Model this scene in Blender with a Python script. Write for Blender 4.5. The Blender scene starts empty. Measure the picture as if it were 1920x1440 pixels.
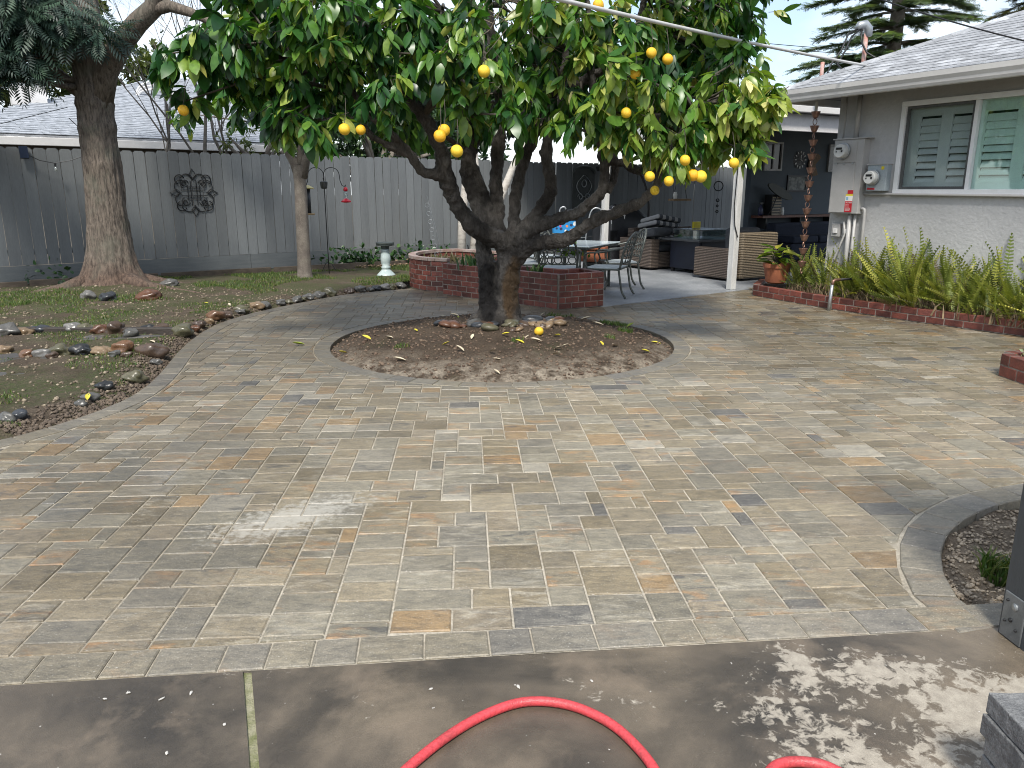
import bpy, bmesh, math, random
import numpy as np
from mathutils import Vector, Matrix, noise
R = math.radians
random.seed(11)
rng = np.random.default_rng(5)
scene = bpy.context.scene
C = scene.collection

# ---------------------------------------------------------------- camera, sky, sun, exposure
cam = bpy.data.cameras.new('camera')
cam.sensor_width = 36.0
cam.lens = 27.04
cam.clip_end = 600.0
camera = bpy.data.objects.new('camera', cam)
camera.location = (0, 0, 1.55)
camera.rotation_euler = (R(90 - 14.2), 0, 0)
C.objects.link(camera)
scene.camera = camera

SUN_EL, SUN_AZ = 54.0, 184.0          # azimuth clockwise from +Y: behind the camera
world = bpy.data.worlds.new('World')
scene.world = world
world.use_nodes = True
wn, wl = world.node_tree.nodes, world.node_tree.links
wn.clear()
w_out = wn.new('ShaderNodeOutputWorld')
w_bg = wn.new('ShaderNodeBackground'); w_bg.inputs['Strength'].default_value = 0.12
w_sky = wn.new('ShaderNodeTexSky'); w_sky.sky_type = 'NISHITA'; w_sky.sun_disc = False
w_sky.sun_elevation = R(SUN_EL); w_sky.sun_rotation = R(SUN_AZ)
w_sky.air_density = 1.0; w_sky.dust_density = 1.5
w_tc = wn.new('ShaderNodeTexCoord')
w_map = wn.new('ShaderNodeMapping'); w_map.inputs['Scale'].default_value = (1.0, 1.0, 2.2)
w_map.inputs['Location'].default_value = (0.62, -0.35, 0.25)
w_no = wn.new('ShaderNodeTexNoise'); w_no.inputs['Scale'].default_value = 1.7
w_no.inputs['Detail'].default_value = 6; w_no.inputs['Roughness'].default_value = 0.55
w_rp = wn.new('ShaderNodeValToRGB')
w_rp.color_ramp.elements[0].position = 0.43; w_rp.color_ramp.elements[1].position = 0.64
w_rp.color_ramp.elements[0].color = (.16, .16, .16, 1); w_rp.color_ramp.elements[1].color = (1, 1, 1, 1)
w_mix = wn.new('ShaderNodeMix'); w_mix.data_type = 'RGBA'
w_mix.inputs[7].default_value = (6.2, 6.5, 6.8, 1)
wl.new(w_tc.outputs['Generated'], w_map.inputs['Vector']); wl.new(w_map.outputs[0], w_no.inputs['Vector'])
wl.new(w_no.outputs['Fac'], w_rp.inputs['Fac']); wl.new(w_rp.outputs['Color'], w_mix.inputs[0])
wl.new(w_sky.outputs['Color'], w_mix.inputs[6]); wl.new(w_mix.outputs[2], w_bg.inputs['Color'])
wl.new(w_bg.outputs[0], w_out.inputs['Surface'])

sun_d = bpy.data.lights.new('sun', 'SUN')
sun_d.energy = 2.5; sun_d.angle = R(10); sun_d.color = (1.0, 0.95, 0.87)
sun = bpy.data.objects.new('sun', sun_d)
sun.rotation_euler = (R(90 - SUN_EL), 0, R(180 - SUN_AZ))
sun.location = (0, 0, 12)
C.objects.link(sun)

scene.view_settings.view_transform = 'Standard'
scene.view_settings.look = 'None'
scene.view_settings.gamma = 1.0
scene.view_settings.use_curve_mapping = False
scene.view_settings.exposure = 0.90
scene.cycles.use_denoising = True
scene.cycles.filter_width = 1.0
scene.cycles.max_bounces = 7
scene.cycles.diffuse_bounces = 3
scene.cycles.glossy_bounces = 3
scene.cycles.transmission_bounces = 5
scene.cycles.transparent_max_bounces = 6
scene.cycles.caustics_reflective = False
scene.cycles.caustics_refractive = False

# ---------------------------------------------------------------- helpers
WL = {}                                # world position of every object that has children

def tag(o, label=None, cat=None, group=None, kind=None):
    if label: o['label'] = label
    if cat: o['category'] = cat
    if group: o['group'] = group
    if kind: o['kind'] = kind
    return o

def empty(name, loc, label=None, cat=None, group=None, rz=0.0):
    o = bpy.data.objects.new(name, None)
    o.empty_display_size = 0.2
    o.location = loc
    o.rotation_euler = (0, 0, rz)
    C.objects.link(o)
    WL[o] = Vector(loc)
    return tag(o, label, cat, group)

def link(name, me, parent=None, loc=(0, 0, 0)):
    o = bpy.data.objects.new(name, me)
    C.objects.link(o)
    o.parent = parent
    o.location = loc
    base = WL.get(parent, Vector((0, 0, 0))) if parent else Vector((0, 0, 0))
    WL[o] = base + Vector(loc)
    return o

def copy_tree(o, parent=None):
    c = o.copy()
    C.objects.link(c)
    c.parent = parent
    for ch in list(o.children):
        copy_tree(ch, c)
    return c

class MB:
    """collects geometry in world coordinates; build() links it as one mesh object"""
    def __init__(s):
        s.v = []; s.f = []; s.col = []
    def add(s, vs, fs):
        o = len(s.v)
        s.v += [tuple(v) for v in vs]
        s.f += [tuple(i + o for i in f) for f in fs]
        return s
    def box(s, c, size, rz=0.0, M=None):
        hx, hy, hz = size[0] / 2, size[1] / 2, size[2] / 2
        m = M if M is not None else Matrix.Rotation(rz, 3, 'Z')
        c = Vector(c)
        vs = [c + m @ Vector((x, y, z)) for z in (-hz, hz) for x, y in ((-hx, -hy), (hx, -hy), (hx, hy), (-hx, hy))]
        return s.add(vs, [(3, 2, 1, 0), (4, 5, 6, 7), (0, 1, 5, 4), (1, 2, 6, 5), (2, 3, 7, 6), (3, 0, 4, 7)])
    def beam(s, a, b, w, h, up=(0, 0, 1)):
        """a box from a to b, w across and h along 'up'"""
        a, b = Vector(a), Vector(b)
        d = (b - a); L = d.length; d.normalize()
        u = Vector(up); x = d.cross(u).normalized(); u = x.cross(d).normalized()
        m = Matrix((x, d, u)).transposed()
        return s.box((a + b) / 2, (w, L, h), M=m)
    def prism(s, poly, z0, z1):
        n = len(poly)
        vs = [(p[0], p[1], z0) for p in poly] + [(p[0], p[1], z1) for p in poly]
        fs = [tuple(range(n - 1, -1, -1)), tuple(range(n, 2 * n))]
        fs += [(i, (i + 1) % n, n + (i + 1) % n, n + i) for i in range(n)]
        return s.add(vs, fs)
    def extrude(s, poly, M, depth):
        """a polygon in local x,z pushed along local y by depth, placed by a 4x4 matrix"""
        n = len(poly)
        vs = [M @ Vector((p[0], 0, p[1])) for p in poly] + [M @ Vector((p[0], depth, p[1])) for p in poly]
        fs = [tuple(range(n)), tuple(range(2 * n - 1, n - 1, -1))]
        fs += [(i, n + i, n + (i + 1) % n, (i + 1) % n) for i in range(n)]
        return s.add(vs, fs)
    def tube(s, pts, rad, n=8, cap=True, closed=False):
        P = [Vector(p[:3]) for p in pts]
        m = len(P)
        rr = rad if isinstance(rad, (list, tuple)) else [rad] * m
        vs = []
        pu = None
        for i in range(m):
            if closed: t = P[(i + 1) % m] - P[i - 1]
            else: t = P[min(i + 1, m - 1)] - P[max(i - 1, 0)]
            t.normalize()
            if pu is None:
                pu = Vector((0, 0, 1)) if abs(t.z) < .9 else Vector((1, 0, 0))
            x = t.cross(pu)
            if x.length < 1e-5: x = t.orthogonal()
            x.normalize(); pu = x.cross(t).normalized()
            for k in range(n):
                a = 2 * math.pi * k / n
                vs.append(P[i] + (x * math.cos(a) + pu * math.sin(a)) * rr[i])
        fs = []
        for i in range(m if closed else m - 1):
            j = (i + 1) % m
            for k in range(n):
                l = (k + 1) % n
                fs.append((i * n + k, i * n + l, j * n + l, j * n + k))
        if cap and not closed:
            fs.append(tuple(range(n - 1, -1, -1))); fs.append(tuple(range((m - 1) * n, m * n)))
        return s.add(vs, fs)
    def lathe(s, prof, c=(0, 0, 0), n=20, M=None):
        vs = []
        c = Vector(c)
        for r, z in prof:
            for k in range(n):
                a = 2 * math.pi * k / n
                p = Vector((r * math.cos(a), r * math.sin(a), z))
                vs.append(c + (M @ p if M is not None else p))
        fs = [(i * n + k, i * n + (k + 1) % n, (i + 1) * n + (k + 1) % n, (i + 1) * n + k) for i in range(len(prof) - 1) for k in range(n)]
        fs.append(tuple(range(n - 1, -1, -1))); fs.append(tuple(range((len(prof) - 1) * n, len(prof) * n)))
        return s.add(vs, fs)
    def blob(s, c, r, sub=2, amp=.15, seed=0, M=None):
        bm = bmesh.new(); bmesh.ops.create_icosphere(bm, subdivisions=sub, radius=1)
        c = Vector(c); vs = []
        for v in bm.verts:
            p = v.co.copy(); k = 1 + amp * noise.noise(p * 1.3 + Vector((seed * 3.1, seed * 1.7, seed)))
            p = Vector((p.x * r[0] * k, p.y * r[1] * k, p.z * r[2] * k))
            vs.append(c + (M @ p if M is not None else p))
        fs = [tuple(v.index for v in f.verts) for f in bm.faces]
        bm.free()
        return s.add(vs, fs)
    def build(s, name, mat, parent=None, base=None, smooth=False, bevel=0.0, local=False):
        off = Vector((0, 0, 0))
        if not local:
            if parent is not None: off = WL[parent]
            elif base is not None: off = Vector(base)
        me = bpy.data.meshes.new(name)
        me.from_pydata([(v[0] - off.x, v[1] - off.y, v[2] - off.z) for v in s.v], [], s.f)
        if mat: me.materials.append(mat)
        if smooth:
            me.polygons.foreach_set('use_smooth', [True] * len(me.polygons))
        me.update()
        o = link(name, me, parent, (0, 0, 0) if parent is not None else off)
        if bevel:
            b = o.modifiers.new('bevel', 'BEVEL'); b.width = bevel; b.segments = 2; b.limit_method = 'ANGLE'
        return o

def np_mesh(name, V, F, mat, parent=None, base=None, smooth=False, attr=None):
    """fast mesh from arrays: V (n,3), F (m,k) with k=3 or 4; attr: dict of per-vertex floats"""
    off = WL[parent] if parent is not None else Vector(base or (0, 0, 0))
    V = np.asarray(V, dtype=np.float32) - np.array(off, dtype=np.float32)
    F = np.asarray(F, dtype=np.int32)
    me = bpy.data.meshes.new(name)
    me.vertices.add(len(V)); me.vertices.foreach_set('co', V.ravel())
    k = F.shape[1]
    me.loops.add(F.size); me.loops.foreach_set('vertex_index', F.ravel())
    me.polygons.add(len(F))
    me.polygons.foreach_set('loop_start', np.arange(0, F.size, k, dtype=np.int32))
    me.polygons.foreach_set('loop_total', np.full(len(F), k, dtype=np.int32))
    if smooth: me.polygons.foreach_set('use_smooth', np.ones(len(F), dtype=bool))
    for n_, a in (attr or {}).items():
        at = me.attributes.new(n_, 'FLOAT', 'POINT'); at.data.foreach_set('value', np.asarray(a, dtype=np.float32))
    me.update(calc_edges=True); me.validate()
    if mat: me.materials.append(mat)
    return link(name, me, parent, (0, 0, 0) if parent is not None else off)

# ---------------------------------------------------------------- materials
def nodes(name):
    m = bpy.data.materials.new(name); m.use_nodes = True
    nt = m.node_tree
    b = nt.nodes['Principled BSDF']
    return m, nt.nodes, nt.links, b

def mixc(N, L, fac, a, b, mode='MIX'):
    x = N.new('ShaderNodeMix'); x.data_type = 'RGBA'; x.blend_type = mode
    for sock, val in ((x.inputs[0], fac), (x.inputs[6], a), (x.inputs[7], b)):
        if isinstance(val, (int, float)): sock.default_value = val
        elif isinstance(val, tuple): sock.default_value = val if len(val) == 4 else val + (1,)
        else: L.new(val, sock)
    return x.outputs[2]

def ramp(N, L, src, p0, p1, c0=(0, 0, 0, 1), c1=(1, 1, 1, 1)):
    r = N.new('ShaderNodeValToRGB')
    r.color_ramp.elements[0].position = p0; r.color_ramp.elements[1].position = p1
    r.color_ramp.elements[0].color = c0; r.color_ramp.elements[1].color = c1
    L.new(src, r.inputs['Fac'])
    return r.outputs['Color']

def math_(N, L, op, a, b=0.0, clamp=False):
    x = N.new('ShaderNodeMath'); x.operation = op; x.use_clamp = clamp
    for i, val in enumerate((a, b)):
        if isinstance(val, (int, float)): x.inputs[i].default_value = val
        else: L.new(val, x.inputs[i])
    return x.outputs[0]

def tex(N, L, vec, scale, detail=4.0, rough=.55, dist=0.0):
    t = N.new('ShaderNodeTexNoise')
    t.inputs['Scale'].default_value = scale; t.inputs['Detail'].default_value = detail
    t.inputs['Roughness'].default_value = rough; t.inputs['Distortion'].default_value = dist
    if vec is not None: L.new(vec, t.inputs['Vector'])
    return t.outputs['Fac']

def coords(N, L, kind='pos', stretch=(1, 1, 1)):
    if kind == 'pos': src = N.new('ShaderNodeNewGeometry').outputs['Position']
    else: src = N.new('ShaderNodeTexCoord').outputs['Object']
    if stretch == (1, 1, 1): return src
    mp = N.new('ShaderNodeMapping'); mp.inputs['Scale'].default_value = stretch
    L.new(src, mp.inputs['Vector'])
    return mp.outputs[0]

def bump(N, L, b, h, strength, dist=.01):
    n = N.new('ShaderNodeBump'); n.inputs['Strength'].default_value = strength; n.inputs['Distance'].default_value = dist
    L.new(h, n.inputs['Height']); L.new(n.outputs[0], b.inputs['Normal'])
    return n

def mat(name, c1, c2=None, scale=6.0, rough=.6, rough2=None, bmp=0.0, bscale=60.0, metal=0.0, coord='pos', stretch=(1, 1, 1),
        rand=0.0, spec=.5, p=(.38, .62), fine=.12, bdist=.008):
    m, N, L, b = nodes(name)
    v = coords(N, L, coord, stretch)
    n1 = tex(N, L, v, scale, 5)
    col = mixc(N, L, ramp(N, L, n1, *p), c1, c2 if c2 else tuple(x * .8 for x in c1))
    if fine:
        f = ramp(N, L, tex(N, L, v, scale * 14, 3), .3, .7, (1 - fine,) * 3 + (1,), (1 + fine,) * 3 + (1,))
        col = mixc(N, L, 1.0, col, f, 'MULTIPLY')
    if rand:
        oi = N.new('ShaderNodeObjectInfo')
        f = ramp(N, L, oi.outputs['Random'], 0, 1, (1 - rand,) * 3 + (1,), (1 + rand,) * 3 + (1,))
        col = mixc(N, L, 1.0, col, f, 'MULTIPLY')
    L.new(col, b.inputs['Base Color'])
    b.inputs['Metallic'].default_value = metal
    b.inputs['Specular IOR Level'].default_value = spec
    if rough2 is None: b.inputs['Roughness'].default_value = rough
    else:
        r_ = N.new('ShaderNodeMapRange'); r_.inputs[3].default_value = rough; r_.inputs[4].default_value = rough2
        r_.inputs[1].default_value = .35; r_.inputs[2].default_value = .65
        L.new(tex(N, L, v, scale * .6, 3), r_.inputs[0]); L.new(r_.outputs[0], b.inputs['Roughness'])
    if bmp: bump(N, L, b, tex(N, L, v, bscale, 4), bmp, bdist)
    return m

def mat_leaf(name, stops, rough=.32, trans=.28, veins=True, objrand=False):
    """stops: colour ramp over the per-leaf value 'tone' (0..1)"""
    m, N, L, b = nodes(name)
    if objrand: fac = N.new('ShaderNodeObjectInfo').outputs['Random']
    else:
        a = N.new('ShaderNodeAttribute'); a.attribute_name = 'tone'; fac = a.outputs['Fac']
    rp = N.new('ShaderNodeValToRGB'); els = rp.color_ramp.elements
    for i, (p, c) in enumerate(stops):
        e = els[i] if i < 2 else els.new(p)
        e.position = p; e.color = c + (1,)
    L.new(fac, rp.inputs['Fac'])
    col = rp.outputs['Color']
    v = coords(N, L)
    f = ramp(N, L, tex(N, L, v, 22, 2), .3, .7, (.8, .8, .8, 1), (1.2, 1.2, 1.2, 1))
    col = mixc(N, L, 1.0, col, f, 'MULTIPLY')
    L.new(col, b.inputs['Base Color']); b.inputs['Roughness'].default_value = rough
    tr = N.new('ShaderNodeBsdfTranslucent'); L.new(mixc(N, L, 1.0, col, (1.25, 1.35, .5), 'MULTIPLY'), tr.inputs['Color'])
    mx = N.new('ShaderNodeMixShader'); mx.inputs[0].default_value = trans
    L.new(b.outputs[0], mx.inputs[1]); L.new(tr.outputs[0], mx.inputs[2])
    L.new(mx.outputs[0], N['Material Output'].inputs['Surface'])
    return m

def damp_shade(N, L, pos):
    """wetness plus painted tree shade (0 none, 1 full), stronger in far and left parts"""
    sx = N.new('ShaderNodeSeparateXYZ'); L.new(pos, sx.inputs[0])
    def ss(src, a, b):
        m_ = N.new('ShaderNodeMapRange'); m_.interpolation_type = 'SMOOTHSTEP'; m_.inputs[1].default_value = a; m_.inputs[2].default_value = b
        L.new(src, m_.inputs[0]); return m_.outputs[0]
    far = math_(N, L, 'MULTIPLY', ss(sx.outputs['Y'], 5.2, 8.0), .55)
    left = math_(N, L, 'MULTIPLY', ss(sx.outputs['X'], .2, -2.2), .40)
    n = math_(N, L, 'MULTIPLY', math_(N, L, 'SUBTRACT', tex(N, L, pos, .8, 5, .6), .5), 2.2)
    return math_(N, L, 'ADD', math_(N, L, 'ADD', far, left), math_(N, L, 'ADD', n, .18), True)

def mat_sand(name):
    m, N, L, b = nodes(name)
    v = coords(N, L)
    col = mixc(N, L, ramp(N, L, tex(N, L, v, 6, 5), .35, .65), (.47, .43, .35), (.33, .30, .24))
    col = mixc(N, L, 1.0, col, mixc(N, L, damp_shade(N, L, v), (1.0, 1.0, 1.0), (.52, .49, .45)), 'MULTIPLY')  # joint sand darkened too by wetness and painted tree shade
    f = ramp(N, L, tex(N, L, v, 90, 4, .7), .3, .7, (.6, .6, .6, 1), (1.35, 1.35, 1.35, 1))
    L.new(mixc(N, L, 1.0, col, f, 'MULTIPLY'), b.inputs['Base Color']); b.inputs['Roughness'].default_value = .9
    bump(N, L, b, tex(N, L, v, 200, 3), .6, .006)
    return m

def mat_paver(name, border=False):
    """pavers: the attributes cr, cg, cb hold each paver's own cast colour, sd its seed"""
    m, N, L, b = nodes(name)
    def att(n):
        a = N.new('ShaderNodeAttribute'); a.attribute_name = n; return a
    base = att('col').outputs['Color']; seed = att('sd').outputs['Fac']
    pos = coords(N, L)
    mp = N.new('ShaderNodeMapping'); mp.inputs['Scale'].default_value = (1, 2.6, 1)
    cb = N.new('ShaderNodeCombineXYZ')
    sd = math_(N, L, 'MULTIPLY', seed, 37.0)
    for i in range(3): L.new(sd, cb.inputs[i])
    ad = N.new('ShaderNodeVectorMath'); ad.operation = 'ADD'
    L.new(pos, ad.inputs[0]); L.new(cb.outputs[0], ad.inputs[1]); L.new(ad.outputs[0], mp.inputs['Vector'])
    v = mp.outputs[0]
    # cast-in blends: rust, charcoal and pale streaks, more of them in some pavers than in others
    n1 = tex(N, L, v, 5.5, 5, .6, .6)
    gate = lambda lo, hi: ramp(N, L, seed, lo, hi)
    k = .35 if border else 1.0
    rust = math_(N, L, 'MULTIPLY', math_(N, L, 'MULTIPLY', ramp(N, L, n1, .53, .66), gate(.60, .85)), .55 * k)
    col = mixc(N, L, rust, base, (.36, .19, .075))
    n2 = tex(N, L, v, 7.0, 6, .65, .8)
    s2 = math_(N, L, 'FRACT', math_(N, L, 'MULTIPLY', seed, 7.3))
    dark = math_(N, L, 'MULTIPLY', math_(N, L, 'MULTIPLY', ramp(N, L, n2, .52, .63), ramp(N, L, s2, .62, .95)), .62 * k)
    col = mixc(N, L, dark, col, (.060, .064, .072))
    s3 = math_(N, L, 'FRACT', math_(N, L, 'MULTIPLY', seed, 13.7))
    n3 = tex(N, L, v, 9.0, 6, .65, .5)
    pale = math_(N, L, 'MULTIPLY', math_(N, L, 'MULTIPLY', ramp(N, L, n3, .5, .66), ramp(N, L, s3, .5, .9)), .55 * k)
    col = mixc(N, L, pale, col, (.40, .38, .33))
    mott = ramp(N, L, tex(N, L, v, 13, 6, .7, .5), .28, .72, (.60, .61, .63, 1), (1.42, 1.38, 1.28, 1))
    col = mixc(N, L, 1.0, col, mott, 'MULTIPLY')
    # fine aggregate
    g = tex(N, L, pos, 420, 2, .7)
    col = mixc(N, L, 1.0, col, ramp(N, L, g, .3, .72, (.72, .72, .72, 1), (1.3, 1.3, 1.28, 1)), 'MULTIPLY')
    g2 = tex(N, L, pos, 130, 4, .75)
    col = mixc(N, L, 1.0, col, ramp(N, L, g2, .32, .68, (.74, .74, .74, 1), (1.28, 1.27, 1.25, 1)), 'MULTIPLY')
    speck = ramp(N, L, tex(N, L, pos, 150, 2, .5), .67, .70)
    col = mixc(N, L, math_(N, L, 'MULTIPLY', speck, .7), col, (.6, .58, .52))
    # dried cement film left on the pavers where the slurry was swept
    sp = N.new('ShaderNodeVectorMath'); sp.operation = 'DISTANCE'
    mp2 = N.new('ShaderNodeMapping'); mp2.vector_type = 'TEXTURE'
    mp2.inputs['Location'].default_value = (-1.08, 3.47, 0); mp2.inputs['Rotation'].default_value = (0, 0, R(38)); mp2.inputs['Scale'].default_value = (.48, .20, 1)
    L.new(pos, mp2.inputs['Vector']); L.new(mp2.outputs[0], sp.inputs[0])
    film = math_(N, L, 'SUBTRACT', 1.35, sp.outputs['Value'])
    film = math_(N, L, 'ADD', film, math_(N, L, 'MULTIPLY', math_(N, L, 'SUBTRACT', tex(N, L, pos, 26, 6, .7), .5), 3.2))
    col = mixc(N, L, math_(N, L, 'MULTIPLY', ramp(N, L, film, .45, 1.15), .72), col, (.52, .50, .44))
    # swept sand haze, broad and thin
    haze = ramp(N, L, tex(N, L, pos, 1.3, 5, .65), .45, .72)
    col = mixc(N, L, math_(N, L, 'MULTIPLY', math_(N, L, 'MULTIPLY', haze, ramp(N, L, tex(N, L, pos, 60, 4, .7), .4, .62)), .38), col, (.42, .38, .31))
    # wetness and painted tree shade: darker and glossier
    wet = damp_shade(N, L, pos)
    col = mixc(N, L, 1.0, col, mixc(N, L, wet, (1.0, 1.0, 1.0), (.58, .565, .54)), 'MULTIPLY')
    L.new(col, b.inputs['Base Color'])
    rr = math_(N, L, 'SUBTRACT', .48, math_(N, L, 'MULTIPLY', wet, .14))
    rr = math_(N, L, 'SUBTRACT', rr, math_(N, L, 'MULTIPLY', math_(N, L, 'SUBTRACT', seed, .5), .12))
    L.new(rr, b.inputs['Roughness'])
    # standing wet film: near the left bed and in scattered spots
    mp3 = N.new('ShaderNodeMapping'); mp3.vector_type = 'TEXTURE'; mp3.inputs['Location'].default_value = (-2.45, 3.95, 0); mp3.inputs['Scale'].default_value = (.75, .75, 1)
    L.new(pos, mp3.inputs['Vector']); ln = N.new('ShaderNodeVectorMath'); ln.operation = 'LENGTH'; L.new(mp3.outputs[0], ln.inputs[0])
    wf = math_(N, L, 'ADD', math_(N, L, 'SUBTRACT', 1.0, ln.outputs['Value']), math_(N, L, 'MULTIPLY', math_(N, L, 'SUBTRACT', tex(N, L, pos, 2.2, 4), .5), 1.8))
    film2 = math_(N, L, 'MAXIMUM', ramp(N, L, wf, .10, .45), math_(N, L, 'MULTIPLY', ramp(N, L, tex(N, L, pos, .8, 3, .5), .50, .64), .22))
    film2 = math_(N, L, 'MULTIPLY', film2, math_(N, L, 'ADD', .45, math_(N, L, 'MULTIPLY', s2, .55)))
    L.new(math_(N, L, 'MULTIPLY', film2, 1.0), b.inputs['Coat Weight']); b.inputs['Coat Roughness'].default_value = .24; b.inputs['Coat IOR'].default_value = 1.7
    b.inputs['Specular IOR Level'].default_value = .5
    hh = math_(N, L, 'ADD', math_(N, L, 'MULTIPLY', g, .5), math_(N, L, 'MULTIPLY', tex(N, L, v, 30, 5, .65), 1.0))
    bump(N, L, b, hh, .5, .006)
    return m

def mat_soil(name, soil, soil2, moss, moss_lo=.48, moss_hi=.60, pale=None):
    m, N, L, b = nodes(name)
    v = coords(N, L)
    n1 = tex(N, L, v, 3.2, 6, .65)
    col = mixc(N, L, ramp(N, L, n1, .35, .65), soil, soil2)
    if moss: col = mixc(N, L, math_(N, L, 'MULTIPLY', ramp(N, L, tex(N, L, v, 1.1, 6, .65), moss_lo, moss_hi), ramp(N, L, tex(N, L, v, 25, 4, .7), .32, .6)), col, moss)
    if pale:
        z = N.new('ShaderNodeSeparateXYZ'); L.new(v, z.inputs[0])
        f = math_(N, L, 'MULTIPLY', pale[1](N, L, v), ramp(N, L, tex(N, L, v, 7, 6, .7), .40, .60))
        col = mixc(N, L, f, col, pale[0])
    sp = ramp(N, L, tex(N, L, v, 95, 3, .6), .62, .72)
    col = mixc(N, L, math_(N, L, 'MULTIPLY', sp, .5), col, tuple(x * 2.4 for x in soil2))
    f = ramp(N, L, tex(N, L, v, 55, 5, .75), .3, .7, (.55, .55, .55, 1), (1.45, 1.45, 1.45, 1))
    L.new(mixc(N, L, 1.0, col, f, 'MULTIPLY'), b.inputs['Base Color'])
    b.inputs['Roughness'].default_value = .85; b.inputs['Specular IOR Level'].default_value = .25
    bump(N, L, b, tex(N, L, v, 45, 6, .75), 1.0, .035)
    return m
LIMBS=[[(-0.09, 8.45, 0.04, 0.25), (-0.08, 8.45, 0.23, 0.19), (-0.07, 8.45, 0.5, 0.165), (-0.05, 8.45, 0.73, 0.16), (-0.03, 8.43, 0.94, 0.175), (-0.03, 8.43, 1.08, 0.13)], [(-0.25, 8.45, 0.06, 0.17), (-0.25, 8.45, 0.38, 0.135), (-0.28, 8.45, 0.73, 0.12), (-0.32, 8.5, 0.93, 0.1), (-0.32, 8.55, 1.13, 0.085)], [(-0.01, 8.4, 0.92, 0.13), (-0.17, 8.35, 1.05, 0.125), (-0.37, 8.28, 1.14, 0.11), (-0.54, 8.2, 1.34, 0.1), (-0.64, 8.12, 1.55, 0.095), (-0.68, 8.05, 1.76, 0.09), (-0.73, 7.95, 2.0, 0.08), (-0.86, 7.9, 2.24, 0.075), (-1.0, 7.85, 2.42, 0.065), (-1.21, 7.8, 2.66, 0.05), (-1.35, 7.8, 2.98, 0.04)], [(-0.66, 8.06, 1.71, 0.07), (-0.81, 8.0, 1.7, 0.065), (-0.91, 7.95, 1.74, 0.06), (-1.0, 7.85, 1.88, 0.055), (-1.15, 7.75, 2.05, 0.05), (-1.33, 7.65, 2.23, 0.045), (-1.49, 7.6, 2.42, 0.04), (-1.75, 7.5, 2.61, 0.03), (-2.04, 7.5, 2.7, 0.025)], [(-1.0, 7.85, 1.87, 0.045), (-1.16, 7.75, 1.95, 0.04), (-1.32, 7.7, 2.04, 0.03), (-1.41, 7.65, 2.14, 0.025)], [(-0.26, 8.6, 1.07, 0.1), (-0.36, 8.65, 1.3, 0.095), (-0.44, 8.7, 1.55, 0.09), (-0.49, 8.75, 1.81, 0.085), (-0.41, 8.8, 2.09, 0.075), (-0.46, 8.8, 2.47, 0.06), (-0.63, 8.8, 2.9, 0.05), (-0.73, 8.8, 3.37, 0.035)], [(-0.21, 8.65, 1.12, 0.09), (-0.28, 8.7, 1.41, 0.075), (-0.38, 8.75, 1.69, 0.07), (-0.52, 8.7, 1.97, 0.06)], [(-0.15, 8.6, 1.07, 0.1), (-0.17, 8.75, 1.35, 0.09), (-0.18, 8.85, 1.69, 0.085), (-0.15, 8.9, 2.04, 0.085), (-0.12, 8.9, 2.43, 0.075), (-0.2, 8.9, 2.92, 0.065), (-0.25, 8.9, 3.44, 0.05), (-0.33, 8.9, 3.9, 0.04)], [(0.01, 8.5, 1.07, 0.09), (0.03, 8.55, 1.35, 0.075), (0.05, 8.6, 1.58, 0.075), (0.14, 8.6, 1.86, 0.07), (0.24, 8.55, 2.13, 0.07), (0.42, 8.5, 2.41, 0.06), (0.71, 8.45, 2.62, 0.06), (1.03, 8.4, 2.81, 0.055), (1.24, 8.4, 3.04, 0.045), (1.33, 8.4, 3.39, 0.035)], [(0.01, 8.4, 0.94, 0.11), (0.14, 8.35, 1.14, 0.09), (0.29, 8.3, 1.33, 0.085), (0.39, 8.25, 1.5, 0.08), (0.39, 8.2, 1.71, 0.075), (0.35, 8.2, 1.92, 0.07), (0.41, 8.2, 2.18, 0.06), (0.51, 8.2, 2.51, 0.05), (0.53, 8.2, 2.91, 0.04)], [(0.05, 8.35, 1.0, 0.1), (0.25, 8.25, 1.17, 0.085), (0.5, 8.2, 1.25, 0.08), (0.74, 8.15, 1.36, 0.072), (0.92, 8.1, 1.51, 0.068), (0.94, 8.1, 1.73, 0.06), (0.9, 8.1, 1.99, 0.06), (0.81, 8.1, 2.35, 0.05), (0.77, 8.1, 2.84, 0.04), (0.72, 8.1, 3.32, 0.03)], [(0.99, 8.15, 1.52, 0.04), (1.05, 8.2, 1.68, 0.045), (1.05, 8.2, 1.89, 0.04), (1.03, 8.2, 2.15, 0.03)], [(-0.03, 8.4, 0.74, 0.11), (0.14, 8.3, 0.92, 0.1), (0.34, 8.2, 1.01, 0.092), (0.55, 8.1, 1.04, 0.085), (0.7, 8.0, 1.14, 0.08), (0.86, 7.95, 1.25, 0.075), (1.07, 7.9, 1.34, 0.068), (1.24, 7.8, 1.42, 0.062), (1.37, 7.7, 1.57, 0.055), (1.43, 7.65, 1.73, 0.05), (1.54, 7.6, 1.99, 0.04), (1.67, 7.5, 2.24, 0.03)], [(0.97, 8.1, 1.84, 0.05), (1.11, 7.95, 1.81, 0.048), (1.23, 7.85, 1.73, 0.045), (1.39, 7.7, 1.74, 0.04)]]
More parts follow.
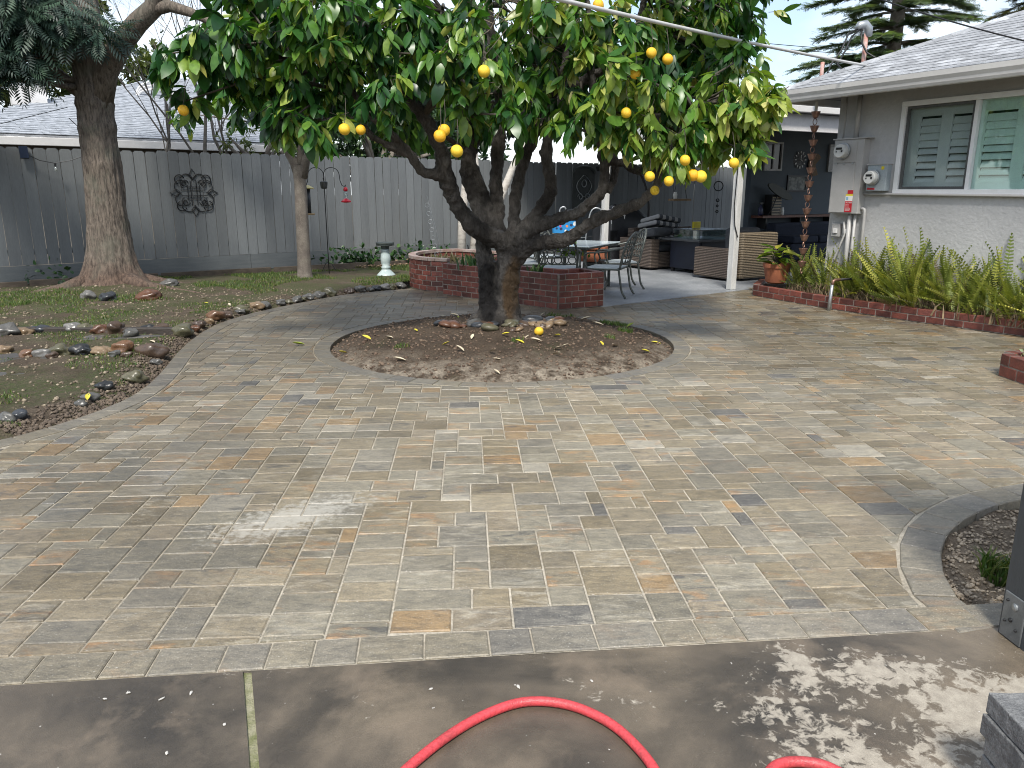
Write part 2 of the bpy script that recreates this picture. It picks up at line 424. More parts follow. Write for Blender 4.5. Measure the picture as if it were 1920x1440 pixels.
CLUMPS=[(-3.01, 7.07, 2.66, 0.16, 1), (-2.82, 6.97, 2.54, 0.28, 1), (-2.89, 7.18, 2.3, 0.2, 1), (-2.6, 7.01, 2.71, 0.25, 1), (-2.4, 6.95, 2.84, 0.3, 1), (-2.5, 7.18, 2.48, 0.26, 1), (-2.35, 7.54, 3.11, 0.35, 1), (-2.29, 7.46, 2.7, 0.32, 1), (-2.24, 7.44, 2.31, 0.28, 1), (-1.9, 7.06, 2.84, 0.35, 1), (-1.95, 7.28, 2.49, 0.33, 1), (-1.94, 7.09, 2.14, 0.26, 1), (-1.74, 7.02, 2.0, 0.2, 1), (-1.6, 6.97, 2.99, 0.35, 1), (-1.55, 7.05, 2.63, 0.33, 1), (-1.72, 7.55, 2.34, 0.3, 1), (-1.49, 7.48, 2.47, 0.28, 1), (-1.34, 7.46, 2.96, 0.35, 1), (-1.3, 7.46, 2.65, 0.3, 1), (-1.08, 7.04, 2.4, 0.24, 1), (-1.22, 7.12, 2.19, 0.2, 1), (-0.96, 7.34, 2.98, 0.33, 1), (-0.88, 7.41, 2.73, 0.28, 1), (-1.06, 7.5, 2.22, 0.18, 1), (-0.77, 7.52, 2.97, 0.3, 1), (-0.56, 6.96, 2.58, 0.26, 1), (-0.53, 7.32, 2.38, 0.22, 1), (-0.45, 7.37, 2.18, 0.2, 1), (-0.37, 7.25, 2.92, 0.25, 1), (-0.25, 7.02, 2.59, 0.22, 1), (-0.17, 7.23, 2.37, 0.22, 1), (-0.05, 6.96, 2.17, 0.2, 1), (0.02, 7.55, 2.71, 0.2, 1), (0.19, 7.51, 2.97, 0.24, 1), (0.14, 7.28, 2.31, 0.24, 1), (0.32, 7.11, 2.98, 0.26, 1), (0.39, 7.54, 2.68, 0.24, 1), (0.26, 7.3, 2.11, 0.16, 1), (0.49, 7.52, 2.34, 0.26, 1), (0.57, 7.49, 2.08, 0.2, 1), (0.6, 7.26, 2.92, 0.25, 1), (0.69, 7.32, 2.67, 0.26, 1), (0.69, 7.01, 2.2, 0.24, 1), (0.8, 7.11, 2.01, 0.18, 1), (0.88, 7.47, 2.96, 0.28, 1), (0.88, 6.93, 2.49, 0.28, 1), (1.06, 7.34, 2.25, 0.28, 1), (1.09, 7.1, 1.96, 0.2, 1), (1.19, 7.75, 3.06, 0.3, 1), (1.37, 8.09, 2.82, 0.3, 1), (1.25, 7.04, 2.35, 0.3, 1), (1.34, 7.19, 2.08, 0.26, 1), (1.41, 7.04, 1.84, 0.2, 1), (1.64, 8.27, 3.09, 0.3, 1), (1.85, 8.59, 2.76, 0.3, 1), (1.6, 7.12, 2.23, 0.3, 1), (1.7, 7.29, 1.93, 0.24, 1), (1.88, 7.53, 1.82, 0.16, 1), (2.23, 8.85, 2.94, 0.24, 1), (1.82, 7.06, 2.38, 0.28, 1), (2.13, 7.44, 2.44, 0.22, 1), (2.05, 7.33, 2.16, 0.28, 1), (2.22, 7.07, 2.27, 0.2, 1), (2.19, 7.13, 2.05, 0.2, 1), (2.03, 7.02, 1.87, 0.2, 1), (1.81, 7.22, 2.08, 0.26, 1), (2.02, 8.8, 3.27, 0.24, 1), (2.35, 9.2, 3.45, 0.12, 1), (-1.76, 7.41, 2.84, 0.25, 1), (-2.12, 7.57, 3.16, 0.3, 1), (-2.27, 6.91, 2.72, 0.25, 1), (-1.5, 7.1, 2.12, 0.14, 1), (1.39, 7.58, 1.82, 0.18, 1), (1.59, 7.44, 1.79, 0.2, 1), (1.62, 7.19, 2.01, 0.24, 1), (1.93, 7.56, 1.89, 0.22, 1), (2.06, 7.33, 1.97, 0.24, 1), (2.26, 7.47, 2.22, 0.22, 1), (2.3, 7.11, 2.29, 0.16, 1), (2.03, 7.03, 2.24, 0.22, 1), (0.9, 7.21, 2.08, 0.18, 1), (1.08, 7.0, 2.09, 0.2, 1), (-1.82, 7.17, 2.1, 0.22, 1), (-2.2, 7.57, 2.08, 0.18, 1), (2.3, 7.13, 2.12, 0.14, 1), (-2.848, 8.39, 2.403, 0.34, 0), (1.411, 9.025, 2.548, 0.34, 0), (-0.568, 8.716, 2.271, 0.34, 0), (-2.596, 8.637, 3.012, 0.34, 0), (-2.077, 8.382, 2.789, 0.34, 0), (-1.53, 10.295, 2.347, 0.34, 0), (0.011, 9.848, 2.691, 0.34, 0), (2.532, 9.256, 2.49, 0.34, 0), (-0.642, 8.374, 2.705, 0.34, 0), (-1.533, 10.079, 3.197, 0.34, 0), (-0.158, 8.363, 2.505, 0.34, 0), (-1.567, 8.716, 2.478, 0.34, 0), (1.883, 8.583, 2.262, 0.34, 0), (2.204, 9.431, 3.389, 0.34, 0), (-0.684, 10.102, 2.985, 0.34, 0), (1.45, 9.789, 2.793, 0.34, 0), (-2.389, 8.722, 3.249, 0.34, 0), (-1.049, 9.614, 3.159, 0.34, 0), (0.634, 9.93, 2.834, 0.34, 0), (0.701, 9.672, 2.522, 0.34, 0), (2.39, 9.637, 2.253, 0.34, 0), (2.044, 8.555, 3.362, 0.34, 0), (0.77, 8.421, 2.401, 0.34, 0), (0.594, 9.438, 3.096, 0.34, 0), (2.201, 8.737, 2.204, 0.34, 0), (2.173, 8.326, 3.252, 0.34, 0), (-2.263, 9.92, 3.14, 0.34, 0), (1.928, 9.401, 3.254, 0.34, 0), (-1.791, 9.643, 2.597, 0.34, 0), (2.005, 9.847, 2.766, 0.34, 0), (-0.005, 8.353, 2.241, 0.34, 0), (0.37, 9.278, 3.238, 0.34, 0), (0.445, 8.578, 2.635, 0.34, 0), (1.322, 9.346, 2.213, 0.34, 0), (1.707, 9.955, 2.302, 0.34, 0), (0.089, 9.062, 3.145, 0.34, 0), (-1.189, 8.767, 2.784, 0.34, 0), (2.415, 8.49, 2.337, 0.34, 0), (0.515, 10.071, 2.815, 0.34, 0), (-0.513, 10.016, 3.132, 0.34, 0), (-1.823, 8.905, 3.204, 0.34, 0), (-0.576, 9.897, 2.401, 0.34, 0), (1.909, 8.653, 2.379, 0.34, 0), (-0.182, 8.977, 2.85, 0.34, 0), (2.072, 9.721, 2.207, 0.34, 0), (-1.185, 9.39, 2.784, 0.34, 0), (1.036, 9.268, 2.291, 0.34, 0), (-1.55, 9.995, 2.628, 0.34, 0), (1.317, 10.272, 2.952, 0.34, 0), (0.822, 9.519, 2.576, 0.34, 0), (2.12, 9.234, 3.294, 0.34, 0), (-1.219, 10.035, 3.144, 0.34, 0), (0.471, 9.184, 2.369, 0.34, 0), (1.341, 9.024, 2.995, 0.34, 0), (-2.167, 8.465, 2.373, 0.34, 0), (1.55, 8.655, 3.282, 0.34, 0), (-0.854, 9.452, 2.621, 0.34, 0), (0.515, 8.487, 2.683, 0.34, 0), (2.249, 8.659, 2.985, 0.34, 0), (-1.103, 8.901, 2.228, 0.34, 0), (1.664, 9.902, 3.169, 0.34, 0), (2.343, 8.617, 2.901, 0.34, 0), (-0.176, 9.448, 3.325, 0.34, 0), (1.281, 10.237, 2.34, 0.34, 0), (0.684, 9.651, 3.094, 0.34, 0), (0.498, 9.963, 2.563, 0.34, 0), (2.203, 9.112, 2.919, 0.34, 0), (2.033, 9.707, 2.572, 0.34, 0), (-1.633, 8.953, 2.952, 0.34, 0), (-0.699, 9.101, 3.181, 0.34, 0), (-1.339, 9.123, 2.216, 0.34, 0), (-1.889, 9.38, 3.032, 0.34, 0), (0.481, 9.029, 3.341, 0.34, 0), (0.528, 8.612, 2.281, 0.34, 0), (2.16, 9.508, 2.575, 0.34, 0), (-2.398, 8.816, 2.467, 0.34, 0), (1.379, 8.597, 2.486, 0.34, 0), (-1.254, 10.196, 2.396, 0.34, 0), (1.447, 9.661, 2.857, 0.34, 0), (2.376, 8.825, 2.829, 0.34, 0), (-2.034, 8.494, 2.238, 0.34, 0), (-1.159, 8.544, 2.274, 0.34, 0), (2.559, 8.878, 3.268, 0.34, 0), (0.961, 9.763, 2.986, 0.34, 0), (1.057, 9.42, 3.033, 0.34, 0), (1.08, 9.405, 2.803, 0.34, 0), (-2.052, 9.989, 2.781, 0.34, 0), (-2.527, 8.636, 3.25, 0.34, 0), (-1.492, 9.083, 3.019, 0.34, 0), (1.839, 8.957, 2.664, 0.34, 0), (-0.573, 8.356, 3.252, 0.34, 0), (-2.061, 8.613, 3.218, 0.34, 0), (1.629, 8.764, 2.864, 0.34, 0), (-0.278, 9.737, 2.422, 0.34, 0), (1.64, 10.293, 3.048, 0.34, 0), (-0.813, 9.995, 3.201, 0.34, 0), (0.33, 8.514, 2.943, 0.34, 0), (2.115, 8.91, 2.976, 0.34, 0), (2.034, 9.5, 2.245, 0.34, 0), (0.576, 8.811, 3.23, 0.34, 0), (0.741, 8.915, 3.275, 0.34, 0), (0.538, 8.978, 3.201, 0.34, 0), (2.004, 10.086, 3.26, 0.34, 0), (0.623, 8.956, 4.193, 0.42, 2), (-0.059, 9.765, 3.855, 0.42, 2), (-2.376, 8.998, 3.809, 0.42, 2), (0.037, 8.674, 3.98, 0.42, 2), (-1.756, 7.2, 3.917, 0.42, 2), (1.924, 8.951, 3.689, 0.42, 2), (2.288, 9.315, 3.632, 0.42, 2), (-2.795, 9.363, 3.582, 0.42, 2), (0.436, 7.051, 4.019, 0.42, 2), (-2.622, 8.339, 3.671, 0.42, 2), (-0.929, 9.492, 4.139, 0.42, 2), (1.443, 7.835, 3.903, 0.42, 2), (0.345, 7.095, 3.889, 0.42, 2), (2.269, 9.111, 3.753, 0.42, 2), (-1.246, 8.934, 4.294, 0.42, 2), (0.864, 8.225, 3.874, 0.42, 2), (-2.707, 9.484, 3.587, 0.42, 2), (-1.365, 9.116, 3.974, 0.42, 2), (0.463, 9.357, 3.924, 0.42, 2), (0.425, 7.717, 4.12, 0.42, 2), (-2.644, 7.738, 3.662, 0.42, 2), (1.955, 7.371, 3.766, 0.42, 2), (-2.349, 9.762, 3.574, 0.42, 2), (-2.321, 7.592, 3.917, 0.42, 2), (0.678, 9.494, 3.974, 0.42, 2), (-2.207, 7.953, 3.865, 0.42, 2), (2.35, 7.466, 3.585, 0.42, 2), (1.585, 7.319, 3.96, 0.42, 2), (-1.258, 8.588, 4.245, 0.42, 2), (1.916, 7.212, 3.726, 0.42, 2), (-1.868, 9.011, 3.698, 0.42, 2), (1.187, 7.507, 3.793, 0.42, 2), (-2.619, 7.908, 3.7, 0.42, 2), (2.311, 8.699, 3.701, 0.42, 2), (2.349, 7.481, 3.586, 0.42, 2), (2.172, 9.664, 3.56, 0.42, 2), (1.899, 8.972, 3.903, 0.42, 2), (1.584, 7.292, 3.696, 0.42, 2), (-2.083, 8.341, 3.974, 0.42, 2), (0.011, 8.014, 4.391, 0.42, 2), (1.56, 9.124, 3.686, 0.42, 2), (-2.005, 7.614, 3.764, 0.42, 2), (0.184, 7.545, 4.179, 0.42, 2), (-1.011, 8.018, 4.304, 0.42, 2), (2.111, 7.534, 3.675, 0.42, 2), (2.115, 7.713, 2.719, 0.3, 2), (-1.521, 8.325, 3.212, 0.3, 2), (1.917, 7.997, 2.729, 0.3, 2), (-0.991, 8.219, 2.975, 0.3, 2), (-1.758, 7.876, 3.025, 0.3, 2), (-0.763, 7.946, 2.795, 0.3, 2), (-2.263, 8.284, 3.213, 0.3, 2), (-0.475, 7.615, 2.907, 0.3, 2), (0.168, 8.395, 3.037, 0.3, 2), (2.079, 8.027, 2.827, 0.3, 2), (0.429, 8.1, 3.119, 0.3, 2), (0.933, 7.523, 3.006, 0.3, 2), (1.281, 7.638, 2.73, 0.3, 2), (-1.558, 7.786, 3.005, 0.3, 2), (-0.954, 8.134, 2.819, 0.3, 2), (-0.811, 8.176, 3.081, 0.3, 2), (2.01, 8.436, 2.881, 0.3, 2), (-0.859, 8.038, 3.081, 0.3, 2), (-0.717, 8.363, 2.838, 0.3, 2), (-0.233, 7.619, 3.318, 0.3, 2), (0.34, 8.488, 2.8, 0.3, 2), (0.871, 8.097, 2.736, 0.3, 2), (1.372, 8.374, 2.756, 0.3, 2), (1.932, 8.285, 3.123, 0.3, 2), (0.102, 7.763, 2.74, 0.3, 2), (-0.213, 8.366, 2.846, 0.3, 2)]
FRUITS=[(-1.41, 6.8, 2.04), (-0.6, 6.7, 1.98), (-0.46, 6.7, 1.86), (-0.23, 6.75, 2.49), (1.02, 6.8, 2.48), (0.97, 6.9, 2.18), (1.47, 6.8, 1.79), (1.9, 6.85, 1.77), (2.1, 7.0, 1.79), (1.59, 7.0, 1.67), (1.66, 7.0, 1.66), (1.21, 7.0, 1.66), (1.38, 7.0, 1.62), (1.18, 7.0, 2.67), (1.32, 7.0, 2.62), (0.72, 7.0, 3.04), (-2.83, 7.0, 2.21), (-0.58, 6.9, 2.04), (-1.31, 7.0, 2.05), (0.95, 8.0, 1.96), (1.35, 7.5, 1.54), (-0.25, 7.0, 2.53)]
ROCKS=[('u', -5.35, 8.06, 0.193, 'grey'), ('u', -5.25, 8.16, 0.161, 'tan'), ('u', -5.14, 8.27, 0.174, 'slate'), ('u', -4.79, 8.26, 0.151, 'pale grey'), ('u', -4.65, 8.29, 0.163, 'mossy'), ('u', -4.46, 8.2, 0.15, 'rust'), ('u', -4.3, 8.21, 0.208, 'brown'), ('u', -4.04, 8.03, 0.158, 'grey'), ('u', -3.98, 8.3, 0.152, 'black'), ('u', -3.86, 8.35, 0.17, 'brown'), ('u', -3.64, 8.26, 0.192, 'black'), ('u', -3.77, 8.77, 0.074, 'brown'), ('u', -3.36, 8.28, 0.233, 'mossy'), ('u', -3.33, 8.62, 0.109, 'rust'), ('u', -3.29, 8.81, 0.136, 'brown'), ('u', -3.29, 9.07, 0.114, 'tan'), ('u', -3.2, 9.26, 0.194, 'orange'), ('l', -4.84, 7.18, 0.132, 'tan'), ('l', -4.49, 6.98, 0.138, 'orange'), ('l', -4.35, 6.99, 0.149, 'pale grey'), ('l', -4.23, 6.92, 0.098, 'brown'), ('l', -4.22, 7.06, 0.18, 'mossy'), ('l', -4.01, 7.03, 0.159, 'black'), ('l', -3.85, 7.07, 0.17, 'tan'), ('l', -3.69, 7.16, 0.182, 'orange'), ('l', -3.66, 6.94, 0.098, 'grey'), ('l', -3.55, 6.92, 0.088, 'brown'), ('l', -3.37, 7.11, 0.232, 'brown'), ('l', -3.25, 6.85, 0.097, 'grey'), ('b', -3.11, 6.2, 0.159, 'mossy'), ('b', -3.19, 5.84, 0.117, 'black'), ('b', -3.38, 5.06, 0.11, 'slate'), ('b', -3.16, 5.43, 0.086, 'grey'), ('b', -3.16, 5.57, 0.104, 'grey'), ('b', -3.43, 5.01, 0.094, 'grey'), ('c', -2.96, 9.41, 0.132, 'brown'), ('c', -2.98, 9.73, 0.163, 'mossy'), ('c', -2.83, 9.64, 0.121, 'grey'), ('c', -2.84, 9.99, 0.181, 'tan'), ('c', -2.74, 10.09, 0.141, 'grey'), ('c', -2.65, 10.35, 0.13, 'grey'), ('c', -2.58, 10.49, 0.102, 'mossy'), ('c', -2.55, 10.69, 0.149, 'grey'), ('c', -2.45, 10.77, 0.09, 'mossy'), ('c', -2.38, 10.88, 0.136, 'grey'), ('c', -2.35, 11.14, 0.155, 'grey'), ('c', -2.22, 11.3, 0.173, 'mossy'), ('c', -2.13, 11.46, 0.143, 'brown'), ('c', -2.04, 11.56, 0.161, 'grey'), ('c', -1.98, 11.82, 0.115, 'grey'), ('c', -1.96, 11.97, 0.149, 'slate'), ('c', -1.87, 12.15, 0.168, 'pale grey'), ('c', -1.72, 12.11, 0.151, 'mossy'), ('c', -1.59, 12.25, 0.153, 'grey'), ('c', -1.44, 12.11, 0.151, 'grey'), ('t', -5.84, 10.58, 0.192, 'pale grey'), ('t', -5.53, 10.49, 0.219, 'slate'), ('t', -5.04, 10.67, 0.253, 'rust'), ('t', -5.19, 11.68, 0.211, 'grey')]
# ---------------------------------------------------------------- common materials
m_fence = mat('fence_paint', (.158, .170, .175), (.142, .153, .158), scale=1.6, rough=.55, bmp=.2, bscale=40, stretch=(6, 6, .5), rand=.15, fine=.10)
m_kick = mat('fence_kickboard_paint', (.128, .140, .144), (.105, .117, .121), scale=3, rough=.55, bmp=.25, bscale=30, stretch=(1, 1, 8), rand=.05)
m_brick = mat('red_brick', (.165, .048, .034), (.105, .033, .026), scale=9, rough=.6, rough2=.38, bmp=.6, bscale=90, rand=.45, fine=.3)
m_mortar = mat('brick_mortar', (.27, .235, .205), (.15, .125, .105), scale=10, rough=.85, bmp=.6, bscale=120)
m_stucco = mat('grey_stucco', (.47, .472, .474), (.435, .437, .44), scale=1.2, rough=.85, bmp=.55, bscale=26, fine=.05, bdist=.012)
m_white = mat('white_trim_paint', (.72, .71, .70), (.62, .61, .60), scale=3, rough=.45, fine=.04)
m_greypaint = mat('grey_metal_paint', (.40, .395, .385), (.36, .355, .345), scale=5, rough=.45, fine=.04)
m_shingle = mat('grey_shingle', (.37, .385, .405), (.25, .26, .275), scale=7, rough=.85, bmp=.7, bscale=160, fine=.3, rand=.22)
m_concrete_post = mat('post_white', (.62, .62, .60), (.50, .50, .485), scale=4, rough=.6, fine=.1, stretch=(3, 3, .6))
m_darkmetal = mat('dark_metal', (.018, .019, .020), rough=.45, metal=.3, fine=.1)
m_wood_edge = mat('weathered_timber', (.125, .098, .072), (.075, .058, .043), scale=5, rough=.8, bmp=.6, bscale=50, stretch=(1, 1, 3), rand=.15)
m_galv = mat('galvanised_steel', (.42, .44, .45), (.33, .35, .36), scale=12, rough=.38, metal=.75)
m_sand = mat_sand('joint_sand')

# ---------------------------------------------------------------- ground sheet
g = MB(); g.box((0, 40, -.22), (400, 400, .1))
tag(g.build('ground', mat_soil('bare_earth', (.055, .042, .030), (.085, .066, .048), (.045, .06, .022))), kind='structure')

# ---------------------------------------------------------------- the patio outline (metres; camera stands at 0,0 and looks along +Y)
FRONT = [(-9.0, 1.44), (-1.65, 2.17), (0.0, 2.34), (1.775, 2.51)]
RBED = [(1.775, 2.51), (1.745, 2.65), (1.765, 2.80), (1.83, 2.98), (1.94, 3.18), (2.11, 3.38), (2.37, 3.58), (2.64, 3.70), (3.2, 3.85), (5.2, 4.2), (8.0, 4.4)]
BACK = [(8.0, 4.4), (5.6, 8.15), (4.85, 9.2), (4.25, 10.2), (3.66, 11.5), (3.95, 12.42), (3.54, 12.13), (1.27, 10.45), (.63, 10.16), (-1.04, 11.69), (-1.04, 11.98), (-1.35, 12.13), (-1.64, 12.47)]
BED = [(-1.64, 12.47), (-2.17, 12.0), (-2.59, 11.6), (-3.12, 10.5), (-3.40, 9.7), (-3.50, 9.0), (-3.42, 8.1), (-3.26, 7.3), (-3.06, 6.5), (-2.95, 5.87), (-2.97, 5.41), (-3.10, 4.98), (-3.27, 4.67), (-3.7, 4.25), (-4.8, 3.6), (-9.0, 2.2), (-9.0, 1.44)]

def smooth_poly(pts, per=5):
    P = [Vector((p[0], p[1], 0)) for p in pts]; out = []
    for i in range(len(P) - 1):
        p0, p1, p2, p3 = P[max(i - 1, 0)], P[i], P[i + 1], P[min(i + 2, len(P) - 1)]
        for k in range(per):
            t = k / per
            q = .5 * ((2 * p1) + (p2 - p0) * t + (2 * p0 - 5 * p1 + 4 * p2 - p3) * t * t + (3 * p1 - p0 - 3 * p2 + p3) * t ** 3)
            out.append((q.x, q.y))
    out.append(pts[-1])
    return out
BED_S = smooth_poly(BED[:15], 4) + BED[15:]
RBED_S = smooth_poly(RBED, 4)
RING_C, RING_R, RING_W = (-.10, 7.95), 1.765, .165

def seg_near(p, poly):
    best = (9e9, None, None, None)
    for a, b in zip(poly[:-1], poly[1:]):
        dx, dy = b[0] - a[0], b[1] - a[1]; L2 = dx * dx + dy * dy
        if L2 < 1e-9: continue
        t = max(0, min(1, ((p[0] - a[0]) * dx + (p[1] - a[1]) * dy) / L2))
        q = (a[0] + t * dx, a[1] + t * dy)
        d = math.hypot(p[0] - q[0], p[1] - q[1])
        if d < best[0]: best = (d, a, b, q)
    return best

def sdist(p, poly):
    """signed distance, positive on the left of the line's direction"""
    d, a, b, q = seg_near(p, poly)
    cr = (b[0] - a[0]) * (p[1] - a[1]) - (b[1] - a[1]) * (p[0] - a[0])
    return d if cr >= 0 else -d

def clip(poly, a, n, off):
    """keep the part of a convex polygon where (x-a).n >= off"""
    out = []
    for i in range(len(poly)):
        p, q = poly[i], poly[(i + 1) % len(poly)]
        dp = (p[0] - a[0]) * n[0] + (p[1] - a[1]) * n[1] - off
        dq = (q[0] - a[0]) * n[0] + (q[1] - a[1]) * n[1] - off
        if dp >= 0: out.append(p)
        if (dp >= 0) != (dq >= 0):
            t = dp / (dp - dq); out.append((p[0] + t * (q[0] - p[0]), p[1] + t * (q[1] - p[1])))
    return out

def area(p):
    return .5 * sum(p[i][0] * p[(i + 1) % len(p)][1] - p[(i + 1) % len(p)][0] * p[i][1] for i in range(len(p)))

def inside(p, poly):
    c = False
    for i in range(len(poly)):
        a, b = poly[i], poly[i - 1]
        if (a[1] > p[1]) != (b[1] > p[1]) and p[0] < (b[0] - a[0]) * (p[1] - a[1]) / (b[1] - a[1]) + a[0]: c = not c
    return c

PATIO = FRONT[:-1] + RBED_S + BACK[1:] + BED_S[1:]
pat = MB()
bm = bmesh.new()
def loop_(pts, z):
    vs = [bm.verts.new((p[0], p[1], z)) for p in pts]
    return [bm.edges.new((vs[i], vs[(i + 1) % len(vs)])) for i in range(len(vs))]
def dedupe(pts):
    out = []
    for p in pts:
        if not out or math.hypot(p[0] - out[-1][0], p[1] - out[-1][1]) > .004: out.append(p)
    if math.hypot(out[0][0] - out[-1][0], out[0][1] - out[-1][1]) < .004: out.pop()
    return out
es = loop_(dedupe(PATIO), -.0058) + loop_([(RING_C[0] + (RING_R + .05) * math.cos(2 * math.pi * k / 90), RING_C[1] + (RING_R + .05) * math.sin(2 * math.pi * k / 90)) for k in range(90)], -.0058)
bmesh.ops.triangle_fill(bm, use_beauty=True, use_dissolve=False, edges=es, normal=(0, 0, 1))
me = bpy.data.meshes.new('patio'); bm.to_mesh(me); bm.free(); me.materials.append(m_sand)
patio = link('patio', me)
tag(patio, kind='structure')

PALETTE = [((.228, .198, .146), 34), ((.214, .198, .160), 34), ((.192, .163, .114), 28), ((.200, .186, .156), 14), ((.125, .122, .117), 2), ((.265, .190, .110), 6), ((.30, .28, .238), 5), ((.232, .198, .148), 14)]
PAL_W = [w for _, w in PALETTE]
PAL_BORDER = [((.205, .190, .160), 4), ((.188, .176, .152), 5), ((.212, .192, .152), 4), ((.162, .154, .140), 2)]

def paver_geo(poly, gap=.0041, z=0.0, ch=.005):
    """a convex paver with a small chamfer: vertices and faces"""
    cx = sum(p[0] for p in poly) / len(poly); cy = sum(p[1] for p in poly) / len(poly)
    def inset(pl, d):
        q = list(pl)
        n = len(pl); out = pl
        for i in range(n):
            a, b = pl[i], pl[(i + 1) % n]
            dx, dy = b[0] - a[0], b[1] - a[1]; L = math.hypot(dx, dy)
            if L < 1e-5: continue
            out = clip(out, a, (-dy / L, dx / L), d)
            if len(out) < 3: return None
        return out
    o = inset(poly, gap)
    if not o or abs(area(o)) < .0012: return None
    # drop near-duplicate corners
    o2 = [p for i, p in enumerate(o) if math.hypot(p[0] - o[i - 1][0], p[1] - o[i - 1][1]) > .004]
    if len(o2) < 3: return None
    ax, ay = random.uniform(-.006, .006), random.uniform(-.006, .006)
    n = len(o2); ins = []
    for i in range(n):
        p = o2[i]
        d = Vector((cx - p[0], cy - p[1])); L = max(d.length, 1e-4)
        ins.append((p[0] + d.x / L * ch * 1.3, p[1] + d.y / L * ch * 1.3))
    tilt = lambda p: (p[0] - cx) * ax + (p[1] - cy) * ay
    vs = [(p[0], p[1], -.07) for p in o2] + [(p[0], p[1], z - ch * .8 + tilt(p)) for p in o2] + [(p[0], p[1], z + tilt(p)) for p in ins]
    fs = []
    for i in range(n):
        j = (i + 1) % n
        fs += [(i, j, n + j, n + i), (n + i, n + j, 2 * n + j, 2 * n + i)]
    fs.append(tuple(range(2 * n, 3 * n)))
    return vs, fs

def paver_mesh(name, items, mat_):
    V, F, col, sd = [], [], [], []
    for (vs, fs), c, s in items:
        o = len(V); V += vs; F += [tuple(i + o for i in f) for f in fs]
        col += list(c + (1,)) * len(vs); sd += [s] * len(vs)
    me = bpy.data.meshes.new(name)
    me.from_pydata(V, [], F)
    a = me.attributes.new('col', 'FLOAT_COLOR', 'POINT'); a.data.foreach_set('color', col)
    a = me.attributes.new('sd', 'FLOAT', 'POINT'); a.data.foreach_set('value', sd)
    me.materials.append(mat_); me.update()
    return me

# field pavers: a modular random bond on a 75 mm grid, turned a little against the concrete edge
U = .0755
ROT = R(3.3)
cr_, sr_ = math.cos(ROT), math.sin(ROT)
gx0, gx1, gy0, gy1 = int(-9 / U), int(7.5 / U), int(1.6 / U), int(13.0 / U)
occ = np.zeros((gx1 - gx0 + 8, gy1 - gy0 + 8), dtype=bool)
SIZES = [((3, 2), 38), ((2, 2), 18), ((3, 3), 14), ((4, 2), 7), ((2, 3), 7), ((2, 1), 6), ((3, 1), 9)]
field = []
prnd = random.Random(21)
BOUNDS = [(FRONT, .160), (RBED_S, .172), (BACK, .012), (BED_S[:-1], .166)]
def to_world(x, y): return (x * cr_ - y * sr_, x * sr_ + y * cr_)
for j in range(gy1 - gy0):
    for i in range(gx1 - gx0):
        if occ[i, j]: continue
        order = prnd.choices([s for s, _ in SIZES], [w for _, w in SIZES], k=5) + [(2, 1), (1, 2), (1, 1)]
        for w, h in order:
            if not occ[i:i + w, j:j + h].any():
                # never leave a one-cell hole to the right
                if w < 4 and not occ[i + w, j] and occ[i + w + 1, j] and (w, h) != (1, 1): 
                    if prnd.random() < .8: continue
                break
        occ[i:i + w, j:j + h] = True
        x0, y0 = (gx0 + i) * U, (gy0 + j) * U
        cx, cy = to_world(x0 + w * U / 2, y0 + h * U / 2)
        if abs(cx) > .74 * cy + 1.2: continue
        if not inside((cx, cy), PATIO):
            if min(abs(sdist((cx, cy), bl)) for bl, _ in BOUNDS) > .16: continue
        poly = [to_world(x0, y0), to_world(x0 + w * U, y0), to_world(x0 + w * U, y0 + h * U), to_world(x0, y0 + h * U)]
        ok = True
        for bl, off in BOUNDS:
            d, a, b, q = seg_near((cx, cy), bl)
            if d > .34: continue
            L_ = math.hypot(b[0] - a[0], b[1] - a[1])
            poly = clip(poly, a, (-(b[1] - a[1]) / L_, (b[0] - a[0]) / L_), off)
            if len(poly) < 3: ok = False; break
        if not ok: continue
        dx, dy = cx - RING_C[0], cy - RING_C[1]; dr = math.hypot(dx, dy)
        if dr < RING_R + RING_W + .3:
            if dr < .2: continue
            poly = clip(poly, RING_C, (dx / dr, dy / dr), RING_R + RING_W + .002)
            if len(poly) < 3: continue
        if area(poly) < .0018: continue
        geo = paver_geo(poly, z=prnd.uniform(-.0012, .0012))
        if geo is None: continue
        c = prnd.choices([c for c, _ in PALETTE], PAL_W)[0]
        k = prnd.uniform(.78, 1.14)
        field.append((geo, tuple(x * k for x in c), prnd.random(), area(poly) / (cx * cx + cy * cy) ** 1.5))
field.sort(key=lambda t: -t[3])
m_paver = mat_paver('concrete_paver')
m_paver_b = mat_paver('border_paver_concrete', True)
for geo, c, s, _ in field[:300]:
    link('paver', paver_mesh('paver', [(geo, c, s)], m_paver), patio)
o = link('paver_field', paver_mesh('paver_field', [(a, b, c) for a, b, c, _ in field[300:]], m_paver), patio)
o['kind'] = 'stuff'

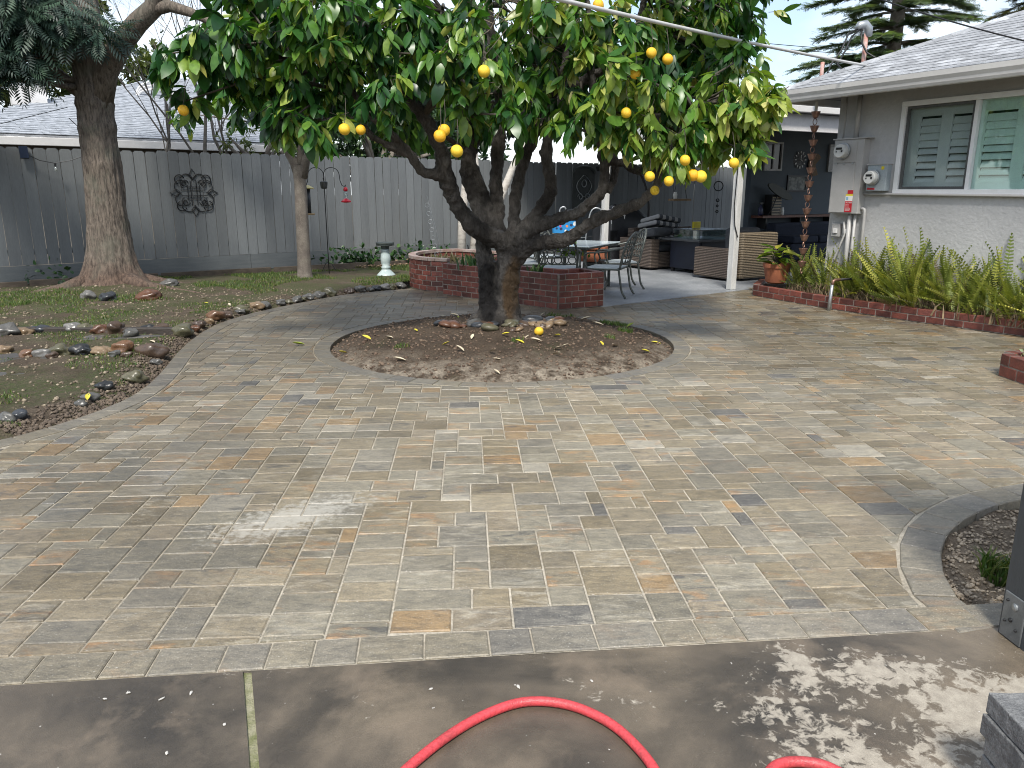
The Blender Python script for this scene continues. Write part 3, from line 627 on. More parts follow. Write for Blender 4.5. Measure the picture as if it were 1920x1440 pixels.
# border courses
def along(poly, s):
    for a, b in zip(poly[:-1], poly[1:]):
        L_ = math.hypot(b[0] - a[0], b[1] - a[1])
        if s <= L_ or (a, b) == (poly[-2], poly[-1]):
            t = s / L_; n = (-(b[1] - a[1]) / L_, (b[0] - a[0]) / L_)
            return (a[0] + t * (b[0] - a[0]), a[1] + t * (b[1] - a[1])), n
        s -= L_
def border(poly, width, sizes, s0, s1):
    s = s0
    while s < s1:
        w = prnd.choice(sizes)
        p, n = along(poly, s); q, n2 = along(poly, s + w)
        quad = [p, q, (q[0] + n2[0] * width, q[1] + n2[1] * width), (p[0] + n[0] * width, p[1] + n[1] * width)]
        s += w
        if area(quad) < .002: continue
        geo = paver_geo(quad, gap=.0032, z=.0015 + prnd.uniform(-.001, .001))
        if geo is None: continue
        c = prnd.choices([c for c, _ in PAL_BORDER], [w_ for _, w_ in PAL_BORDER])[0]; k = prnd.uniform(.9, 1.1)
        link('border_paver', paver_mesh('border_paver', [(geo, tuple(x * k for x in c), prnd.random())], m_paver_b), patio)
border(FRONT, .156, [.228, .228, .228, .152], 5.4, 10.83)
border(RBED_S, .168, [.20, .215], 0.0, 2.3)
border(BED_S[:-1], .162, [.225], .35, 12.6)
ringp = [(RING_C[0] + RING_R * math.cos(a), RING_C[1] + RING_R * math.sin(a)) for a in [-2 * math.pi * k / 110 for k in range(111)]]
border(ringp, RING_W, [.2055], 0.0, 2 * math.pi * RING_R - .05)

# ---------------------------------------------------------------- concrete slabs in front
def mat_slab():
    m, N, L, b = nodes('wet_concrete')
    v = coords(N, L)
    base = mixc(N, L, ramp(N, L, tex(N, L, v, 1.6, 5, .6), .38, .64), (.142, .118, .088), (.058, .050, .040))
    base = mixc(N, L, 1.0, base, ramp(N, L, tex(N, L, v, 1.1, 6, .65, 1.2), .40, .62, (.55, .55, .55, 1), (1.15, 1.12, 1.08, 1)), 'MULTIPLY')
    warm = ramp(N, L, tex(N, L, v, 2.6, 5, .6, .4), .52, .64)
    base = mixc(N, L, math_(N, L, 'MULTIPLY', warm, .6), base, (.19, .150, .108))
    # dry islands on the right
    mp = N.new('ShaderNodeMapping'); mp.vector_type = 'TEXTURE'
    mp.inputs['Location'].default_value = (1.38, 2.05, 0); mp.inputs['Rotation'].default_value = (0, 0, R(12)); mp.inputs['Scale'].default_value = (.68, .42, 1)
    L.new(v, mp.inputs['Vector'])
    ln = N.new('ShaderNodeVectorMath'); ln.operation = 'LENGTH'; L.new(mp.outputs[0], ln.inputs[0])
    f = math_(N, L, 'SUBTRACT', 1.0, ln.outputs['Value'])
    f = math_(N, L, 'MAXIMUM', math_(N, L, 'MULTIPLY', f, .55), -.35)
    big = math_(N, L, 'SUBTRACT', tex(N, L, v, 2.7, 2, .5, .3), .52)
    sm = math_(N, L, 'SUBTRACT', tex(N, L, v, 24, 7, .66, .5), .5)
    f = math_(N, L, 'ADD', f, math_(N, L, 'ADD', math_(N, L, 'MULTIPLY', big, 2.6), math_(N, L, 'MULTIPLY', sm, 2.3)))
    dry = ramp(N, L, f, .13, .33)
    pale = mixc(N, L, ramp(N, L, tex(N, L, v, 30, 4, .6), .35, .65), (.36, .325, .265), (.27, .24, .195))
    col = mixc(N, L, dry, base, pale)
    col = mixc(N, L, math_(N, L, 'MULTIPLY', ramp(N, L, tex(N, L, v, 60, 2, .5),   .755, .77), .8), col, (.6, .58, .54))
    g_ = ramp(N, L, tex(N, L, v, 380, 3, .7), .3, .7, (.8, .8, .8, 1), (1.2, 1.2, 1.2, 1))
    L.new(mixc(N, L, 1.0, col, g_, 'MULTIPLY'), b.inputs['Base Color'])
    pud = ramp(N, L, tex(N, L, v, 1.9, 3, .5, .3), .44, .58)
    rr = math_(N, L, 'SUBTRACT', .46, math_(N, L, 'MULTIPLY', pud, .28))
    L.new(math_(N, L, 'ADD', rr, math_(N, L, 'MULTIPLY', dry, .3), True), b.inputs['Roughness'])
    bump(N, L, b, tex(N, L, v, 260, 3, .7), .35, .004)
    return m
m_slab = mat_slab()
def fy(x): return 2.34 + x * .0985      # the joint between concrete and pavers
sl = MB(); sl.prism([(-7, .2), (-.735, .2), (-.725, 1.8), (-.895, fy(-.895) - .006), (-7, fy(-7) - .03)], -.12, -.0035)
tag(sl.build('concrete_slab', m_slab), kind='structure')
sl = MB(); sl.prism([(-.700, .2), (5, .2), (5, 3.05), (1.80, fy(1.8) - .006), (-.868, fy(-.868) - .006), (-.698, 1.8)], -.12, -.0035)
tag(sl.build('concrete_slab', m_slab), kind='structure')
jm = MB(); jm.prism([(-.738, .2), (-.699, .2), (-.697, 1.8), (-.867, fy(-.867) - .004), (-.898, fy(-.898) - .004), (-.728, 1.8)], -.10, -.013)
jj = tag(jm.build('slab_joint', mat('mossy_joint', (.33, .31, .22), (.15, .16, .07), scale=14, rough=.9, bmp=.8, bscale=150)), kind='structure')
pm = mat('patio_concrete', (.285, .30, .315), (.20, .215, .23), scale=1.8, rough=.55, rough2=.35, bmp=.4, bscale=60, fine=.2)
ps = MB(); ps.prism([(1.24, 10.44), (3.95, 12.44), (6.8, 13.6), (9.4, 19.8), (2.6, 21.0), (-1.2, 17.6), (-.2, 12.2)], -.13, -.002)
tag(ps.build('patio_slab', pm), kind='structure')

# ---------------------------------------------------------------- left garden bed
def bed_height(x, y):
    d = -sdist((x, y), BED_S)            # metres inside the bed
    n = noise.noise(Vector((x * .9, y * .9, 3.3))) * .035 + noise.noise(Vector((x * 4, y * 4, 1.3))) * .018 + noise.noise(Vector((x * 11, y * 11, 5.3))) * .012
    k = max(0.0, min(1.0, d / .22))
    h = -.05 + k * (.085 + n)
    r2 = (x + 6.1) ** 2 + (y - 11.8) ** 2
    h += .16 * math.exp(-r2 / 1.6) * k
    # the sunken strip in front of the timber
    return h, d
gv, gf, idx = [], [], {}
STEP = .085
nx, ny = int(9.5 / STEP), int(15 / STEP)
for a in range(nx):
    for b in range(ny):
        x, y = -11.2 + a * STEP, 3.0 + b * STEP
        if x > -1.0: continue
        if y < 2.6 - (x + 3) * .45 - 2.2: continue
        if y > 12.47 + (x + 8.3) * .789 + .2: continue
        if abs(x) > .74 * y + .9: continue
        h, d = bed_height(x, y)
        if d < -.10: continue
        idx[(a, b)] = len(gv); gv.append((x, y, h))
for (a, b), i in idx.items():
    q = [idx.get((a + 1, b)), idx.get((a + 1, b + 1)), idx.get((a, b + 1))]
    if None not in q: gf.append((i, q[0], q[1], q[2]))
me = bpy.data.meshes.new('garden_bed'); me.from_pydata(gv, [], gf)
me.polygons.foreach_set('use_smooth', [True] * len(gf))
me.materials.append(mat_soil('bed_soil', (.075, .055, .038), (.125, .098, .070), (.062, .080, .026), .40, .56))
tag(link('garden_bed', me), kind='structure')

# ---------------------------------------------------------------- soil under the orange tree
def mound_h(x, y):
    d = math.hypot(x - RING_C[0], y - RING_C[1])
    k = d / RING_R
    n = noise.noise(Vector((x * 2.2, y * 2.2, 7.7))) * .03 + noise.noise(Vector((x * 7, y * 7, 2.2))) * .022 + noise.noise(Vector((x * 17, y * 17, 4.2))) * .013
    h = .145 * (1 - k ** 2.2) - .045 * max(0, (k - .88) / .12) ** 1.5
    return h + n * min(1, (1.06 - k) * 5)
mv, mf = [(RING_C[0], RING_C[1], mound_h(*RING_C))], []
NR, NA = 46, 150
for i in range(1, NR + 1):
    r_ = (RING_R + .01) * i / NR
    for k in range(NA):
        a = 2 * math.pi * k / NA
        x, y = RING_C[0] + r_ * math.cos(a), RING_C[1] + r_ * math.sin(a)
        mv.append((x, y, mound_h(x, y)))
for k in range(NA): mf.append((0, 1 + k, 1 + (k + 1) % NA))
for i in range(NR - 1):
    for k in range(NA):
        l = (k + 1) % NA
        mf.append((1 + i * NA + k, 1 + (i + 1) * NA + k, 1 + (i + 1) * NA + l, 1 + i * NA + l))
me = bpy.data.meshes.new('tree_island'); me.from_pydata(mv, [], mf)
me.polygons.foreach_set('use_smooth', [True] * len(mf))
def front_rim(N, L, v):
    d = N.new('ShaderNodeVectorMath'); d.operation = 'DISTANCE'; d.inputs[1].default_value = (RING_C[0] - .1, RING_C[1] + .75, 0)
    L.new(v, d.inputs[0])
    return ramp(N, L, math_(N, L, 'MULTIPLY', d.outputs['Value'], .25), .44, .58)
me.materials.append(mat_soil('island_soil', (.060, .043, .029), (.102, .075, .052), (.05, .055, .022), .58, .68, pale=((.34, .29, .225), front_rim)))
tag(link('tree_island', me), kind='structure')
# right-hand bed by the gate
def rbed_h(x, y): return -.045 + .03 * noise.noise(Vector((x * 5, y * 5, 1))) + .025 * noise.noise(Vector((x * 14, y * 14, 1)))
gv, gf, idx = [], [], {}
for a in range(90):
    for b in range(60):
        x, y = 1.70 + a * .03, 2.40 + b * .03
        if sdist((x, y), RBED_S) > .03 or y < fy(x) - .02 and x < 1.8: continue
        idx[(a, b)] = len(gv); gv.append((x, y, rbed_h(x, y)))
for (a, b), i in idx.items():
    q = [idx.get((a + 1, b)), idx.get((a + 1, b + 1)), idx.get((a, b + 1))]
    if None not in q: gf.append((i, q[0], q[1], q[2]))
me = bpy.data.meshes.new('gate_bed'); me.from_pydata(gv, [], gf); me.polygons.foreach_set('use_smooth', [True] * len(gf))
me.materials.append(mat_soil('gate_bed_soil', (.16, .125, .09), (.32, .26, .19), None))
tag(link('gate_bed', me), kind='structure')

# ---------------------------------------------------------------- fence
FP, FD = Vector((-8.3, 12.47, 0)), Vector((.785, .619, 0)).normalized()
FN = Vector((FD.y, -FD.x, 0))            # towards the yard
def fpt(s, off=0.0, z=0.0): return FP + FD * s + FN * off + Vector((0, 0, z))
fence = empty('fence', fpt(8), 'long grey painted board fence with dog-eared tops along the yard', 'fence')
FM = Matrix((FD, FN, Vector((0, 0, 1)))).transposed().to_4x4()
s = -3.2; BW = .179
while s < 21.6:
    w = BW + random.uniform(-.004, .004)
    top = 2.2 + random.uniform(-.012, .012); e = .032
    poly = [(0, .34), (w, .34), (w, top - e), (w - e, top), (e, top), (0, top - e)]
    b = MB(); M4 = Matrix.Translation(fpt(s, random.uniform(-.009, .004))) @ Matrix.Rotation(random.uniform(-.002, .002), 4, FN) @ FM
    b.extrude(poly, M4, .018)
    b.build('fence_board', m_fence, fence)
    s += w + random.uniform(.005, .012)
s = -3.2
while s < 21.0:
    b = MB(); b.beam(fpt(s + .003, .012, .19), fpt(s + 2.437, .012, .19), .034, .29)
    b.build('kickboard', m_kick, fence)
    b = MB(); b.beam(fpt(s, -.06, -.1), fpt(s, -.06, 2.1), .09, .09, up=FD)
    b.build('fence_post', m_fence, fence)
    s += 2.44
for z in (.55, 1.75):
    b = MB(); b.beam(fpt(-3.2, -.045, z), fpt(21.5, -.045, z), .04, .09); b.build('rail', m_fence, fence)
# timber edging along the fence foot
s = -1.6; k = 0
lab = {0: 'timber edging plank at the fence foot left of the big trunk', 1: 'timber edging plank at the fence foot behind the big trunk', 2: 'timber edging plank at the fence foot below the black scrollwork', 3: 'timber edging plank at the fence foot behind the slim tree', 4: 'timber edging plank at the fence foot behind the birdbath'}
for k in range(5):
    off = [.42, .42, .6, .8, 1.0][k]
    b = MB(); b.beam(fpt(s + .02, off, .075), fpt(s + 1.93, off + .14, .075), .05, .13)
    tag(b.build('edging_plank', m_wood_edge, base=fpt(s + 1, off), bevel=.006), lab[k], 'garden edging', 'timber edging along the fence')
    s += 1.95

# ---------------------------------------------------------------- brick planters
brick_me = {}
def brick_obj(parent, c, L_, h, w, rz):
    key = (round(L_, 3), round(h, 3), round(w, 3))
    if key not in brick_me:
        b = MB(); b.box((0, 0, 0), (L_, w, h))
        bm = bmesh.new(); me = bpy.data.meshes.new('brick'); me.from_pydata(b.v, [], b.f)
        bm.from_mesh(me); bmesh.ops.bevel(bm, geom=bm.edges[:], offset=.004, segments=1, affect='EDGES'); bm.to_mesh(me); bm.free()
        me.materials.append(m_brick); brick_me[key] = me
    p = WL[parent]
    o = link('brick', brick_me[key], parent, Vector(c) - p)
    o.rotation_euler = (random.uniform(-.008, .008), random.uniform(-.008, .008), rz + random.uniform(-.012, .012))
    return o
def brick_run(parent, pts, courses, ch=.078, bl=.205, bw=.095, z0=0.0, cap=False, off=0.0):
    """courses of bricks along a polyline, each brick an object; the mortar core is one part"""
    core = MB()
    tot = sum(math.hypot(b[0] - a[0], b[1] - a[1]) for a, b in zip(pts[:-1], pts[1:]))
    for a, b in zip(pts[:-1], pts[1:]):
        dx, dy = b[0] - a[0], b[1] - a[1]; L_ = math.hypot(dx, dy)
        core.beam((a[0], a[1], z0 + courses * ch / 2 - .004), (b[0], b[1], z0 + courses * ch / 2 - .004), bw - .007, courses * ch - .004)
    for c in range(courses):
        s_ = -(bl / 2) * (c % 2) if not cap else 0
        while s_ < tot - .02:
            e0, e1 = max(s_, 0), min(s_ + bl, tot)
            if e1 - e0 > .03:
                p, n = along(pts, (e0 + e1) / 2)
                # keep the brick on one straight piece
                brick_obj(parent, (p[0], p[1], z0 + ch * (c + .5)), round((e1 - e0) - .010, 2) if e1 - e0 < bl - .001 else bl - .010, ch - .010, bw, math.atan2(-n[0], n[1]))
            s_ += bl
    core.build('mortar', m_mortar, parent)
m_potsoil = mat_soil('planter_soil', (.05, .036, .025), (.08, .06, .042), None)
pl = empty('brick_planter', (0, 10.9, 0), 'angled red brick planter behind the orange tree beside the patio chair', 'planter')
brick_run(pl, [(-1.02, 11.74), (.63, 10.21)], 6)
brick_run(pl, [(.60, 10.19), (1.23, 10.535)], 6)
brick_run(pl, [(1.19, 10.58), (.98, 11.02)], 6)
brick_run(pl, [(-.72, 12.06), (.70, 10.86), (.95, 11.0)], 6)
b = MB(); b.prism([(-1.0, 11.75), (.63, 10.25), (1.18, 10.55), (.97, 10.98), (.70, 10.84), (-.74, 12.05)], -.02, .40); b.build('soil', m_potsoil, pl)
pl2 = empty('brick_planter', (-1.1, 13.1, 0), 'rounded red brick planter with a pale rim in front of the white trunks', 'planter')
curve2 = smooth_poly([(-.98, 12.02), (-1.28, 12.16), (-1.55, 12.48), (-1.66, 12.9), (-1.62, 13.35), (-1.38, 13.8), (-.95, 14.05)], 3)
brick_run(pl2, curve2, 6, bl=.19)
brick_run(pl2, [(-.95, 14.05), (-.15, 13.4), (-.70, 12.12)], 6)
b = MB()
for a_, b_ in zip(curve2[:-1], curve2[1:]): b.beam((a_[0], a_[1], .492), (b_[0], b_[1], .492), .12, .045)
b.beam((-.95, 14.05, .49), (-.15, 13.4, .49), .13, .04)
b.build('coping', mat('brick_coping', (.36, .30, .27), (.26, .17, .14), scale=9, rough=.5, bmp=.4, bscale=60), pl2)
b = MB(); b.prism([(-.98, 12.05), (-1.26, 12.2), (-1.5, 12.5), (-1.6, 12.9), (-1.55, 13.3), (-1.35, 13.7), (-.95, 14.0), (-.2, 13.4), (-.72, 12.14)], -.02, .38); b.build('soil', m_potsoil, pl2)
# low brick edging of the fern bed
FE = [(3.62, 11.56), (4.22, 10.25), (4.82, 9.25), (5.58, 8.2), (6.6, 6.6)]
fe = empty('brick_edging', (4.6, 9.7, 0), 'low two-course red brick edging in front of the ferns', 'brick edging')
brick_run(fe, [(p[0] + .05, p[1] + .03) for p in FE], 2, ch=.082, bl=.215, bw=.10)
brick_run(fe, [(3.70, 11.66), (4.02, 12.36)], 2, ch=.082, bl=.215, bw=.10)
b = MB(); b.prism([(3.76, 11.62), (4.30, 10.3), (4.90, 9.3), (5.66, 8.25), (6.7, 6.6), (7.6, 7.0), (4.5, 12.2), (4.0, 12.3)], -.05, .10); b.build('soil', m_potsoil, fe)
# small raised bed at the right edge
sb = empty('brick_planter', (4.4, 6.2, 0), 'small low brick planter with white flowers at the right edge', 'planter')
brick_run(sb, [(4.22, 6.42), (4.25, 5.6)], 2, ch=.10, bl=.22, bw=.10)
brick_run(sb, [(4.26, 6.46), (5.2, 6.75)], 2, ch=.10, bl=.22, bw=.10)
b = MB(); b.prism([(4.26, 6.42), (4.29, 5.6), (5.2, 5.6), (5.2, 6.7)], -.03, .17); b.build('soil', m_potsoil, sb)
# ---------------------------------------------------------------- the grey house on the right
HC, HD, HN = Vector((4.48, 11.1, 0)), Vector((.499, -.866, 0)).normalized(), Vector((.866, .499, 0)).normalized()
def hp(s, off=0.0, z=0.0): return HC + HD * s + HN * off + Vector((0, 0, z))
HA = math.atan2(HD.y, HD.x)
HM = Matrix((HD, HN, Vector((0, 0, 1)))).transposed()
def hbox(mb, s0, s1, o0, o1, z0, z1):
    return mb.box(hp((s0 + s1) / 2, (o0 + o1) / 2, (z0 + z1) / 2), (s1 - s0, o1 - o0, z1 - z0), M=HM)
house = empty('house', hp(3, 2), 'grey stucco house with shuttered window and shingled hip roof', 'house')
W0, W1, WZ0, WZ1 = 1.0, 3.1, 1.55, 2.56
b = MB()
hbox(b, 0, W0, 0, .2, -.1, 2.84); hbox(b, W1, 9, 0, .2, -.1, 2.84); hbox(b, W0, W1, 0, .2, -.1, WZ0); hbox(b, W0, W1, 0, .2, WZ1, 2.84)
hbox(b, 0, .2, .2, 5.0, -.1, 2.84)
wallo = b.build('wall', m_stucco, house)
b = MB(); hbox(b, W0 - .3, W1 + .3, .5, .55, WZ0 - .4, WZ1 + .2)
b.build('room_wall', mat('room_dark', (.10, .11, .11), rough=.9), house)
m_soffit = mat('soffit_paint', (.16, .155, .15), rough=.7)
b = MB(); hbox(b, -.44, 9, -.50, -.002, 2.785, 2.81); hbox(b, -.44, -.002, 0, 5, 2.785, 2.81)
b.build('soffit', m_soffit, house)
# gutter, K profile, along the front eave and round the corner
prof = [(0, 0), (-.085, 0), (-.10, .03), (-.105, .06), (-.125, .10), (-.13, .155), (-.115, .155), (-.11, .12), (0, .12)]
m_gutter = mat('gutter_paint', (.66, .65, .63), (.60, .59, .575), scale=2, rough=.35, fine=.03)
b = MB(); n_ = len(prof)
vs = [hp(-.56, -.50 + x, 2.70 + z) for x, z in prof] + [hp(9, -.50 + x, 2.70 + z) for x, z in prof]
b.add(vs, [tuple(range(n_)), tuple(range(2 * n_ - 1, n_ - 1, -1))] + [(i, n_ + i, n_ + (i + 1) % n_, (i + 1) % n_) for i in range(n_)])
vs = [hp(-.45 + x, -.498, 2.70 + z) for x, z in prof] + [hp(-.45 + x, 5, 2.70 + z) for x, z in prof]
b.add(vs, [tuple(range(2 * n_ - 1, n_ - 1, -1)), tuple(range(n_))] + [(i, (i + 1) % n_, n_ + (i + 1) % n_, n_ + i) for i in range(n_)])
b.build('gutter', m_gutter, house)
# window
win = empty('window', hp(2.05, 0, WZ0)); win.parent = house; win.location = WL[win] - WL[house]
m_win = mat('window_frame_white', (.82, .83, .84), (.78, .79, .80), rough=.35, fine=.03)
b = MB(); fw = .062
hbox(b, W0 - fw, W1 + fw, -.03, .04, WZ1, WZ1 + fw); hbox(b, W0 - fw, W1 + fw, -.03, .04, WZ0 - fw, WZ0)
hbox(b, W0 - fw, W0, -.029, .04, WZ0, WZ1); hbox(b, W1, W1 + fw, -.029, .04, WZ0, WZ1)
hbox(b, 1.86, 1.905, -.012, .05, WZ0, WZ1)
b.build('frame', m_win, win, bevel=.004)
b = MB(); hbox(b, W0, 1.86, .012, .03, WZ0, WZ0 + .035); hbox(b, W0, 1.86, .012, .03, WZ1 - .035, WZ1); hbox(b, W0, W0 + .035, .012, .03, WZ0 + .035, WZ1 - .035); hbox(b, 1.825, 1.86, .012, .03, WZ0 + .035, WZ1 - .035)
b.build('screen_frame', mat('screen_frame_dark', (.10, .105, .105), rough=.5), win)
m_shut = mat('shutter_paint', (.80, .82, .81), (.76, .78, .77), rough=.5, fine=.03)
b = MB()
for s0, s1 in ((1.0, 1.14), (1.41, 1.55), (1.80, 1.95), (2.30, 2.44), (2.8, 3.1)): hbox(b, s0, s1, .085, .113, WZ0, WZ1)
for s0, s1 in ((1.14, 1.41), (1.55, 1.80), (1.95, 2.30), (2.44, 2.8)): hbox(b, s0, s1, .087, .111, WZ1 - .13, WZ1); hbox(b, s0, s1, .087, .111, WZ0, WZ0 + .09)
b.build('shutter_frame', m_shut, win)
slat_cache = {}
for s0, s1 in ((1.14, 1.41), (1.55, 1.80), (1.95, 2.30), (2.44, 2.8)):
    z = WZ0 + .115; k = 0
    while z < WZ1 - .14:
        key = round(s1 - s0, 2)
        if key not in slat_cache:
            q = MB(); q.box((0, 0, 0), (key - .004, .010, .088)); me = bpy.data.meshes.new('slat'); me.from_pydata(q.v, [], q.f); me.materials.append(m_shut); slat_cache[key] = me
        o = link('slat', slat_cache[key], win, hp((s0 + s1) / 2, .115, z) - WL[win])
        tilt = R(16) if k > 4 else R(34)
        o.rotation_euler = (Matrix.Rotation(HA, 3, 'Z') @ Matrix.Rotation(-tilt, 3, 'X')).to_euler()
        z += .087; k += 1
def mat_glass(name, tint, fac):
    m, N, L, bs = nodes(name)
    tr = N.new('ShaderNodeBsdfTransparent'); tr.inputs[0].default_value = tint + (1,)
    gl = N.new('ShaderNodeBsdfGlossy'); gl.inputs['Roughness'].default_value = .03; gl.inputs[0].default_value = (.9, .95, .95, 1)
    mx = N.new('ShaderNodeMixShader'); mx.inputs[0].default_value = fac
    L.new(tr.outputs[0], mx.inputs[1]); L.new(gl.outputs[0], mx.inputs[2]); L.new(mx.outputs[0], N['Material Output'].inputs['Surface'])
    return m
b = MB(); hbox(b, 1.905, W1, .055, .061, WZ0, WZ1); b.build('pane', mat_glass('glass_pane', (.90, 1.0, .97), .12), win)
b = MB(); hbox(b, W0, 1.86, .07, .076, WZ0, WZ1); b.build('pane', mat_glass('glass_pane_screened', (.80, .84, .84), .03), win)
# roof
SL = .42; SA = math.atan(SL)
UPS = (HN * math.cos(SA) + Vector((0, 0, math.sin(SA)))).normalized()
RNRM = HD.cross(UPS).normalized()
if RNRM.z < 0: RNRM = -RNRM
def rp(s, off, lift=0.0): return hp(s, off, 2.865 + (off + .57) * SL) + RNRM * lift
b = MB()
A_, B_, C_, D_ = rp(-.56, -.60), rp(9, -.60), rp(9, 3.6), rp(3.64, 3.6)
E_ = hp(-.56, 7.8, 2.85); dn = Vector((0, 0, -.06))
b.add([A_, B_, C_, D_, E_, A_ + dn, B_ + dn, C_ + dn, D_ + dn, E_ + dn], [(0, 1, 2, 3), (0, 3, 4), (8, 7, 6, 5), (9, 8, 5), (0, 5, 6, 1), (1, 6, 7, 2), (4, 9, 5, 0)])
b.build('roof_deck', m_shingle, house)
shm = None; SHL, SHW, EXP = .315, .175, .128
q = MB(); q.box((0, 0, 0), (SHL - .004, SHW, .009)); me_sh = bpy.data.meshes.new('shingle'); me_sh.from_pydata(q.v, [], q.f); me_sh.materials.append(m_shingle)
RM = Matrix((HD, UPS, RNRM)).transposed()
lst = []
k = 0
while True:
    off = -.60 + k * EXP * math.cos(SA)
    if off > 3.4: break
    s_ = -.56 + (off + .60) - .05 + (k % 2) * .157 * random.uniform(.6, 1.2)
    while s_ < 6.2:
        lst.append((s_ + SHL / 2, off + .06)); s_ += SHL
    k += 1
lst.sort(key=lambda t: (rp(*t) - Vector((0, 0, 1.55))).length)
RT = (RM @ Matrix.Rotation(-.045, 3, 'X'))
rest = MB()
for i, (s_, off) in enumerate(lst):
    c = rp(s_, off, .010 + random.uniform(0, .003))
    if i < 300:
        o = link('shingle', me_sh, house, c - WL[house]); o.rotation_euler = (RT @ Matrix.Rotation(random.uniform(-.006, .006), 3, 'Z')).to_euler()
    else: rest.box(c, (SHL - .004, SHW, .009), M=RT)
rest.build('shingle_field', m_shingle, house)['kind'] = 'stuff'
hipd = (rp(3.64, 3.6) - rp(-.56, -.6)).normalized()
hx = hipd.cross(Vector((0, 0, 1))).normalized()
t = 0.0
q = MB(); q.add([(-.13, 0, -.045), (0, 0, .012), (.13, 0, -.045), (-.13, .30, -.055), (0, .30, .0), (.13, .30, -.055)], [(0, 1, 4, 3), (1, 2, 5, 4), (0, 3, 5, 2)])
me_cap = bpy.data.meshes.new('ridge_cap'); me_cap.from_pydata(q.v, [], q.f); me_cap.materials.append(m_shingle)
hm = Matrix((hx, hipd, hx.cross(hipd))).transposed()
while t < 6.0:
    o = link('ridge_cap', me_cap, house, rp(-.56, -.6, .028) + hipd * t - WL[house]); o.rotation_euler = (hm @ Matrix.Rotation(.02, 3, 'X')).to_euler(); t += .215

# things on the house wall
def wallthing(name, s, z, label, cat, group=None): return empty(name, hp(s, 0, z), label, cat, group)
m_meterface = mat('meter_glass', (.55, .56, .55), (.48, .49, .48), scale=8, rough=.2, fine=.03)
m_black = mat('black_plastic', (.012, .012, .013), rough=.45, fine=.0)
def meter(parent, s, z, off, r):
    M_ = (HM @ Matrix.Rotation(R(90), 3, 'X'))          # lathe axis towards the yard
    b = MB(); b.lathe([(r * 1.08, 0), (r * 1.1, .02), (r * 1.02, .03), (r, .09), (r * .9, .105)], hp(s, off, z), 28, M_)
    mt = b.build('meter', m_meterface, parent, smooth=False)
    b = MB(); hbox(b, s - r * .5, s + r * .5, off - .109, off - .1055, z + r * .18, z + r * .48); hbox(b, s + r * .35, s + r * .62, off - .109, off - .1055, z - r * .2, z + r * .08)
    hbox(b, s - r * .5, s - r * .32, off - .109, off - .1055, z - r * .2, z - r * .02)
    b.build('meter_display', m_black, mt)
    b = MB(); b.lathe([(r * 1.17, 0), (r * 1.17, .03), (r * 1.09, .034)], hp(s, off, z), 28, M_); b.build('meter_ring', m_galv, mt)
pn = wallthing('electrical_panel', .30, 1.23, 'tall grey electrical panel with round meter at the house corner', 'electrical panel')
b = MB(); hbox(b, .07, .53, -.13, 0, 1.23, 2.20); b.build('body', m_greypaint, pn, bevel=.006)
b = MB(); hbox(b, .05, .58, -.145, .002, 2.20, 2.215); b.build('rain_cap', m_greypaint, pn)
b = MB(); hbox(b, .085, .43, -.138, -.128, 1.90, 2.185); b.build('meter_cover', m_greypaint, pn, bevel=.003)
b = MB(); hbox(b, .085, .43, -.138, -.128, 1.245, 1.888); b.build('breaker_door', m_greypaint, pn, bevel=.003)
for s_ in (.13, .25, .38):
    b = MB(); hbox(b, s_, s_ + .02, -.147, -.137, 1.875, 1.90); b.build('latch', m_galv, pn)
meter(pn, .235, 2.05, -.138, .092)
m_red = mat('sticker_red', (.55, .018, .03), rough=.4, fine=0); m_stwhite = mat('sticker_white', (.75, .75, .72), rough=.4, fine=0); m_styel = mat('sticker_yellow', (.70, .58, .03), rough=.4, fine=0)
st = MB(); hbox(st, .335, .445, -.1405, -.1385, 1.25, 1.395); st1 = st.build('warning_sticker', m_red, pn); st1['label'] = 'red and white caution sticker'
st = MB(); hbox(st, .335, .445, -.1405, -.1385, 1.395, 1.465); st.build('warning_sticker', m_stwhite, pn)
st = MB(); hbox(st, .335, .445, -.1405, -.1385, 1.465, 1.487); st.build('warning_sticker', m_styel, pn)
st = MB(); hbox(st, .36, .445, -.1405, -.1385, 1.492, 1.54); st.build('warning_sticker', m_red, pn)
def text(body, s, z, off, size, m_, parent, name='lettering'):
    cu = bpy.data.curves.new(name, 'FONT'); cu.body = body; cu.size = size; cu.align_x = 'CENTER'; cu.extrude = .0004
    cu.materials.append(m_)
    tmp = bpy.data.objects.new(name, cu)
    me = bpy.data.meshes.new_from_object(tmp); bpy.data.objects.remove(tmp)
    if not me.materials: me.materials.append(m_)
    o = link(name, me, parent, hp(s, off, z) - WL[parent]); o.rotation_euler = (R(90), 0, HA)
    return o
text('CAUTION', .39, 1.368, -.1412, .024, m_stwhite, pn)
for i in range(6):
    st = MB(); hbox(st, .345, .345 + random.uniform(.05, .09), -.1412, -.1405, 1.345 - i * .015, 1.349 - i * .015); st.build('print_line', m_stwhite, pn)
st = MB(); hbox(st, .345, .38, -.1412, -.1405, 1.41, 1.45); st.build('print_patch', mat('print_blue', (.25, .45, .60), rough=.4, fine=0), pn)
mb2 = wallthing('meter_box', .72, 1.50, 'small blue-grey meter box beside the window', 'meter box')
b = MB(); hbox(b, .60, .88, -.10, 0, 1.53, 1.86); b.build('body', mat('box_bluegrey', (.33, .38, .41), (.29, .34, .37), rough=.45), mb2, bevel=.006)
b = MB(); hbox(b, .59, .89, -.11, .002, 1.86, 1.872); b.build('rain_cap', m_greypaint, mb2)
meter(mb2, .70, 1.70, -.10, .085)
st = MB(); hbox(st, .80, .84, -.103, -.1, 1.80, 1.84); st.build('sticker', m_styel, mb2)
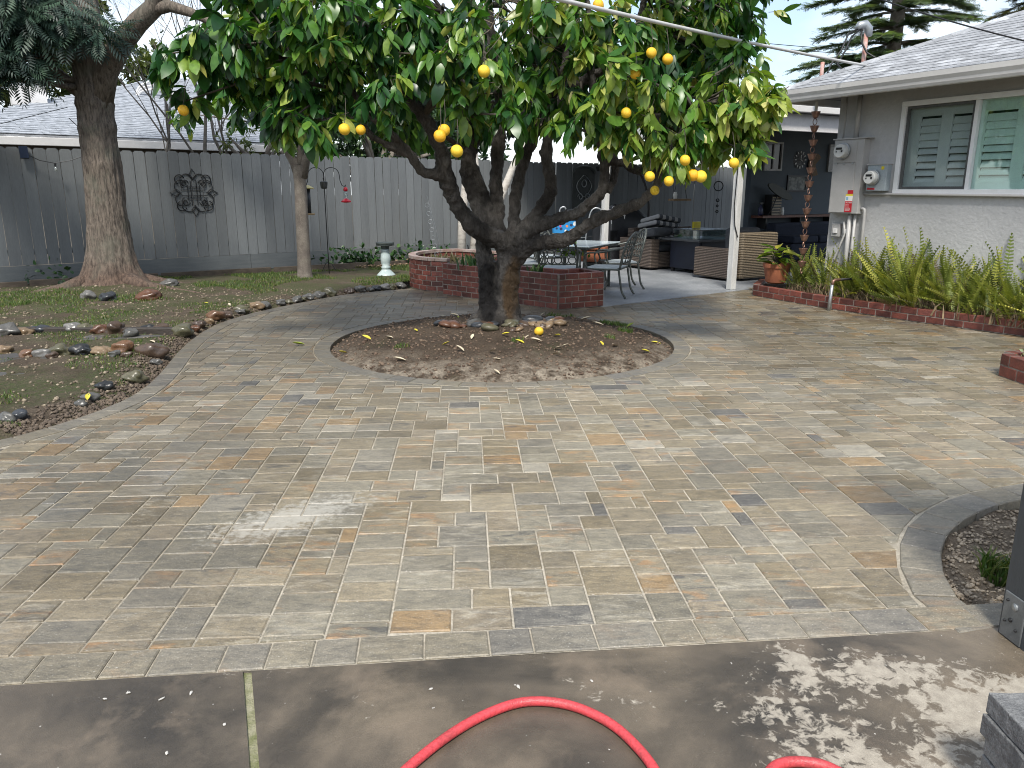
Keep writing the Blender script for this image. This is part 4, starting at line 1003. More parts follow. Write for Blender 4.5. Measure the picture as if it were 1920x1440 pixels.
st = MB(); hbox(st, .62, .73, -.103, -.1, 1.545, 1.57); st.build('sticker', m_red, mb2)
def conduit(pts, r, label, name='conduit'):
    P = [hp(*p) for p in pts]
    b = MB(); b.tube(P, r, 10)
    root = tag(b.build(name, m_greypaint, base=P[-1], smooth=True), label, 'conduit', 'conduits on the house wall')
    for p in P[1:-1]:
        pass
    return root
conduit([(.34, -.06, 2.80), (.34, -.06, 2.215)], .032, 'thick grey conduit rising from the electrical panel to the eave')
conduit([(.135, -.05, 2.80), (.135, -.05, 2.215)], .011, 'thin conduit rising from the panel to the eave nearest the corner')
conduit([(.385, -.07, 1.235), (.385, -.07, .12)], .028, 'thickest grey conduit dropping from the panel into the ferns')
conduit([(.465, -.07, 1.235), (.465, -.07, .12)], .019, 'middle grey conduit dropping from the panel into the ferns')
conduit([(.535, -.06, 1.29), (.565, -.06, 1.30), (.59, -.06, 1.285), (.595, -.06, 1.25), (.595, -.06, .12)], .02, 'grey conduit with an elbow right of the panel')
conduit([(.52, -.04, 1.49), (.7, -.04, 1.49), (3.4, -.04, 1.475)], .016, 'long horizontal conduit under the window')
conduit([(.30, -.07, 1.12), (.33, -.075, .95), (.25, -.09, .7), (.16, -.1, .45), (.12, -.1, .15)], .014, 'slanting white conduit below the switch boxes')
for i, s_ in enumerate((.10, .27)):
    sw = wallthing('switch_box', s_ + .07, .90, 'small outdoor switch box under the panel, ' + ('nearer the house corner' if i == 0 else 'nearer the conduits'), 'switch box', 'switch boxes under the panel')
    b = MB(); hbox(b, s_, s_ + .13, -.06, 0, .91, 1.09); b.build('body', m_greypaint, sw, bevel=.006)
    b = MB(); hbox(b, s_ + .03, s_ + .10, -.075, -.06, .96, 1.02); b.build('cover', m_white, sw, bevel=.004)
# rain chain
rc = empty('rain_chain', (4.19, 11.2, .42), 'copper rain chain of cups hanging from the gutter corner', 'rain chain')
m_copper = mat('aged_copper', (.30, .17, .125), (.22, .13, .10), scale=20, rough=.4, metal=.55)
q = MB(); q.lathe([(.018, -.06), (.035, -.045), (.052, .0), (.064, .03), (.060, .03), (.047, .0), (.03, -.04)], n=16); me_cup = bpy.data.meshes.new('cup'); me_cup.from_pydata(q.v, [], q.f); me_cup.materials.append(m_copper)
q = MB(); q.tube([(.033 * math.cos(a), 0, .042 * math.sin(a)) for a in [2 * math.pi * i / 14 for i in range(14)]], .0055, 5, closed=True); me_ring = bpy.data.meshes.new('ring'); me_ring.from_pydata(q.v, [], q.f); me_ring.materials.append(m_copper)
z = 2.56; k = 0
while z > .5:
    o = link('cup', me_cup, rc, (0, 0, z - .42)); o = link('ring', me_ring, rc, (0, 0, z - .42 - .105)); o.rotation_euler[2] = 0.3 + 1.1 * (k % 2) * .5; z -= .186; k += 1
b = MB(); b.tube([(4.19, 11.2, 2.72), (4.19, 11.2, 2.58)], .02, 10); b.build('outlet', m_white, rc)
# service mast, vent pipe, cable
m_rust = mat('rusty_pink_pipe', (.42, .20, .16), (.45, .34, .31), scale=18, rough=.7, rand=0)
ms = empty('service_mast', (4.9, 11.5, 3.1), 'rusty service mast with grey weatherhead on the roof', 'mast')
b = MB(); b.tube([(4.9, 11.5, 3.0), (4.9, 11.5, 3.66)], .03, 12); b.build('pipe', m_rust, ms, smooth=True)
b = MB(); b.tube([(4.93, 11.5, 3.60), (4.92, 11.5, 3.70), (4.87, 11.5, 3.755), (4.79, 11.49, 3.74), (4.75, 11.48, 3.69)], [.05, .062, .062, .055, .035], 12); b.build('weatherhead', m_galv, ms, smooth=True)
for i, pts in enumerate([[(4.78, 11.48, 3.70), (4.62, 11.42, 3.62), (4.52, 11.35, 3.40), (4.38, 11.3, 3.22), (4.32, 11.25, 3.10), (4.48, 11.15, 3.02), (4.66, 11.0, 3.05)], [(4.82, 11.48, 3.69), (4.83, 11.46, 3.52), (4.90, 11.42, 3.38), (5.0, 11.35, 3.30), (5.06, 11.3, 3.22)], [(4.80, 11.47, 3.69), (4.66, 11.4, 3.58), (4.55, 11.3, 3.38), (4.42, 11.2, 3.2), (4.50, 11.1, 3.08), (4.8, 11.0, 3.10)]]):
    b = MB(); b.tube(smooth3 if False else pts, .013, 7); b.build('drip_loop', m_darkmetal, ms, smooth=True)
b = MB(); b.tube([(4.71, 12.5, 3.0), (4.71, 12.5, 3.42)], .028, 12)
tag(b.build('vent_pipe', m_rust, base=(4.71, 12.5, 3.0), smooth=True), 'short pinkish vent pipe sticking up behind the roof edge', 'vent pipe')
m_cable = mat('grey_cable', (.50, .50, .49), (.44, .44, .43), rough=.5, fine=.03)
P0, P1 = Vector((4.75, 10.95, 3.14)), Vector((-2.1, 2.9, 2.70))
b = MB(); b.tube([P0.lerp(P1, t / 24) + Vector((0, 0, -.05 * (1 - (2 * t / 24 - 1) ** 2))) for t in range(25)], .0155, 10)
tag(b.build('service_cable', m_cable, base=P0, smooth=True), 'thick grey service cable running from the roof across the orange tree', 'cable')
def wire(a, c, sag, r, label, name='overhead_wire'):
    a, c = Vector(a), Vector(c)
    b = MB(); b.tube([a.lerp(c, t / 20) + Vector((0, 0, -sag * (1 - (2 * t / 20 - 1) ** 2))) for t in range(21)], r, 6)
    return tag(b.build(name, m_darkmetal, base=a, smooth=True), label, 'wire')
wire((4.23, 9.8, 3.72), (5.27, 8.4, 2.99), .02, .009, 'black wire passing above the grey shingle roof')
wire((10.69, 45, 9.54), (15.68, 38, 7.75), .05, .018, 'thin far wire in the blue gap beside the orange tree')
wire((10.71, 45, 9.3), (15.69, 38, 7.59), .05, .018, 'second thin far wire just under the first one')

# ---------------------------------------------------------------- covered patio and the wing behind it
PC = Vector((3.50, 12.30, 0))
def pc(s, off, z=0.0): return PC - HD * s + HN * off + Vector((0, 0, z))      # s runs away from the camera, off towards the house
cover = empty('patio_cover', PC, 'patio cover with white posts and beam and shingled roof', 'patio cover')
for s_, nm in ((0, ''), (3.4, ''), (7.6, '')):  # last post added to carry the unseen rear extension of the roof
    q = pc(s_, 0)
    b = MB(); b.box(q + Vector((0, 0, 1.215)), (.108, .108, 2.43), M=HM); po = b.build('post', m_concrete_post, cover, bevel=.006)
    if s_ == 0:
        b = MB(); b.tube([q + Vector((-.02, -.08, 2.4)), q + Vector((-.045, -.085, 1.9)), q + Vector((-.06, -.085, 1.3)), q + Vector((-.03, -.085, 1.0)), q + Vector((.03, -.08, .82))], .008, 6); b.build('cord', m_black, po)
b = MB(); b.beam(pc(-.1, 0, 2.57), pc(-.1, 3.3, 2.57), .06, .26); b.build('beam', m_white, cover, bevel=.005)
b = MB(); b.beam(pc(-.07, 0, 2.555), pc(3.6, 0, 2.555), .06, .23); b.build('beam', m_white, cover, bevel=.005)
b = MB(); b.beam(pc(-.22, -.1, 2.76), pc(-.22, 3.3, 2.76), .10, .10); b.build('gutter', m_gutter, cover, bevel=.01)
b = MB()
def slab(mb, pts, th):
    n = len(pts); up = Vector((0, 0, th))
    mb.add([Vector(p) for p in pts] + [Vector(p) + up for p in pts], [tuple(range(n)), tuple(range(2 * n - 1, n - 1, -1))] + [(i, n + i, n + (i + 1) % n, (i + 1) % n) for i in range(n)])
slab(b, [pc(-.17, -.14, 2.745), pc(-.17, 8.4, 2.745), pc(7.8, 8.4, 3.37), pc(7.8, -.14, 3.37)], .04)  # rear part of the deck is unseen, added to shade the fence behind
b.build('roof_deck', m_soffit, cover)
b = MB(); k = 0
while k < 58:
    s0 = -.24 + k * .135; z0 = 2.80 + (s0 + .17) * .078
    b.beam(pc(s0 + .09, -.2, z0 + .015), pc(s0 + .09, 3.4, z0 + .015), .18, .010, up=(Vector((0, 0, 1)) + HD * .02)); k += 1
b.build('shingle_course', m_shingle, cover)
# rafters under the deck
for i in range(5):
    b = MB(); o_ = .35 + i * .8; b.beam(pc(.0, o_, 2.68), pc(7.7, o_, 3.29), .045, .10); b.build('rafter', m_soffit, cover)
# wing walls: dark blue-grey
m_wing = mat('wing_paint', (.085, .105, .125), (.07, .09, .11), scale=1, rough=.7, fine=.04)
b = MB(); b.beam(pc(3.655, 4.07, 1.4), pc(3.655, 8.4, 1.4), .15, 2.9, up=(0, 0, 1))
b.build('wing_wall', m_wing, house)
def wing(off, z, d=0.0): return pc(3.58 - d, off + 3.05, z)
WA = math.atan2(HN.y, HN.x)
WM = Matrix((HN, -HD, Vector((0, 0, 1)))).transposed()
def wbox(mb, o0, o1, z0, z1, d0, d1): return mb.box(wing((o0 + o1) / 2, (z0 + z1) / 2, (d0 + d1) / 2), (o1 - o0, d1 - d0, z1 - z0), M=WM)
for o0, o1 in ((1.35, 1.90), (3.45, 4.05)):
    wn_ = empty('window', wing((o0 + o1) / 2, 1.6)); wn_.parent = house; wn_.location = WL[wn_] - WL[house]
    b = MB(); wbox(b, o0, o1, 1.95, 1.99, 0, .05); wbox(b, o0, o1, 2.52, 2.56, 0, .05); wbox(b, o0, o0 + .04, 1.99, 2.52, 0, .049); wbox(b, o1 - .04, o1, 1.99, 2.52, 0, .049); wbox(b, (o0 + o1) / 2 - .015, (o0 + o1) / 2 + .015, 1.99, 2.52, 0, .04)
    b.build('frame', m_greypaint, wn_)
    b = MB(); wbox(b, o0 + .04, o1 - .04, 1.99, 2.52, .005, .012); b.build('pane', mat('dark_glass', (.02, .025, .03), rough=.08, fine=0), wn_)
ck = empty('wall_clock', wing(2.5, 2.2, .02), 'round wall clock with pale openwork rim in the dark patio', 'clock')
b = MB(); b.lathe([(.20, 0), (.205, .02), (.15, .03), (.14, .025)], wing(2.5, 2.2, 0.0), 28, WM @ Matrix.Rotation(R(-90), 3, 'X')); b.build('dial', mat('clock_metal', (.16, .17, .17), (.05, .05, .05), scale=30, rough=.5), ck)
for i in range(12):
    a = 2 * math.pi * i / 12; b = MB(); c_ = wing(2.5 + .165 * math.cos(a), 2.2 + .165 * math.sin(a), .034); b.box(c_, (.05, .008, .02), M=WM @ Matrix.Rotation(-a, 3, 'Y')); b.build('numeral', m_stwhite, ck)
b = MB(); b.beam(wing(2.5, 2.2, .045), wing(2.5, 2.31, .045), .006, .012, up=HN); b.beam(wing(2.5, 2.2, .045), wing(2.57, 2.17, .045), .006, .012); b.build('hands', m_stwhite, ck)
fn = empty('woven_fan', wing(3.0, 1.85), 'round tan woven fan hanging right of the wall clock', 'fan')
b = MB(); pts = [(3.0 + .23 * math.cos(a), 2.1 + .25 * math.sin(a)) for a in [R(40) + R(260) * i / 18 for i in range(19)]] + [(3.0, 2.1)]
n_ = len(pts); b.add([wing(o_, z_, .03) for o_, z_ in pts] + [wing(o_, z_, .045) for o_, z_ in pts], [tuple(range(n_ - 1, -1, -1)), tuple(range(n_, 2 * n_))] + [(i, (i + 1) % n_, n_ + (i + 1) % n_, n_ + i) for i in range(n_)])
b.build('blade', mat('woven_tan', (.20, .125, .065), (.13, .08, .045), scale=40, rough=.7), fn)
b = MB(); b.lathe([(.05, 0), (.05, .06), (.02, .07)], wing(3.0, 2.1, 0), 14, WM @ Matrix.Rotation(R(-90), 3, 'X')); b.build('hub', m_black, fn)
pf = empty('framed_picture', wing(2.47, 1.5), 'small dark framed map on the dark patio wall', 'picture')
b = MB(); wbox(b, 2.15, 2.80, 1.50, 1.54, 0, .03); wbox(b, 2.15, 2.80, 1.82, 1.86, 0, .03); wbox(b, 2.15, 2.19, 1.54, 1.82, 0, .029); wbox(b, 2.76, 2.80, 1.54, 1.82, 0, .029); b.build('frame', m_black, pf)
b = MB(); wbox(b, 2.19, 2.76, 1.54, 1.82, .002, .012); b.build('print', mat('map_print', (.30, .31, .29), (.08, .09, .09), scale=14, rough=.6), pf)
shf = empty('wall_shelf', wing(2.3, .9), 'long reddish wooden shelf along the dark patio wall', 'shelf')
b = MB(); wbox(b, 1.10, 3.9, .94, .99, .0, .34); b.build('board', mat('red_wood', (.16, .055, .03), (.10, .035, .02), scale=6, rough=.45, stretch=(1, 6, 6)), shf)
for o_ in (1.3, 2.4, 3.5):
    b = MB(); wbox(b, o_, o_ + .04, .70, .94, .0, .25); b.build('bracket', m_black, shf)
sp = empty('spray_bottle', wing(1.22, .99, .15), 'dark spray bottle on the left end of the patio shelf', 'bottle')
b = MB(); b.lathe([(.045, 0), (.05, .04), (.05, .15), (.02, .20), (.018, .24)], wing(1.22, .99, .15), 14); b.build('body', mat('blue_plastic', (.03, .035, .10), rough=.3, fine=0), sp, smooth=True)
b = MB(); wbox(b, 1.18, 1.27, 1.23, 1.27, .13, .17); b.build('trigger', m_black, sp)
ls = empty('slatted_lantern', wing(1.58, .99, .15), 'slatted wooden lantern box on the patio shelf', 'lantern')
for i in range(7):
    b = MB(); wbox(b, 1.44, 1.72, 1.0 + i * .06, 1.03 + i * .06, .26, .28); b.build('slat', mat('pale_wood' + str(i), (.34, .28, .20), rough=.6) if i == 0 else bpy.data.materials['pale_wood0'], ls)
b = MB(); wbox(b, 1.44, 1.72, .99, 1.44, .05, .25); b.build('body', m_black, ls)
jr = empty('jar', wing(1.84, .99, .2), 'small pale jar beside the slatted lantern', 'jar')
b = MB(); b.lathe([(.045, 0), (.05, .02), (.05, .11), (.035, .14), (.04, .15), (.04, .17)], wing(1.84, .99, .2), 14); b.build('body', m_stwhite, jr, smooth=True)
ob = empty('oval_board', wing(1.7, 1.3, .3), 'dark oval board on a slanting stand above the shelf', 'board')
b = MB(); c_ = wing(1.60, 1.50, .32); mm = WM @ Matrix.Rotation(R(22), 3, 'Y'); pts = [(.42 * math.cos(a), .10 * math.sin(a)) for a in [2 * math.pi * i / 24 for i in range(24)]]
b.add([c_ + mm @ Vector((x, y_, z)) for y_ in (-.02, .02) for x, z in pts], [tuple(range(24)), tuple(range(47, 23, -1))] + [(i, 24 + i, 24 + (i + 1) % 24, (i + 1) % 24) for i in range(24)]); b.build('deck', mat('dark_green_board', (.025, .03, .022), rough=.5), ob)
b = MB(); b.tube([wing(1.55, 1.48, .32), wing(1.42, 1.15, .3), wing(1.35, .99, .25)], .012, 6); b.build('stand', m_black, ob)
# navy sofa under the shelf
ns = empty('patio_sofa', wing(2.4, 0, .6), 'dark navy sofa under the shelf in the covered patio', 'sofa')
m_navy = mat('navy_fabric', (.016, .022, .042), (.012, .017, .032), scale=20, rough=.85, bmp=.2, bscale=120)
b = MB(); wbox(b, 1.2, 3.7, .08, .42, .38, 1.1); b.build('base', m_navy, ns, bevel=.03)
b = MB(); wbox(b, 1.2, 3.7, .43, .84, .36, .6); b.build('backrest', m_navy, ns, bevel=.05)
for i in range(3):
    b = MB(); wbox(b, 1.22 + i * .83, 2.02 + i * .83, .43, .58, .62, 1.12); b.build('cushion', m_navy, ns, bevel=.04)

# ---------------------------------------------------------------- neighbour's house behind the fence
def fq(s, back, z): return fpt(s, -back, z)
nb = empty('neighbour_house', fq(4, 6, 0), "neighbour's house with pale grey shingle roof behind the fence", 'house')
NE_Z, NSL = 2.42, .32
b = MB(); b.beam(fq(-.3, 3.2, 1.2), fq(6.0, 3.2, 1.2), .2, 2.5); b.build('wall', mat('neighbour_wall', (.35, .31, .26), rough=.85), nb)
b = MB(); b.beam(fq(-.9, 2.42, 2.42), fq(6.3, 2.42, 2.42), .13, .15); b.build('gutter', m_gutter, nb, bevel=.01)
b = MB(); slab(b, [fq(-.8, 2.5, 2.36), fq(6.2, 2.5, 2.36), fq(6.2, 3.2, 2.36), fq(-.8, 3.2, 2.36)], .02); b.build('soffit', mat('brown_soffit', (.11, .08, .055), rough=.8), nb)
HIP0, RIDGE_B = -.85, 8.6
def nroof(s, back, lift=0.0): return fq(s, back, 2.50 + (back - 2.4) * NSL + lift)
b = MB(); slab(b, [nroof(HIP0, 2.4), nroof(6.3, 2.4), nroof(6.3, RIDGE_B), nroof(HIP0 + 6.2, RIDGE_B)], .03); slab(b, [nroof(HIP0, 2.4), nroof(HIP0 + 6.2, RIDGE_B), fq(HIP0, 14.8, 2.5)], .03); b.build('roof_deck', m_shingle, nb)
m_nsh = mat('neighbour_shingle', (.34, .365, .40), (.22, .24, .265), scale=9, rough=.85, fine=.35, stretch=(1, 1, 3), p=(.42, .58))
b = MB(); k = 0
while True:
    bk = 2.42 + k * .14
    if bk > RIDGE_B - .1: break
    t_ = (bk - 2.4) / (RIDGE_B - 2.4)
    s0, s1 = HIP0 + 6.2 * t_, 6.3 + 0 * t_
    s_ = s0
    while s_ < s1:
        w_ = min(random.choice((.3, .6, .9)), s1 - s_)
        b.beam(nroof(s_, bk + .08, .045 + random.uniform(0, .008)), nroof(s_ + w_ - .006, bk + .08, .045 + random.uniform(0, .004)), .19, .012, up=(Vector((0, 0, 1)) + FN * (NSL - .06)))
        s_ += w_
    k += 1
b.build('shingle_course', m_nsh, nb)['kind'] = 'stuff'
for i in range(2):
    cv = nroof(1.28 + i * .34, 4.95, -.05)
    b = MB(); b.box(cv + Vector((0, 0, .22)), (.30, .30, .44), rz=math.atan2(FD.y, FD.x)); b.box(cv + Vector((0, 0, .47)), (.36, .36, .06), rz=math.atan2(FD.y, FD.x)); b.build('vent', m_white, nb)
b = MB(); cv = nroof(4.35, 6.2, .02)
for i in range(3): b.tube([cv + FD * (.45 - i * .02) * math.cos(a) + Vector((0, 0, .02 + (.34 - i * .09) * math.sin(a))) for a in [math.pi * j / 12 for j in range(13)]], .03, 6)
b.build('roof_vent', m_white, nb)
# ---------------------------------------------------------------- leaves
def leaf_base(w=.48, fold=.22, curl=.18, rows=5):
    """leaf along +Y, length 1, blade in XY, normal +Z; 3 columns"""
    V, F = [], []
    for i in range(rows):
        t = i / (rows - 1)
        hw = w * .5 * (math.sin(math.pi * min(1, t * .92 + .06)) ** .75) * (1.08 - .25 * t)
        if i == rows - 1: hw = .012
        z = -curl * t * t
        V += [(-hw, t, z + fold * hw), (0, t, z), (hw, t, z + fold * hw)]
    for i in range(rows - 1):
        a = i * 3
        F += [(a, a + 1, a + 4, a + 3), (a + 1, a + 2, a + 5, a + 4)]
    return np.array(V), np.array(F)

def scatter(base, pos, yax, nrm, size):
    """instances of a base leaf: pos (n,3), yax leaf direction, nrm blade normal, size (n,)"""
    Vb, Fb = base
    y = yax / np.linalg.norm(yax, axis=1, keepdims=True)
    x = np.cross(y, nrm); x /= np.linalg.norm(x, axis=1, keepdims=True) + 1e-9
    z = np.cross(x, y)
    M = np.stack([x, y, z], axis=2) * size[:, None, None]
    V = np.einsum('nij,kj->nki', M, Vb) + pos[:, None, :]
    n, k = V.shape[:2]
    F = (Fb[None, :, :] + (np.arange(n) * k)[:, None, None]).reshape(-1, Fb.shape[1])
    return V.reshape(-1, 3), F

def twig_leaves(clumps, per, nleaf, lsize, droop=.9, seed=1, jit=.5):
    """leaf positions, directions, normals and tones for hanging clusters round each clump centre; also twig end points"""
    rg = np.random.default_rng(seed)
    P, Y, Nn, S, T, tw = [], [], [], [], [], []
    for (cx, cy, cz, r, tone) in clumps:
        for _ in range(max(2, int(per * (r / .3) ** 2))):
            d = rg.normal(size=3); d[2] = d[2] * .7 - .15; d /= np.linalg.norm(d)
            tip = np.array((cx, cy, cz)) + d * r * rg.uniform(.55, 1.05)
            ax = d * .8 + np.array((0, 0, -.75 * droop)) + rg.normal(size=3) * .25; ax /= np.linalg.norm(ax)
            L_ = rg.uniform(.10, .20)
            tw.append((tip - ax * L_ - d * .06, tip))
            n_ = rg.integers(nleaf - 2, nleaf + 3)
            a0 = rg.uniform(0, 6.28)
            e1 = np.cross(ax, (0, 0, 1.0)); e1 = e1 / (np.linalg.norm(e1) + 1e-6) if np.linalg.norm(e1) > .05 else np.array((1.0, 0, 0)); e2 = np.cross(ax, e1)
            ct = np.clip(tone + rg.normal() * .12, 0, 1)
            for k in range(n_):
                a = a0 + k * 2.4
                rad = e1 * math.cos(a) + e2 * math.sin(a)
                p = tip - ax * L_ * (1 - k / n_)
                y = ax * rg.uniform(.35, .9) + rad * rg.uniform(.5, 1.0) + np.array((0, 0, -droop * rg.uniform(.3, 1.0)))
                nn = rad * .8 + np.array((0, 0, .8)) + rg.normal(size=3) * jit
                P.append(p); Y.append(y); Nn.append(nn); S.append(lsize * rg.choice((.55, .8, 1.0, 1.15)) * rg.uniform(.85, 1.15)); T.append(np.clip(ct + rg.normal() * .10 + (.42 if rg.random() < .06 else 0), 0, 1))
    return np.array(P), np.array(Y), np.array(Nn), np.array(S), np.array(T), tw

# ---------------------------------------------------------------- the orange tree in its island
def mat_bark_o():
    m, N, L, bs = nodes('orange_bark_wet')
    p = coords(N, L); v = coords(N, L, 'pos', (1, 1, .4))
    f = tex(N, L, v, 26, 6, .68, .4)
    big = tex(N, L, p, 2.4, 5, .6)
    col = mixc(N, L, ramp(N, L, big, .38, .62), (.036, .032, .029), (.135, .124, .112))
    col = mixc(N, L, 1.0, col, ramp(N, L, f, .3, .7, (.5, .48, .46, 1), (1.45, 1.45, 1.45, 1)), 'MULTIPLY')
    def zone(c, s_, lo, hi):
        mp = N.new('ShaderNodeMapping'); mp.vector_type = 'TEXTURE'; mp.inputs['Location'].default_value = c; mp.inputs['Scale'].default_value = s_
        L.new(p, mp.inputs['Vector']); ln = N.new('ShaderNodeVectorMath'); ln.operation = 'LENGTH'; L.new(mp.outputs[0], ln.inputs[0])
        d = math_(N, L, 'ADD', ln.outputs['Value'], math_(N, L, 'MULTIPLY', math_(N, L, 'SUBTRACT', tex(N, L, p, 7, 4), .5), .9))
        return ramp(N, L, math_(N, L, 'MULTIPLY', d, .5), lo, hi, (1, 1, 1, 1), (0, 0, 0, 1))
    col = mixc(N, L, math_(N, L, 'MULTIPLY', zone((.0, 8.25, .50), (.13, .3, .38), .36, .52), .8), col, (.11, .065, .028))
    char = zone((-.27, 8.22, .52), (.17, .3, .48), .36, .56)       # charred hollow low on the left
    col = mixc(N, L, math_(N, L, 'MULTIPLY', char, .96), col, (.009, .008, .008))
    L.new(col, bs.inputs['Base Color'])
    L.new(math_(N, L, 'SUBTRACT', .66, math_(N, L, 'MULTIPLY', ramp(N, L, tex(N, L, p, 3.1, 3), .4, .6), .28)), bs.inputs['Roughness'])
    h = math_(N, L, 'ADD', f, math_(N, L, 'MULTIPLY', tex(N, L, v, 75, 4, .7), .5))
    bs.inputs['Specular IOR Level'].default_value = .3
    bump(N, L, bs, h, 1.0, .05)
    return m
m_bark_o = mat_bark_o()
tree = empty('orange_tree', (-.15, 8.45, .1), 'large orange tree with dark spreading limbs and ripe fruit in the soil island', 'tree')
b = MB()
for li, l in enumerate(LIMBS):
    # resample the limb with a little wander
    P = [Vector(p[:3]) for p in l]; rr = [p[3] for p in l]
    pts, rad = [], []
    for i in range(len(P) - 1):
        p0, p1, p2, p3 = P[max(i - 1, 0)], P[i], P[i + 1], P[min(i + 2, len(P) - 1)]
        for k in range(5):
            t = k / 5
            q = .5 * ((2 * p1) + (p2 - p0) * t + (2 * p0 - 5 * p1 + 4 * p2 - p3) * t * t + (3 * p1 - p0 - 3 * p2 + p3) * t ** 3)
            nz = noise.noise(q * 5 + Vector((li * 3, 0, 0)))
            pts.append(q + noise.noise_vector(q * 4 + Vector((li, 0, 0))) * .02); rad.append((rr[i] + (rr[i + 1] - rr[i]) * t) * (1 + .15 * nz) * (.86 if li > 1 else .86))
    pts.append(P[-1]); rad.append(rr[-1])
    b.tube(pts, rad, 10)
# root flare and knots
for k in range(7):
    a = k * .9 + .3
    p0 = Vector((-.16, 8.45, .30)); p1 = p0 + Vector((math.cos(a) * .22, math.sin(a) * .2, -.16)); p2 = p0 + Vector((math.cos(a) * .40, math.sin(a) * .36, -.27))
    b.tube([p0, p1, p2], [.12, .085, .04], 8)
tk = b.build('trunk', m_bark_o, tree, smooth=True)
rm = tk.modifiers.new('remesh', 'REMESH'); rm.mode = 'VOXEL'; rm.voxel_size = .014; rm.use_smooth_shade = True
sm = tk.modifiers.new('smooth', 'SMOOTH'); sm.iterations = 3; sm.factor = .5
tx = bpy.data.textures.new('bark_lumps', 'CLOUDS'); tx.noise_scale = .07; tx.noise_depth = 3
dp = tk.modifiers.new('lumps', 'DISPLACE'); dp.texture = tx; dp.strength = .055; dp.mid_level = .5

clump_in = []
for x, y, z, r, kind in CLUMPS:
    tone = .18 + .11 * noise.noise(Vector((x, y, z)) * .9)
    if kind == 1: tone += max(0.0, min(.36, (x - .1) * .15)) * (1.0 if z < 3.1 else .6)  # right clumps yellower, with sunlit brightness put into their leaf tone
    if kind == 1 and x < -1.6: tone -= .06
    clump_in.append((x, y, z, r, max(.02, tone)))
fr_c = [c for c, s in zip(clump_in, CLUMPS) if s[4] == 1]; bk_c = [c for c, s in zip(clump_in, CLUMPS) if s[4] != 1]
LB = leaf_base()
Pf, Yf, Nf, Sf, Tf, twf = twig_leaves(fr_c, 13, 8, .158, seed=3)
Pb, Yb, Nb, Sb, Tb, twb = twig_leaves(bk_c, 8, 8, .15, seed=4)
LEAF_STOPS = [(0.0, (.015, .056, .018)), (.14, (.036, .118, .022)), (.30, (.092, .205, .030)), (.50, (.22, .31, .05)), (.75, (.42, .42, .11)), (1.0, (.66, .62, .30))]
m_leaf = mat_leaf('orange_leaf', LEAF_STOPS, rough=.34, trans=.30)
# the three hundred leaves that show largest are parts of their own
score = Sf / np.linalg.norm(Pf - np.array((0, 0, 1.55)), axis=1) * (np.abs(Nf[:, 1]) + .4) * (Pf[:, 2] < 3.35)
near = np.argsort(-score)[:300]; isn = np.zeros(len(Pf), bool); isn[near] = True
kk = len(LB[0])
LBS = [LB, leaf_base(w=.56, fold=.05, curl=.42), leaf_base(w=.40, fold=.45, curl=-.05), leaf_base(w=.52, fold=-.25, curl=.30)]
Pa, Ya, Na, Sa, Ta = (np.concatenate([a_[~isn], b_]) for a_, b_ in ((Pf, Pb), (Yf, Yb), (Nf, Nb), (Sf, Sb), (Tf, Tb)))
which = rng.integers(0, 4, len(Pa)); Vs, Fs, Ts, n0 = [], [], [], 0
for w_ in range(4):
    k_ = which == w_
    v_, f_ = scatter(LBS[w_], Pa[k_], Ya[k_], Na[k_], Sa[k_]); Vs.append(v_); Fs.append(f_ + n0); Ts.append(np.repeat(Ta[k_], kk)); n0 += len(v_)
o = np_mesh('foliage', np.vstack(Vs), np.vstack(Fs), m_leaf, tree, smooth=True, attr={'tone': np.concatenate(Ts)})
o['kind'] = 'stuff'
leaf_meshes = []
for i in range(40):
    me = bpy.data.meshes.new('leaf'); me.from_pydata([tuple(v) for v in LBS[i // 10][0]], [], [tuple(int(j) for j in f) for f in LB[1]])
    me.polygons.foreach_set('use_smooth', [True] * len(me.polygons))
    a = me.attributes.new('tone', 'FLOAT', 'POINT'); a.data.foreach_set('value', [(i % 10) / 9.0] * len(me.vertices)); me.materials.append(m_leaf); leaf_meshes.append(me)
def place_leaf(name, p, y, n, s, tone, parent):
    o = link(name, leaf_meshes[int(round(min(1, max(0, tone)) * 9)) + 10 * random.randrange(4)], parent, Vector(p) - (WL[parent] if parent else Vector((0, 0, 0))))
    y = Vector(y).normalized(); x = y.cross(Vector(n)).normalized(); z = x.cross(y)
    o.rotation_euler = Matrix((x, y, z)).transposed().to_euler(); o.scale = (s, s, s)
    return o
for i in near: place_leaf('leaf', Pf[i], Yf[i], Nf[i], Sf[i], Tf[i], tree)
